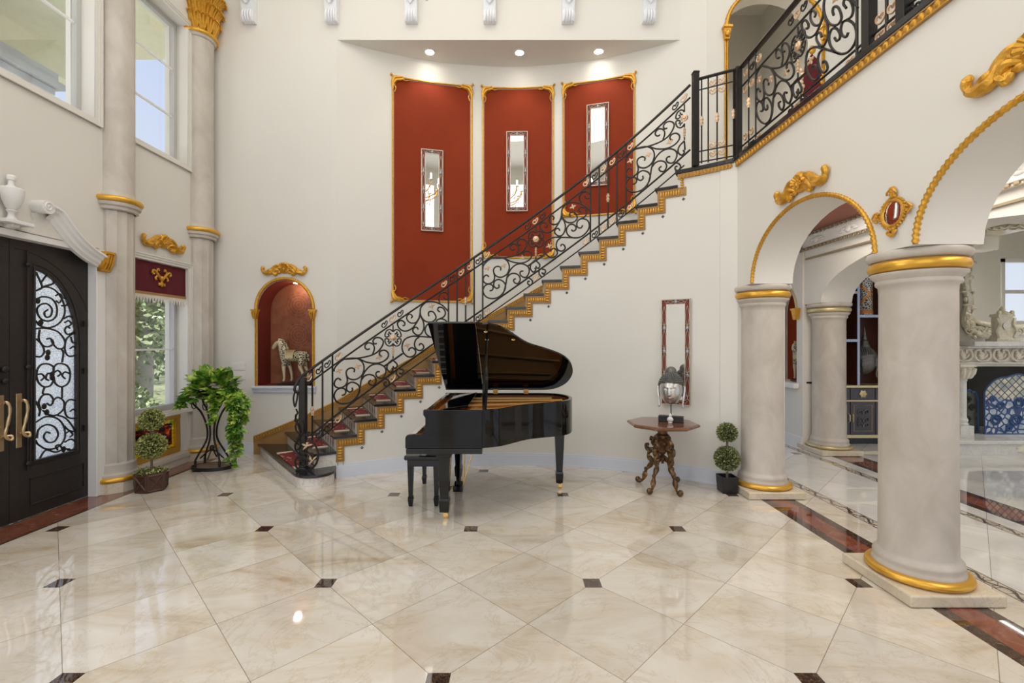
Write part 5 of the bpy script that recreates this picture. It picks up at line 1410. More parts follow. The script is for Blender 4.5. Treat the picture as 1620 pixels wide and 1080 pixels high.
# legs
def pleg(x, y, top, a=.055):
    l = thing('leg', None, None, (x, y, 0)); l.parent = pn; l.location = Vector((x, y, 0)) - W[pn]
    mb = MB(); mb.taper(x, y, top - .03, top, a * 1.35, a * 1.35, a * 1.45, a * 1.45).taper(x, y, top - .055, top - .03, a * 1.15, a * 1.15, a * 1.2, a * 1.2)
    mb.taper(x, y, .19, top - .055, a * .66, a * .66, a, a).taper(x, y, .165, .19, a * .8, a * .8, a * .7, a * .7).taper(x, y, .065, .165, a * .70, a * .70, a * .82, a * .82)
    mb.build('leg_shaft', M['black'], l, smooth=False, bevel=.003)
    mb = MB(); mb.lathe([(.001, -.012), (.018, -.012), (.024, -.008), (.024, .008), (.018, .012), (.001, .012)], (0, 0, 0), 16)
    mb.xf(Matrix.Translation((x + .012, y, .0245)) @ Matrix.Rotation(PI / 2, 4, 'X')); mb.box(x - .012, x + .02, y - .02, y - .014, .02, .062).box(x - .012, x + .02, y + .014, y + .02, .02, .062).box(x - .018, x + .018, y - .02, y + .02, .055, .066)
    mb.build('caster', M['brass'], l)
pleg(-.61, 4.17, .62, .058); pleg(.515, 5.02, .652, .052); pleg(-.61, 5.27, .62, .055)
# pedal lyre
ly = thing('pedal_lyre', None, None, (-.52, 4.75, 0)); ly.parent = pn; ly.location = Vector((-.52, 4.75, 0)) - W[pn]
mb = MB().box(-.60, -.50, 4.66, 4.84, .075, .135).taper(-.55, 4.70, .13, .62, .018, .016, .026, .022).taper(-.55, 4.80, .13, .62, .018, .016, .026, .022).box(-.59, -.51, 4.64, 4.86, .59, .62)
mb.build('lyre_frame', M['black'], ly, smooth=False, bevel=.003)
for y in (4.72, 4.75, 4.78): MB().tube([(-.50, y, .12), (-.485, y, .62)], .0045, 6).build('pedal_rod', M['brass'], ly)
for y in (4.70, 4.75, 4.80):
    mb = MB().ell((-.655, y, .085), .035, .016, .007, 10, 6).tube([(-.63, y, .085), (-.58, y, .10)], .007, 6); mb.build('pedal', M['brass'], ly)
for y in (4.69, 4.81): MB().tube([(-.51, y, .10), (-.36, y, .62)], .005, 6).build('brace_rod', M['brass'], ly)

# ============================================================ PIANO BENCH
bn = thing('piano_bench', 'black piano bench with four tapered legs tucked under the keyboard', 'bench', (-.86, 4.83, 0))
MB().box(-1.04, -.68, 4.42, 5.24, .455, .50).build('seat', M['black'], bn, smooth=False, bevel=.012)
MB().box(-1.01, -.71, 4.45, 5.21, .39, .454).build('apron', M['black'], bn, smooth=False, bevel=.003)
for x in (-.985, -.735):
    for y in (4.48, 5.18): MB().taper(x, y, .10, .45, .019, .019, .030, .030).taper(x, y, .075, .10, .026, .026, .022, .022).taper(x, y, .001, .075, .017, .017, .027, .027).build('leg', M['black'], bn, smooth=False, bevel=.002)

# ============================================================ OCTAGONAL TABLE
TX, TY = 1.645, 5.03
tb = thing('side_table', 'octagonal wooden pedestal table with carved gilt brown scroll legs', 'table', (TX, TY, 0))
def octo(r): return [(TX + r * math.cos(PI / 8 + PI / 4 * i + .0), TY + r * math.sin(PI / 8 + PI / 4 * i)) for i in range(8)]
t = NT('polished_walnut_top'); o_ = t.obj(); M['walnut'] = t.set(t.ramp(t.noise(t.scale(o_, (2, 14, 2)), 2, 6, .6, 1), [(.3, (.10, .032, .012)), (.7, (.19, .07, .028))]), .16, coat=.4)
mb = MB(); rows = []
for r, z in ((.30, .675), (.36, .68), (.375, .688), (.385, .70), (.375, .715), (.36, .72)): rows.append([(x, y, z) for x, y in octo(r)])
mb.grid(rows, closed_v=True); b = len(mb.v); mb.f.append(tuple(range(8))); mb.f.append(tuple(range(b - 8, b)))
mb.build('table_top', M['walnut'], tb, smooth=False, bevel=.003)
t = NT('antique_gilt_bronze_carving'); o_ = t.obj(); M['carved'] = t.set(t.ramp(t.noise(o_, 26, 4), [(.42, (.085, .042, .018)), (.60, (.19, .10, .035)), (.72, (.62, .38, .12))]), .36, .45); t.bump(t.noise(o_, 60, 3), .5, .004)
mb = MB().lathe([(.10, .674), (.10, .66), (.055, .65), (.05, .60), (.065, .585), (.075, .58), (.075, .565)], (TX, TY, 0), 20); mb.box(TX - .07, TX + .07, TY - .07, TY + .07, .545, .567).box(TX - .05, TX + .05, TY - .05, TY + .05, .40, .545)
mb.build('pedestal', M['carved'], tb, bevel=.003)
MB().lathe([(.001, .30), (.018, .305), (.012, .32), (.03, .335), (.045, .36), (.05, .375), (.03, .39), (.02, .40), (.035, .42), (.03, .435), (.012, .45), (.02, .465), (.012, .48), (.001, .49)], (TX, TY, -.035), 18).build('hanging_finial', M['carved'], tb)
MB().tube([(TX, TY, .44), (TX, TY, .56)], .01, 6).build('finial_stem', M['carved'], tb)
for i, a in enumerate((PI * 1.25 + .02, PI * 1.60, PI * .25 - .1, PI * .75)):
    d = Vector((math.cos(a), math.sin(a), 0)); c0 = Vector((TX, TY, 0)); lg = MB()
    def q(r, z): return c0 + d * r + Vector((0, 0, z))
    main_ = cr([q(.035, .54), q(.09, .53), q(.115, .49), q(.085, .455), q(.105, .415), q(.15, .38), q(.17, .33), q(.14, .29), q(.12, .26), q(.15, .22), q(.195, .16), q(.215, .10), q(.235, .045), q(.275, .028), q(.30, .045)], 4)
    nn = len(main_); lg.tube(main_, [.026 + .008 * math.sin(j * .75) - .006 * j / nn for j in range(nn)], 7)
    lg.tube(cr([q(.15, .38), q(.19, .40), q(.195, .445), q(.165, .45)], 4), .018, 7).ell(q(.30, .036), .03, .03, .034, 10, 6)
    lg.tube(cr([q(.12, .26), q(.10, .30), q(.06, .31), q(.04, .33)], 4), .014, 6).tube(cr([q(.10, .52), q(.135, .535), q(.14, .50)], 4), .016, 6)
    for (r_, z, s_) in ((.17, .40, .024), (.135, .275, .024), (.20, .17, .022), (.225, .09, .02), (.11, .50, .022), (.15, .225, .018)): lg.ell(q(r_, z), s_ * .9, s_ * .9, s_ * 1.2, 8, 6)
    lg.build('leg', M['carved'], tb)

# ============================================================ HEAD SCULPTURE
def head_fn(d):
    """radius multiplier for a serene oval face looking towards -y"""
    x, y, z = d.x, -d.y, d.z; k = 1.0
    def g(ax, az, sx, sz): return math.exp(-((x - ax) / sx) ** 2 - ((z - az) / sz) ** 2) if y > 0 else 0
    k += .26 * g(0, -.12, .075, .20) + .09 * g(0, -.25, .12, .06)       # nose
    k -= .09 * (g(.26, .07, .16, .10) + g(-.26, .07, .16, .10))        # sockets
    k += .08 * (g(.26, .03, .12, .055) + g(-.26, .03, .12, .055))      # lowered lids
    k += .06 * (g(.25, .21, .22, .045) + g(-.25, .21, .22, .045))      # brows
    k += .10 * g(0, -.45, .16, .04) + .085 * g(0, -.56, .12, .035) - .05 * g(0, -.505, .16, .018)   # lips
    k += .05 * g(0, -.78, .16, .12) - .03 * g(0, -.65, .2, .05)         # chin
    k += .02 * (g(.42, -.25, .2, .2) + g(-.42, -.25, .2, .2))
    if z < -.2: k *= 1 - .10 * (abs(z) - .2) * (1 - max(0, y) * .4)
    return k
def buddha(name, label, loc, rz, s, facemat, hairmat, spire=False):
    o = thing(name, label, 'sculpture', loc, rz); keep = W[o]; W[o] = Vector((0, 0, 0))
    zc = (.33 if not spire else .27) * s
    MB().ell((0, 0, zc), .115 * s, .125 * s, .165 * s, 64, 64, fn=head_fn).build('face', M[facemat], o, sharp=180)
    def hf(d):
        y = -d.y; line = .42 + .06 * math.cos(3 * d.x)
        return 1.09 if (d.z > line or y < .12) and d.z > -.35 else .9
    h = MB().ell((0, 0, zc), .115 * s, .125 * s, .165 * s, 48, 40, fn=hf)
    rnd = random.Random(3)
    for i in range(11):
        ph = .30 + i * .115
        n_ = int(34 * math.cos(ph)) + 3
        for j in range(n_):
            t_ = 2 * PI * (j + .5 * (i % 2)) / n_; d = Vector((math.cos(ph) * math.cos(t_), math.cos(ph) * math.sin(t_), math.sin(ph)))
            if -d.y > .12 and d.z < .46: continue
            h.ell((d.x * .127 * s, d.y * .137 * s, zc + d.z * .181 * s), .011 * s, .011 * s, .010 * s, 6, 4)
    h.ell((0, .01 * s, zc + .185 * s), .055 * s, .055 * s, .055 * s, 20, 12)
    if spire: h.lathe([(.045 * s, .0), (.04 * s, .03 * s), (.025 * s, .05 * s), (.03 * s, .06 * s), (.015 * s, .10 * s), (.018 * s, .11 * s), (.004 * s, .20 * s), (.001, .21 * s)], (0, .01 * s, zc + .215 * s), 14)
    h.build('hair', M[hairmat], o, sharp=60)
    for sx in (-1, 1):
        e = MB(); x = sx * .118 * s
        e.tube(cr([(x, .01 * s, zc + .045 * s), (x + sx * .012 * s, .018 * s, zc + .03 * s), (x + sx * .010 * s, .015 * s, zc - .02 * s), (x + sx * .002 * s, .005 * s, zc - .09 * s), (x - sx * .004 * s, 0, zc - .155 * s), (x + sx * .006 * s, 0, zc - .185 * s)], 4), [.010 * s] * 4 + [.012 * s] * 8 + [.009 * s] * 8 + [.004 * s], 8)
        e.build('ear', M[facemat], o)
    W[o] = keep; return o
by = TY + .02
bd = buddha('head_sculpture', 'silver serene head sculpture with dark curls on a black base, standing on the octagonal table', (1.745, by, .722), math.radians(-27), 1.06, 'silver', 'darksilver')
W[bd] = Vector((0, 0, 0))
MB().box(-.13, .13, -.035, .045, 0.0, .062).build('base_block', M['blackmatte'], bd, bevel=.003)
MB().tube([(0, .0, .06), (0, 0, .20)], .006, 8).build('support_rod', M['blackmatte'], bd)
fg = thing('figurine', 'tiny pale seated figurine in front of the black base on the octagonal table', 'figurine', (1.71, TY - .055, .7205))
MB().lathe([(.02, 0), (.024, .003), (.022, .014), (.03, .02), (.034, .035), (.03, .05), (.02, .062), (.012, .068), (.016, .075), (.016, .085), (.010, .094), (.004, .105), (.001, .108)], (1.71, TY - .055, .7205), 16).build('body', M['whitestone'], fg)
# ============================================================ PLANTS
def leaf_cloud(mb, rnd, c, R_, n, ln, wd, shell=True, squash=1.0):
    for i in range(n):
        d = Vector((rnd.gauss(0, 1), rnd.gauss(0, 1), rnd.gauss(0, 1))).normalized(); rr = R_ * (rnd.uniform(.80, 1.0) if shell else rnd.random() ** .4)
        p = Vector(c) + Vector((d.x * rr, d.y * rr, d.z * rr * squash)); u = (d + Vector((rnd.uniform(-1, 1), rnd.uniform(-1, 1), rnd.uniform(-1, 1))) * .8).normalized()
        s_ = u.cross(Vector((rnd.uniform(-1, 1), rnd.uniform(-1, 1), rnd.uniform(-1, 1)))).normalized(); l = ln * rnd.uniform(.7, 1.3)
        mb.add([p, p + u * l * .5 + s_ * wd, p + u * l, p + u * l * .5 - s_ * wd], [(0, 1, 2, 3)])
def leafmat(name, stops, rough=.5, sc=30):
    t = NT(name); o = t.obj(); c = t.ramp(t.noise(o, sc, 3), stops); m = t.set(c, rough); return m
M['box'] = leafmat('boxwood_leaves', [(.35, (.05, .075, .013)), (.47, (.20, .24, .05)), (.58, (.60, .60, .22))], .55, 60)
M['box2'] = leafmat('dark_boxwood_leaves', [(.35, (.04, .06, .016)), (.48, (.13, .155, .045)), (.60, (.40, .42, .19))], .5, 60)
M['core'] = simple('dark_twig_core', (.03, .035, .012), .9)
M['twig'] = simple('grey_brown_stem', (.16, .12, .08), .8, var=.3, sc=40)
def topiary(label, x, y, spheres, zpot, lm, potf):
    t_ = thing('topiary_plant', label, 'plant', (x, y, 0)); rnd = random.Random(int(x * 100)); potf(t_)
    MB().tube([(x, y, zpot - .03), (x + .003, y, spheres[0][0]), (x, y, spheres[1][0])], .012, 8).build('stem', M['twig'], t_)
    for (z, r, n) in spheres:
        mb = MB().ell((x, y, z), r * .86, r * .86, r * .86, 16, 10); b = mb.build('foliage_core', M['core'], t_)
        mb = MB(); leaf_cloud(mb, rnd, (x, y, z), r, n, .023, .008, squash=.98); mb.build('foliage_ball', lm, t_, smooth=False)
M['planter'] = simple('brown_wood_planter', (.075, .032, .018), .45, var=.3, sc=14)
PXc, PYc = -3.89, 4.965
def pot_hex(t_):
    R_ = .155; H_ = .20; base = MB(); pts = [(PXc + R_ * math.cos(PI / 3 * i - .12), PYc + R_ * math.sin(PI / 3 * i - .12)) for i in range(6)]
    rows = [[(PXc + (p[0] - PXc) * k, PYc + (p[1] - PYc) * k, z) for p in pts] for k, z in ((.93, .001), (1.0, H_), (.93, H_), (.90, H_ - .03))]
    base.grid(rows, closed_v=True); base.f.append(tuple(range(5, -1, -1))); base.f.append(tuple(range(18, 24))); base.build('planter_box', M['planter'], t_, smooth=False)
    fr = MB()
    for i in range(6):
        a = Vector((*pts[i], 0)); b = Vector((*pts[(i + 1) % 6], 0)); c0 = Vector((PXc, PYc, 0))
        def q(f, z):
            k = .93 + .07 * z / H_; p = a.lerp(b, f); v = c0 + (p - c0) * k * 1.015; v.z = z; return v
        for f0, z0, f1, z1 in ((.08, .02, .92, .02), (.08, .18, .92, .18), (.08, .02, .08, .18), (.92, .02, .92, .18), (.1, .03, .9, .17), (.9, .03, .1, .17)):
            fr.tube([q(f0, z0), q(f1, z1)], .009, 4)
    fr.build('cross_battens', M['planter'], t_, smooth=False)
    mb = MB(); rnd = random.Random(5)
    for i in range(260):
        a = rnd.uniform(0, 2 * PI); r_ = .145 * math.sqrt(rnd.random()); p = Vector((PXc + r_ * math.cos(a), PYc + r_ * math.sin(a), .185 + rnd.uniform(0, .03)))
        d = Vector((rnd.uniform(-1, 1), rnd.uniform(-1, 1), rnd.uniform(0, .8))).normalized(); s_ = d.cross(Vector((0, 0, 1))).normalized(); mb.add([p, p + d * .02 + s_ * .008, p + d * .04, p + d * .02 - s_ * .008], [(0, 1, 2, 3)])
    mb.build('moss_cover', M['box'], t_, smooth=False)
topiary('double-ball topiary in a brown hexagonal wooden planter beside the left wall column', PXc, PYc, [(.475, .130, 2600), (.755, .110, 1900)], .18, M['box'], pot_hex)
QX, QY = 2.29, 4.90
def pot_sq(t_):
    a, h_ = .085, .175; mb = MB(); rows = []
    for k, z in ((.88, .001), (1, h_), (.90, h_), (.88, h_ - .03)): rows.append([(QX - a * k, QY - a * k, z), (QX + a * k, QY - a * k, z), (QX + a * k, QY + a * k, z), (QX - a * k, QY + a * k, z)])
    mb.grid(rows, closed_v=True); mb.f.append((3, 2, 1, 0)); mb.f.append((12, 13, 14, 15)); mb.build('pot', M['blackmatte'], t_, smooth=False, bevel=.004)
topiary('small double-ball topiary in a square black pot beside the arcade column', QX, QY, [(.355, .120, 2300), (.63, .094, 1500)], .15, M['box2'], pot_sq)

# trailing plant on an iron stand
SX, SY = -3.78, 5.80
ps = thing('plant_stand', 'black wrought iron plant stand with curved legs on an oval tray', 'plant stand', (SX, SY, 0))
mb = MB(); ov = lambda k, z: [(SX + .25 * k * math.cos(2 * PI * i / 32), SY + .16 * k * math.sin(2 * PI * i / 32), z) for i in range(32)]
mb.grid([ov(.97, .001), ov(1.0, .03), ov(1.0, .045), ov(.94, .045), ov(.92, .02)], closed_v=True); mb.f.append(tuple(range(31, -1, -1))); mb.f.append(tuple(range(128, 160))); mb.build('tray', M['blackmatte'], ps)
rock = MB(); rock.grid([ov(.90, .022), ov(.84, .042), ov(.55, .05), ov(.2, .045)], closed_v=True); rock.f.append(tuple(range(96, 128))); M['slate'] = simple('slate_tray_top', (.16, .11, .08), .6, var=.4, sc=10, bump=.6, bsc=14); rock.build('stone_infill', M['slate'], ps)
for sx in (-1, 1):
    for sy in (-1, 1):
        P_ = cr([(SX + sx * .15, SY + sy * .09, .045), (SX + sx * .15, SY + sy * .09, .12), (SX + sx * .11, SY + sy * .065, .22), (SX + sx * .045, SY + sy * .03, .38), (SX + sx * .05, SY + sy * .03, .55), (SX + sx * .10, SY + sy * .06, .72), (SX + sx * .17, SY + sy * .09, .82), (SX + sx * .19, SY + sy * .10, .88)], 4)
        P_[0] = Vector((SX + sx * .15, SY + sy * .09, .045))
        mb = MB().tube(P_, .0115, 7).tube([P_[0], P_[0] + Vector((0, 0, .07))], .015, 8).ell(P_[-1], .03, .03, .03, 10, 6)
        mb.build('leg', M['iron'], ps)
MB().tube(cr([(SX + .15, SY, .13), (SX, SY, .24), (SX - .15, SY, .13)], 6), .009, 6).tube(cr([(SX, SY + .09, .13), (SX, SY, .24), (SX, SY - .09, .13)], 6), .009, 6).ell((SX, SY, .26), .03, .03, .04, 10, 6).build('stretcher', M['iron'], ps)
MB().tube([(SX + .19 * math.cos(2 * PI * i / 28), SY + .12 * math.sin(2 * PI * i / 28), .90) for i in range(28)], .009, 6, closed=True).build('top_ring', M['iron'], ps)
for sx in (-1, 0, 1):
    c0 = Vector((SX + sx * .215, SY - (.02 if sx else .135), .80)); MB().tube([c0 + Vector((.028 * math.cos(2 * PI * i / 16), 0, .045 * math.sin(2 * PI * i / 16))) for i in range(16)], .006, 6, closed=True).build('drop_ring', M['iron'], ps)
t = NT('variegated_pothos_leaf'); o_ = t.obj(); M['pothos'] = t.set(t.ramp(t.noise(o_, 9, 5, .6), [(.34, (.035, .12, .015)), (.48, (.12, .27, .025)), (.57, (.33, .50, .06)), (.66, (.62, .70, .20))]), .3)
pp_ = thing('pothos_plant', 'lush trailing variegated green plant in a bowl on the iron plant stand', 'plant', (SX, SY, .86))
MB().lathe([(.001, .87), (.10, .87), (.15, .91), (.17, .97), (.155, .975), (.13, .93), (.001, .92)], (SX, SY, 0), 24).build('bowl', M['iron'], pp_)
rnd = random.Random(11); lf = MB(); vn_ = MB()
def heart_leaf(p, d, up, s_):
    d = d.normalized(); sd = d.cross(up)
    if sd.length < .1: sd = Vector((1, 0, 0))
    sd.normalize(); up2 = sd.cross(d).normalized()
    out = [(0, 0, 0), (-.12, .28, .03), (.10, .46, .06), (.45, .40, .05), (.80, .18, 0), (1.05, 0, -.10), (.80, -.18, 0), (.45, -.40, .05), (.10, -.46, .06), (-.12, -.28, .03)]
    V = [p + d * a * s_ + sd * b * s_ + up2 * c * s_ for a, b, c in out] + [p + d * .45 * s_ - up2 * .05 * s_]
    lf.add(V, [(10, i, (i + 1) % 10) for i in range(10)])
for i in range(330):
    a = rnd.uniform(0, 2 * PI); ph = rnd.uniform(.0, 1.3); R_ = rnd.uniform(.55, 1.0)
    d = Vector((math.cos(a) * math.cos(ph), math.sin(a) * math.cos(ph), math.sin(ph)))
    p = Vector((SX + .02 + d.x * .34 * R_, SY + d.y * .24 * R_, .94 + d.z * .30 * R_ - .10 * (1 - math.sin(ph)) * R_))
    o2 = (d + Vector((rnd.uniform(-.6, .6), rnd.uniform(-.6, .6), rnd.uniform(-.7, .3)))); heart_leaf(p, o2, Vector((rnd.uniform(-.3, .3), rnd.uniform(-.5, .1), 1)), rnd.uniform(.07, .125))
vines = [((.22, -.10), (.34, -.16), .12), ((.27, .0), (.40, -.06), .28), ((.20, -.12), (.30, -.14), .40), ((.12, -.14), (.14, -.2), .62), ((.26, -.04), (.36, -.12), .55), ((-.22, -.10), (-.30, -.14), .80), ((.28, .05), (.42, 0), .60), ((.24, -.08), (.36, -.10), .06), ((.20, .0), (.33, -.05), .2)]
for (b0, b1, zend) in vines:
    P_ = cr([(SX + b0[0] * .6, SY + b0[1] * .6, .98), (SX + b0[0], SY + b0[1], 1.0), (SX + b1[0], SY + b1[1], .86), (SX + b1[0] + rnd.uniform(-.03, .03), SY + b1[1], (.86 + zend) / 2), (SX + b1[0] + rnd.uniform(-.06, .04), SY + b1[1], zend)], 9)
    vn_.tube(P_, .0035, 5)
    for k in range(4, len(P_)):
        p = P_[k]
        for j in range(2 if p.z > .3 else 1):
            a = rnd.uniform(0, 2 * PI); heart_leaf(p, Vector((math.cos(a), math.sin(a) - .4, rnd.uniform(-.9, -.1))), Vector((0, -.6, 1)), rnd.uniform(.055, .09))
lf.build('leaves', M['pothos'], pp_, smooth=False, kind='stuff'); vn_.build('vine_stems', M['box'], pp_)

# ============================================================ WINDOW VALANCE, STAINED GLASS
vl = thing('window_valance', 'burgundy velvet valance with cream fringe and gold emblem over the lower left window', 'valance', (XL, 5.65, 2.2))
v0, v1 = WY0 + .01, WY1 - .005
rows = []
for i in range(25):
    y = v0 + (v1 - v0) * i / 24; x = XL - .035 + .006 * math.sin(i * 1.3); rows.append([(x, y, 2.555), (x + .01, y, 2.555), (x + .012, y, 2.175), (x, y, 2.175)])
MB().grid(rows, closed_v=True).build('cloth', M['burgundy'], vl)
MB().box(XL - .03, XL - .016, v0, v1, 2.16, 2.19).build('braid', M['bronzeboard'], vl)
fr = MB(); fr.box(XL - .028, XL - .020, v0, v1, 2.125, 2.16)
for i in range(20):
    y = v0 + (v1 - v0) * (i + .5) / 20; fr.add([(XL - .024, y - .019, 2.126), (XL - .024, y + .019, 2.126), (XL - .024, y, 2.055), (XL - .010, y, 2.11)], [(0, 1, 2), (0, 2, 3), (1, 3, 2), (0, 3, 1)])
fr.build('fringe', M['fringe'], vl, kind='stuff')
em = MB(); cy_, cz_ = 5.66, 2.37
def eq(y, z, d=.012): return (XL - .020 + d, cy_ + y, cz_ + z)
for s_ in (-1, 1):
    em.tube(cr([eq(0, -.02), eq(s_ * .05, .03), eq(s_ * .09, .07), eq(s_ * .13, .09), eq(s_ * .145, .06), eq(s_ * .12, .045)], 4), [.016] * 8 + [.014] * 13, 7)
    em.tube(cr([eq(s_ * .08, .06), eq(s_ * .075, .10), eq(s_ * .05, .115), eq(s_ * .045, .09)], 4), .011, 6).tube(cr([eq(s_ * .07, .03), eq(s_ * .10, .0), eq(s_ * .085, -.02)], 4), .011, 6)
    em.tube(cr([eq(0, -.03), eq(s_ * .02, -.07), eq(s_ * .045, -.08), eq(s_ * .04, -.055)], 4), .012, 6)
em.ell(eq(0, .0), .02, .022, .035, 10, 6).ell(eq(0, -.07), .015, .015, .035, 8, 6)
em.build('gold_emblem', M['gold'], vl)
sg = thing('stained_glass_panel', 'stained glass panel in a gold frame leaning in the low window behind the topiary', 'stained glass', (XL - .10, 5.65, .152))
gx = XL - .10; y0_, y1_, z0_, z1_ = WY0 + .03, WY1 - .02, .152, .665
f = MB()
for a, b, c, d in ((y0_, y1_, z0_, z0_ + .075), (y0_, y1_, z1_ - .065, z1_), (y0_, y0_ + .08, z0_ + .075, z1_ - .065), (y1_ - .08, y1_, z0_ + .075, z1_ - .065)): f.box(gx - .015, gx + .02, a, b, c, d)
M['sgframe'] = simple('ochre_gold_frame', (.50, .27, .035), .4, .35, var=.12); f.build('frame', M['sgframe'], sg, bevel=.005)
def sg_mat():
    t = NT('stained_glass'); p = t.geo(); X, Y, Z = t.xyz(p)
    u = t.math('DIVIDE', t.math('SUBTRACT', Y, y0_ + .08), (y1_ - y0_ - .16)); v = t.math('DIVIDE', t.math('SUBTRACT', Z, z0_ + .075), (z1_ - z0_ - .14))
    e = t.math('MINIMUM', t.math('MINIMUM', u, t.math('SUBTRACT', 1, u)), t.math('MULTIPLY', t.math('MINIMUM', v, t.math('SUBTRACT', 1, v)), .6))
    border = t.math('LESS_THAN', e, .085)
    vc = t.voro(t.comb(0, t.math('MULTIPLY', Y, 1.2), t.math('MULTIPLY', Z, 3.0)), 9, out=1); sx = t.xyz(vc)
    inner = t.ramp(sx[0], [(0, (.30, .018, .005)), (.35, (.70, .16, .01)), (.6, (.12, .02, .01)), (.75, (.9, .35, .03)), (.9, (.85, .85, .9))], True)
    bc = t.voro(p, 22, out=1); sy = t.xyz(bc); bord = t.ramp(sy[1], [(0, (.85, .62, .03)), (.6, (.55, .62, .05)), (.85, (.9, .8, .25))], True)
    c = t.mix(border, inner, bord); lead = t.math('LESS_THAN', t.voro(t.comb(0, t.math('MULTIPLY', Y, 1.2), t.math('MULTIPLY', Z, 3.0)), 9, 'DISTANCE_TO_EDGE'), .02)
    l2 = t.math('LESS_THAN', t.math('ABSOLUTE', t.math('SUBTRACT', e, .085)), .008); c = t.mix(t.math('MAXIMUM', lead, l2), c, (.01, .01, .01))
    t.t.nodes.remove(t.b); tr = t.n('ShaderNodeBsdfTransparent'); t.l(c, tr.inputs[0]); df = t.n('ShaderNodeBsdfTranslucent'); t.l(c, df.inputs[0]); gl = t.n('ShaderNodeBsdfGlossy'); gl.inputs[1].default_value = .1
    m1 = t.n('ShaderNodeMixShader'); m1.inputs[0].default_value = .15; t.l(tr.outputs[0], m1.inputs[1]); t.l(df.outputs[0], m1.inputs[2])
    m2 = t.n('ShaderNodeMixShader'); m2.inputs[0].default_value = .05; t.l(m1.outputs[0], m2.inputs[1]); t.l(gl.outputs[0], m2.inputs[2]); t.l(m2.outputs[0], t.out.inputs[0]); return t.m
MB().box(gx - .002, gx + .002, y0_ + .08, y1_ - .08, z0_ + .075, z1_ - .065).build('glass', sg_mat(), sg, smooth=False)

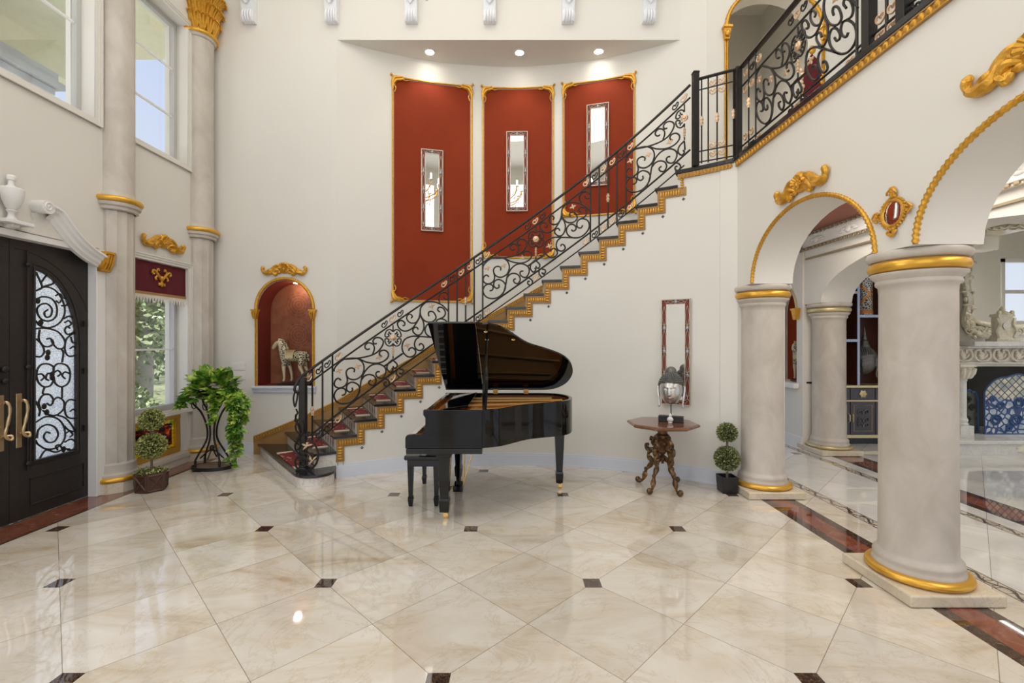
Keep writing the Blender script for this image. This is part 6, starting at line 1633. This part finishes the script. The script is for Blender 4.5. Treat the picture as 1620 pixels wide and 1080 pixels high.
# ============================================================ HORSE FIGURES
def horse_mat():
    t = NT('lattice_ceramic_glaze'); o = t.obj(); v = t.voro(o, 34, 'DISTANCE_TO_EDGE'); k = t.math('GREATER_THAN', v, .11)
    x, y, z = t.xyz(o); bodyz = t.math('MULTIPLY', t.math('GREATER_THAN', z, .24), t.math('GREATER_THAN', x, -.155))
    c = t.mix(t.noise(o, 7, 3), (.46, .36, .17), (.66, .62, .46)); c = t.mix(t.math('MULTIPLY', k, bodyz), c, (.035, .03, .02)); m = t.set(c, .3); t.bump(v, .4, .01); return m
M['horse'] = horse_mat()
def horse(label, loc, rz, s):
    o = thing('horse_figurine', label, 'horse figurine', loc, rz); keep = W[o]; W[o] = Vector((0, 0, 0))
    # skeleton (side view, head towards -x), joined by a skin modifier into one body
    J = [((.02, 0, .355), .080), ((-.09, 0, .36), .085), ((.12, 0, .36), .082), ((.175, 0, .365), .062),                      # 0-3 trunk
         ((-.125, 0, .43), .070), ((-.15, 0, .50), .055), ((-.185, 0, .55), .042), ((-.235, 0, .54), .034), ((-.275, 0, .49), .027), ((-.295, 0, .45), .021),   # 4-9 neck, head
         ((-.10, -.045, .27), .034), ((-.095, -.05, .19), .023), ((-.09, -.05, .12), .017), ((-.088, -.05, .05), .013), ((-.10, -.05, .018), .020),
         ((-.09, .045, .27), .034), ((-.06, .05, .19), .023), ((-.045, .05, .12), .017), ((-.04, .05, .05), .013), ((-.052, .05, .018), .020),
         ((.16, -.045, .29), .042), ((.145, -.05, .21), .026), ((.185, -.05, .14), .017), ((.175, -.05, .05), .013), ((.162, -.05, .018), .020),
         ((.17, .045, .29), .042), ((.165, .05, .21), .026), ((.205, .05, .14), .017), ((.20, .05, .05), .013), ((.187, .05, .018), .020),
         ((.215, 0, .41), .018), ((.235, 0, .38), .018), ((.235, 0, .33), .014), ((.25, 0, .30), .008)]
    E_ = [(0, 1), (0, 2), (2, 3), (1, 4), (4, 5), (5, 6), (6, 7), (7, 8), (8, 9), (1, 10), (10, 11), (11, 12), (12, 13), (13, 14), (1, 15), (15, 16), (16, 17), (17, 18), (18, 19),
          (3, 20), (20, 21), (21, 22), (22, 23), (23, 24), (3, 25), (25, 26), (26, 27), (27, 28), (28, 29), (3, 30), (30, 31), (31, 32), (32, 33)]
    me = bpy.data.meshes.new('body'); me.from_pydata([tuple(Vector(p) * s) for p, r in J], E_, []); b = bpy.data.objects.new('body', me); col.objects.link(b); b.parent = o
    m = b.modifiers.new('skin', 'SKIN')
    m.use_smooth_shade = True
    for i, sv in enumerate(me.skin_vertices[0].data if me.skin_vertices else []): sv.radius = (J[i][1] * s, J[i][1] * s)
    if not me.skin_vertices:
        bm = bmesh.new(); bm.from_mesh(me); ly_ = bm.verts.layers.skin.verify(); bm.verts.ensure_lookup_table()
        for i, v in enumerate(bm.verts): v[ly_].radius = (J[i][1] * s, J[i][1] * s); v[ly_].use_root = (i == 0)
        bm.to_mesh(me); bm.free()
    b.modifiers.new('sub', 'SUBSURF').levels = 2; b.modifiers['sub'].render_levels = 2; me.materials.append(M['horse']); W[b] = Vector((0, 0, 0))
    mn = MB().tube(cr([(-.20 * s, 0, .595 * s), (-.135 * s, 0, .575 * s), (-.09 * s, 0, .51 * s), (-.05 * s, 0, .44 * s)], 5), [.010 * s] * 5 + [.014 * s] * 6 + [.010 * s] * 5, 6); mn.build('mane', M['horse'], o)
    e = MB(); e.tube([(-.19 * s, -.015 * s, .57 * s), (-.195 * s, -.02 * s, .61 * s)], [.010 * s, .002 * s], 6).tube([(-.19 * s, .015 * s, .57 * s), (-.195 * s, .02 * s, .61 * s)], [.010 * s, .002 * s], 6); e.build('ears', M['horse'], o)
    sd = MB(); rows = []
    for i in range(11):
        a = -1.9 + 3.8 * i / 10; rr = .093; rows.append([((-.055 - .0) * s, math.sin(a) * rr * s, (.36 + math.cos(a) * rr) * s), ((.065) * s, math.sin(a) * rr * s, (.36 + math.cos(a) * rr) * s), ((.065) * s, math.sin(a) * (rr - .01) * s, (.36 + math.cos(a) * (rr - .01)) * s), ((-.055) * s, math.sin(a) * (rr - .01) * s, (.36 + math.cos(a) * (rr - .01)) * s)])
    sd.grid(rows, closed_v=True); sd.build('saddle_cloth', M['palegold'], o)
    MB().box(-.17 * s, .27 * s, -.085 * s, .085 * s, -.03 * s, -.001).build('base', M['blackmatte'], o, bevel=.004)
    W[o] = keep; o.location.z += .03 * s
    return o
hl = PY(462, 607, YB + .16)
horse('cream lattice horse figurine standing in the red arched niche by the stairs', (hl.x, YB + .17, NZ0), math.radians(-8), 1.06)
horse('cream lattice horse figurine in the far red niche beyond the first arch', (4.47, 7.12, .972), math.radians(-100), 1.0)

# ============================================================ BEYOND THE ARCADE
# passage niche sill, frame, wall ornament
pf = thing('niche_surround', 'gold-capped frame and white sill of the red niche beyond the first arch', 'frame', (4.33, 7.39, .87))
MB().tube(cr([Vector((4.318, 7.39 + .40 * math.cos(PI * i / 40), 2.07 + .43 * math.sin(PI * i / 40))) for i in range(41)], 2), .016, 6).build('arch_bead', M['palegold'], pf)
MB().box(4.25, 4.328, 6.94, 7.84, .89, .968).build('sill', M['white'], pf, bevel=.006)
for y in (6.96, 7.82):
    mb = MB().box(4.24, 4.328, y - .06, y + .06, 2.07, 2.10).taper(4.29, y, 1.93, 2.07, .025, .03, .04, .05); mb.build('capital', M['gold'], pf)
wo_ = thing('wall_ornament', 'dark bronze scroll ornament hanging in the far red niche above the horse', 'ornament', (4.65, 7.3, 1.75))
for s_ in (-1, 1):
    mb = MB()
    for z0 in (1.72, 1.98): mb.tube(cr([(4.645, 7.22, z0), (4.63, 7.22 + s_ * .05, z0 + .06), (4.63, 7.22 + s_ * .12, z0 + .03), (4.63, 7.22 + s_ * .13, z0 - .05), (4.63, 7.22 + s_ * .07, z0 - .07), (4.63, 7.22 + s_ * .06, z0 - .01)], 4), .016, 6)
    mb.build('scroll', M['carved'], wo_)
MB().tube([(4.64, 7.22, 1.6), (4.64, 7.22, 2.2)], .02, 6).build('spine', M['carved'], wo_)
# display cabinet
cb = thing('display_cabinet', 'dark display cabinet with silver-trimmed open shelves seen between the columns', 'cabinet', (5.55, 7.35, 0))
M['slatewood'] = simple('dark_grey_lacquered_wood', (.055, .05, .06), .32, var=.2, sc=12)
M['cabwood'] = simple('reddish_brown_cabinet_interior', (.085, .022, .01), .4, var=.4, sc=6)
M['silvertrim'] = simple('blue_silver_trim', (.38, .42, .52), .35, .6, var=.3, sc=60)
CX0, CX1, CF, CB = 4.86, 6.05, 7.16, 7.61
MB().box(CX0, CX1, CF, CB, .10, .88).build('body', M['slatewood'], cb, smooth=False, bevel=.006)
MB().box(CX0 + .03, CX1 - .03, CF + .04, CB, .001, .10).build('toe_kick', M['blackmatte'], cb, smooth=False)
MB().box(CX0 - .02, CX1 + .02, CF - .03, CB, .88, .92).build('worktop', M['palegold'], cb, bevel=.006)
MB().box(CX0, CX1, CF - .02, CF - .001, .10, .15).build('base_moulding', M['palegold'], cb, bevel=.005)
MB().box(CX0, CX1, CF - .012, CF - .001, .665, .69).build('mid_moulding', M['palegold'], cb, bevel=.004)
MB().box(CX0, CX1, CB - .03, CB, .92, 3.05).build('back_panel', M['cabwood'], cb, smooth=False)
DW = .39
for i in range(3):
    x0 = CX0 + .01 + i * DW; x1 = x0 + DW - .012
    dr = MB().box(x0, x1, CF - .012, CF - .001, .70, .87).build('drawer', M['slatewood'], cb, bevel=.003)
    k = MB().ell(((x0 + x1) / 2, CF - .022, .785), .058, .014, .058, 16, 6, fn=lambda d: 1 + .16 * math.cos(6 * math.atan2(d.z, d.x))).ell(((x0 + x1) / 2, CF - .036, .785), .02, .012, .02, 8, 5); k.build('rosette_pull', M['palegold'], dr)
    dr = MB().box(x0, x1, CF - .014, CF - .001, .16, .66).build('door', M['slatewood'], cb, bevel=.003)
    MB().tube([Vector((a, CF - .016, b)) for a, b in ((x0 + .05, .21), (x1 - .05, .21), (x1 - .05, .61), (x0 + .05, .61))], .007, 4, closed=True).build('panel_bead', M['palegold'], dr)
    xc = (x0 + x1) / 2; mb = MB()
    for sx in (-1, 1):
        for z0, sz in ((.50, 1), (.38, 1), (.30, .6)):
            mb.tube(cr([(xc, CF - .02, z0 - .03), (xc + sx * .02, CF - .024, z0 + .03), (xc + sx * .07, CF - .024, z0 + .035), (xc + sx * .08, CF - .024, z0 - .01), (xc + sx * .045, CF - .024, z0 - .015), (xc + sx * .05, CF - .024, z0 + .01)], 3), .008, 5)
    mb.build('carved_scroll', M['darksilver'], dr)
    hx = x1 - .02 if i % 2 == 0 else x0 + .02
    mb = MB().tube(cr([(hx, CF - .015, .34), (hx, CF - .045, .37), (hx, CF - .04, .41), (hx, CF - .045, .45), (hx, CF - .015, .48)], 3), .008, 6); mb.build('handle', M['palegold'], dr)
for x in (CX0 + .0, 5.385, CX1 - .03):
    MB().box(x, x + .03, CF + .02, CB - .03, .92, 3.05).build('upright', M['cabwood'], cb, smooth=False)
    MB().box(x - .004, x + .034, CF + .008, CF + .02, .92, 3.05).build('upright_trim', M['silvertrim'], cb, smooth=False)
for x0, x1, z in ((CX0 + .03, 5.385, 1.60), (5.415, CX1 - .03, 1.98), (CX0 + .03, 5.385, 2.35), (5.415, CX1 - .03, 2.85)):
    MB().box(x0, x1, CF + .02, CB - .03, z, z + .03).build('shelf', M['cabwood'], cb, smooth=False); MB().box(x0, x1, CF + .008, CF + .02, z - .005, z + .035).build('shelf_trim', M['silvertrim'], cb, smooth=False)
MB().box(CX0, CX1, CF + .008, CB, 3.05, 3.15).build('cornice', M['slatewood'], cb, bevel=.01)
buddha('head_sculpture', 'dark silver head sculpture with a tall spire, standing on the display cabinet worktop', (5.62, 7.34, .922), math.radians(-45), 1.32, 'darksilver', 'darksilver', spire=True)
t = NT('orange_silver_lattice_vase'); o_ = t.geo(); X_, Y_, Z_ = t.xyz(o_); v = t.voro(o_, 30, 'DISTANCE_TO_EDGE'); c = t.mix(t.math('LESS_THAN', v, .14), (.05, .05, .05), (.55, .54, .50)); zz2 = t.math('ABSOLUTE', t.math('SUBTRACT', Z_, 2.07)); c = t.mix(t.math('LESS_THAN', zz2, .03), c, (.62, .23, .04))
wv = t.math('ABSOLUTE', t.math('SUBTRACT', t.math('ABSOLUTE', t.math('SUBTRACT', Z_, 2.35)), t.math('MULTIPLY', t.math('ABSOLUTE', t.math('SUBTRACT', X_, 5.62)), 1.4))); c = t.mix(t.math('LESS_THAN', wv, .025), c, (.62, .23, .04)); M['vase'] = t.set(c, .3, .3)
vs = thing('vase', 'tall cylindrical orange and silver latticed vase on the upper cabinet shelf', 'vase', (5.62, 7.36, 2.011))
MB().lathe([(.10, 0), (.125, .01), (.13, .06), (.12, .08), (.12, .70), (.135, .72), (.135, .76), (.10, .77)], (5.62, 7.36, 2.012), 28).build('body', M['vase'], vs)
MB().lathe([(.001, .0), (.03, 0), (.02, .03), (.015, .06), (.03, .09), (.035, .12), (.02, .15), (.001, .16)], (5.30, 7.34, 1.632), 14).build('statuette', M['darksilver'], label='tiny dark statuette standing on the left cabinet shelf', cat='statuette')
MB().lathe([(.001, 0), (.05, 0), (.075, .08), (.085, .2), (.06, .3), (.03, .36), (.045, .42), (.035, .42), (.001, .41)], (5.05, 7.36, 1.632), 18).build('urn_vase', M['carved'], label='brown bronze urn on the left cabinet shelf partly hidden by the column', cat='vase')

# fireplace
fp = thing('fireplace', 'carved cream stone fireplace with columns and dark firebox at the far right', 'fireplace', (8.0, 7.2, 0))
FX0, FX1, FF = 6.30, 10.2, 6.95
MB().box(6.28, 10.2, 6.47, 7.0, .001, .16).build('hearth_riser', M['whitestone'], fp, smooth=False)
MB().box(6.26, 10.22, 6.44, 7.6, .16, .21).build('hearth_slab', M['whitestone'], fp, bevel=.008)
mb = MB(); xs = 7.15
for i in range(14): 
    mb.ell((xs + i * .17, 6.468, .085), .07, .02, .05, 12, 6, fn=lambda d: 1 + .2 * math.cos(5 * math.atan2(d.z, d.x))); mb.ell((xs + .085 + i * .17, 6.466, .085), .025, .02, .055, 8, 5)
mb.build('hearth_carving', M['cream_stone'], fp)
MB().box(FX0 + .1, 6.62, 7.05, 7.61, .211, 1.25).build('jamb', M['whitestone'], fp, smooth=False)
MB().box(9.6, 9.9, 7.05, 7.61, .211, 1.25).build('jamb', M['whitestone'], fp, smooth=False)
for x in (6.79, 9.45):
    MB().box(x - .10, x + .10, 6.86, 7.06, .211, .34).lathe([(.085, .34), (.09, .36), (.075, .38), (.085, .42), (.07, .45), (.065, .48), (.065, 1.0), (.075, 1.02), (.07, 1.04)], (x, 6.96, 0), 20).build('pillar', M['whitestone'], fp)
    mb = MB().taper(x, 6.96, 1.04, 1.22, .07, .07, .10, .10).box(x - .12, x + .12, 6.84, 7.08, 1.22, 1.26)
    for j in range(-1, 2): mb.tube(cr([(x + j * .05, 6.88, 1.05), (x + j * .07, 6.85, 1.13), (x + j * .08, 6.82, 1.20)], 3), [.02, .03, .03, .035, .03, .025, .02], 6)
    mb.build('pillar_capital', M['cream_stone'], fp)
MB().box(6.62, 9.62, 7.03, 7.61, 1.22, 1.53).box(FX0 + .12, 6.62, 7.03, 7.61, 1.25, 1.53).box(9.62, 9.9, 7.03, 7.61, 1.25, 1.53).build('frieze', M['cream_stone'], fp, smooth=False)
mb = MB()
for i in range(12):
    x = 6.60 + i * .28
    mb.ell((x, 7.02, 1.385), .05, .03, .07, 10, 6)
    for s_ in (-1, 1):
        mb.tube(cr([(x, 7.02, 1.30), (x + s_ * .06, 7.0, 1.31), (x + s_ * .12, 7.0, 1.37), (x + s_ * .10, 7.0, 1.46), (x + s_ * .04, 7.0, 1.47), (x + s_ * .04, 7.0, 1.42)], 3), .016, 6)
        mb.tube(cr([(x, 7.02, 1.34), (x + s_ * .04, 6.99, 1.37), (x + s_ * .06, 6.99, 1.41)], 3), .014, 6)
mb.build('frieze_carving', M['cream_stone'], fp)
MB().box(6.90, 10.0, 6.86, 7.61, 1.53, 1.60).box(6.86, 9.97, 6.92, 7.61, 1.50, 1.53).box(6.66, 9.9, 6.98, 7.61, 1.26, 1.285).build('mantel_shelf', M['whitestone'], fp, bevel=.008)
MB().box(6.62, 9.62, 7.55, 7.61, .211, 1.22).build('firebox_back', M['blackmatte'], fp, smooth=False)
fs = thing('fire_screen', 'blue and pearl peacock-style glass fire screen standing in front of the dark firebox', 'fire screen', (7.5, 6.92, .211))
t = NT('pearl_and_blue_glass'); o_ = t.geo(); X_, Y_, Z_ = t.xyz(o_)
u_ = t.math('ADD', X_, Z_); w_2 = t.math('SUBTRACT', X_, Z_)
def gl_(w): return t.math('LESS_THAN', t.math('ABSOLUTE', t.math('SUBTRACT', t.math('MULTIPLY', w, 9), t.math('ROUND', t.math('MULTIPLY', w, 9)))), .09)
gridm = t.math('MAXIMUM', gl_(u_), gl_(w_2)); f_ = t.noise(o_, 9, 3)
pearl = t.ramp(f_, [(.35, (.30, .34, .38)), (.5, (.55, .52, .40)), (.65, (.72, .68, .58))]); c = t.mix(gridm, pearl, (.08, .10, .14)); low = t.math('LESS_THAN', Z_, .74)
vb = t.voro(o_, 11, 'DISTANCE_TO_EDGE'); c2 = t.mix(t.math('LESS_THAN', vb, .12), t.ramp(f_, [(.4, (.28, .36, .48)), (.6, (.55, .58, .60))]), (.035, .075, .20)); M['screen'] = t.set(t.mix(low, c, c2), .2)
def panel2(x0, x1, y, hgt, nm, mat_, tall):
    pts = [(x0, .215), (x1, .215)] + [(x1 - (x1 - x0) * i / 18, hgt + tall * math.sin(PI * i / 18) ** .6 + .03 * abs(math.sin(PI * i / 6))) for i in range(19)]
    MB().prism(pts, [], y, y + .012, lambda a, b, d: (a, d, b)).build(nm, mat_, fs, smooth=False)
    MB().tube([Vector((a, y - .004, b)) for a, b in pts], .012, 6, closed=True).build(nm + '_border', M['blueiron'], fs)
M['blueiron'] = simple('blue_enamelled_iron', (.04, .09, .24), .3, .3, var=.3, sc=40)
M['screen2'] = simple('dark_smoky_glass', (.06, .065, .055), .2, var=.8, sc=14)
panel2(7.08, 8.1, 6.90, .84, 'centre_panel', M['screen'], .24); panel2(6.78, 7.06, 6.97, .72, 'side_panel', M['screen2'], .12)
for (x, z, r_) in ((7.25, .42, .09), (7.55, .42, .10), (7.32, .64, .06), (7.6, .68, .09), (7.45, .30, .05), (7.2, .74, .05)):
    mb = MB(); mb.tube([Vector((x + (r_ - r_ * .025 * i) * math.cos(i * .5), 6.893, z + (r_ - r_ * .025 * i) * math.sin(i * .5))) for i in range(30)], .010, 6); mb.build('iron_scroll', M['blueiron'], fs)
for (x, z, r_) in ((6.88, .42, .06), (6.97, .60, .05), (6.9, .72, .05)):
    mb = MB(); mb.tube([Vector((x + (r_ - r_ * .025 * i) * math.cos(i * .5), 6.962, z + (r_ - r_ * .025 * i) * math.sin(i * .5))) for i in range(30)], .011, 6); mb.build('iron_scroll', M['iron'], fs)
M['rococo'] = simple('cream_silver_carving', (.66, .61, .48), .4, .35, var=.35, sc=18, bump=.4, bsc=40)
# overmantel mirror with rococo frame
mm = thing('overmantel_mirror', 'large silver-gilt carved mirror above the fireplace mantel', 'mirror', (9.0, 7.6, 1.7))
MB().box(7.50, 10.6, 7.585, 7.60, 1.75, 3.62).build('mirror_glass', M['mirror'], mm, smooth=False)
rnd = random.Random(2)
mb = MB()
fr_ = cr([(7.75, 1.72), (7.50, 1.80), (7.44, 2.0), (7.50, 2.25), (7.44, 2.6), (7.49, 3.0), (7.44, 3.3), (7.6, 3.55), (7.9, 3.50), (8.3, 3.60), (8.7, 3.72), (9.5, 3.6), (10.6, 3.6)], 5)
mb.tube([Vector((a, 7.56, b)) for a, b in fr_], .05, 8); mb.tube([Vector((a + .07, 7.55, b - .06)) for a, b in fr_], .016, 6)
bt = cr([(7.46, 2.05), (7.60, 1.93), (7.85, 1.87), (8.1, 1.85), (8.5, 1.84), (10.5, 1.82)], 5); mb.tube([Vector((a, 7.55, b)) for a, b in bt], .04, 8)
mb.build('frame', M['rococo'], mm)
mb = MB()
for a, b in fr_[::2]:
    for q in range(3): mb.ell((a + rnd.uniform(-.08, .08), 7.53, b + rnd.uniform(-.08, .08)), rnd.uniform(.02, .055), .03, rnd.uniform(.02, .055), 8, 5)
mb.build('carved_leafwork', M['rococo'], mm)
for i in range(8):
    x = 7.48 + i * .16; mb = MB(); mb.tube([Vector((x + (.09 - .004 * j) * math.cos(j * .5 + i), 7.52, 1.77 + (.07 - .003 * j) * math.sin(j * .5 + i))) for j in range(20)], .014, 6).build('lower_scroll', M['rococo'], mm)
for i in range(8):
    x = 7.55 + i * .16; mb = MB(); mb.tube([Vector((x + (.11 - .005 * j) * math.cos(j * .5 - i), 7.50, 3.54 + (.10 - .004 * j) * math.sin(j * .5 - i))) for j in range(20)], .020, 6).build('crest_scroll', M['rococo'], mm)
ck = thing('mantel_clock', 'ornate champagne-coloured mantel clock on the fireplace shelf at the right edge', 'clock', (7.57, 7.1, 1.601))
mb = MB().box(7.40, 7.76, 7.02, 7.2, 1.601, 1.64).taper(7.57, 7.11, 1.64, 1.70, .14, .07, .11, .06).taper(7.57, 7.11, 1.70, 1.98, .10, .06, .11, .06).taper(7.57, 7.11, 1.98, 2.02, .13, .07, .12, .07); mb.lathe([(.10, 2.02), (.06, 2.06), (.03, 2.08), (.04, 2.10), (.02, 2.13), (.001, 2.15)], (7.57, 7.11, 0), 14)
for sx in (-1, 1):
    mb.ell((7.57 + sx * .10, 7.06, 2.04), .03, .03, .04, 8, 6); mb.tube(cr([(7.57 + sx * .11, 7.05, 1.66), (7.57 + sx * .15, 7.04, 1.76), (7.57 + sx * .11, 7.04, 1.86), (7.57 + sx * .13, 7.05, 1.96)], 4), .022, 6)
mb.build('case', M['rococo'], ck)
MB().lathe([(.001, 0), (.055, 0), (.06, .01), (.001, .012)], (0, 0, 0), 20).xf(Matrix.Translation((7.57, 7.045, 1.84)) @ Matrix.Rotation(PI / 2, 4, 'X')).build('dial', M['whitestone'], ck)
# hall upstairs: hanging ornament behind the railing
uo = thing('wall_hanging', 'red and gold ornamental hanging on the upper hallway wall behind the gallery railing', 'wall hanging', (4.10, YU - .03, 4.85))
MB().prism([(4.02, 4.85), (4.20, 4.80), (4.27, 5.2), (4.22, 5.45), (4.12, 5.55), (4.04, 5.40), (4.00, 5.1)], [], YU - .04, YU - .003, lambda a, b, d: (a, d, b)).build('red_field', M['burgundy'], uo, smooth=False)
for s_, xx in ((-1, 3.98), (1, 4.26)):
    mb = MB()
    for i in range(9): mb.ell((xx + .012 * math.sin(i * 2), YU - .045, 4.88 + i * .055), .028, .02, .032, 7, 5)
    mb.build('gilt_border', M['softgold'] if s_ < 0 else M['gold'], uo)
MB().ell((4.12, YU - .045, 5.60), .05, .03, .06, 10, 6).build('gilt_crest', M['gold'], uo)
MB().box(4.00, 4.24, YU - .03, YU - .004, 4.70, 4.78).build('lower_tassel', M['fringe'], uo)

# ============================================================ OUTSIDE THE WINDOWS
st(MB().box(-40, -4.75, -20, 40, -.6, -.25), 'ground_outside', leafmat('sunlit_concrete_drive', [(.3, (.64, .63, .60)), (.6, (.70, .69, .66)), (.75, (.76, .75, .72))], .9, 3))
st(MB().box(-40, -7.2, 7.6, 40, -.245, -.2), 'ground_lawn', leafmat('lawn', [(.3, (.10, .13, .05)), (.6, (.20, .22, .12)), (.75, (.30, .29, .22))], .9, 3))
M['treeleaf'] = leafmat('oak_leaves', [(.35, (.05, .09, .03)), (.5, (.16, .22, .09)), (.66, (.36, .42, .23))], .5, 6)
M['bark'] = simple('grey_bark', (.36, .34, .31), .9, var=.35, sc=7, bump=.8, bsc=14)
def tree(label, x, y, h, R_, n, seed, lean=0):
    t_ = thing('tree', label, 'tree', (x, y, -.3)); rnd = random.Random(seed)
    P_ = cr([(x, y, -.3), (x + lean * .2, y + .1, h * .3), (x + lean * .6, y - .1, h * .6), (x + lean, y, h * .85)], 6); tr = MB().tube(P_, [.32 - .012 * i for i in range(len(P_))], 10)
    for i in range(9):
        a = rnd.uniform(0, 2 * PI); k = rnd.randint(6, len(P_) - 2); d = Vector((math.cos(a), math.sin(a), rnd.uniform(.2, .9)))
        tr.tube(cr([P_[k], P_[k] + d * R_ * .35, P_[k] + d * R_ * .7 + Vector((0, 0, .3)), P_[k] + d * R_ * .95], 4), [.11 - .007 * j for j in range(13)], 6)
    tr.build('trunk', M['bark'], t_); lf_ = MB()
    for i in range(16):
        c = Vector((x + lean + rnd.uniform(-1, 1) * R_ * .8, y + rnd.uniform(-1, 1) * R_ * .8, h * rnd.uniform(.32, 1.0))); leaf_cloud(lf_, rnd, c, R_ * .45, n // 16, .16, .05, shell=False)
    lf_.build('foliage', M['treeleaf'], t_, smooth=False)
tree('grey-trunked oak tree outside the low window, its trunk filling the right part', -9.0, 11.0, 5.0, 2.3, 5200, 1, .3)
tree('leafy oak tree further off outside the window, left of the thick trunk', -13.2, 14.0, 5.2, 2.6, 5200, 4)
tree('bushy green tree in the distance outside the window', -17.5, 21.5, 5.2, 3.4, 5200, 9)
def shrub(label, x, y, r, seed):
    mb = MB(); leaf_cloud(mb, random.Random(seed), (x, y, r * .6 - .25), r, 1800, .11, .035, shell=False, squash=.8); mb.build('shrub', M['treeleaf'], label=label, cat='shrub', smooth=False)
shrub('low green shrub on the ground outside the window', -8.2, 9.2, .8, 3); shrub('second low shrub outside, beside the tree trunk', -6.7, 8.35, .5, 8)
# porch ceiling and eaves outside the upper windows
M['stucco'] = simple('yellowish_porch_stucco', (.74, .71, .50), .8); M['eave'] = simple('grey_eave_boards', (.50, .52, .53), .7)
st(MB().box(-7.4, -4.62, 1.5, 7.6, 6.25, 6.4), 'ceiling_porch', M['stucco'])
st(MB().box(-7.55, -7.25, 1.2, 7.7, 5.85, 6.45), 'trim_porch', M['stucco'])
ev = thing('roof_eave', 'pale grey roof eave with stepped mouldings outside the upper left window', 'eave', (-7, 5, 5))
for i, (z, d) in enumerate(((5.18, 0), (5.26, .10), (5.36, .18))): MB().box(-9.4, -6.9 + d, 4.0, 6.75 + d, z, z + .09).build('fascia_board', M['eave'], ev, smooth=False)
MB().box(-9.4, -6.8, 4.0, 6.9, 5.45, 5.6).build('roof_deck', M['eave'], ev, smooth=False)
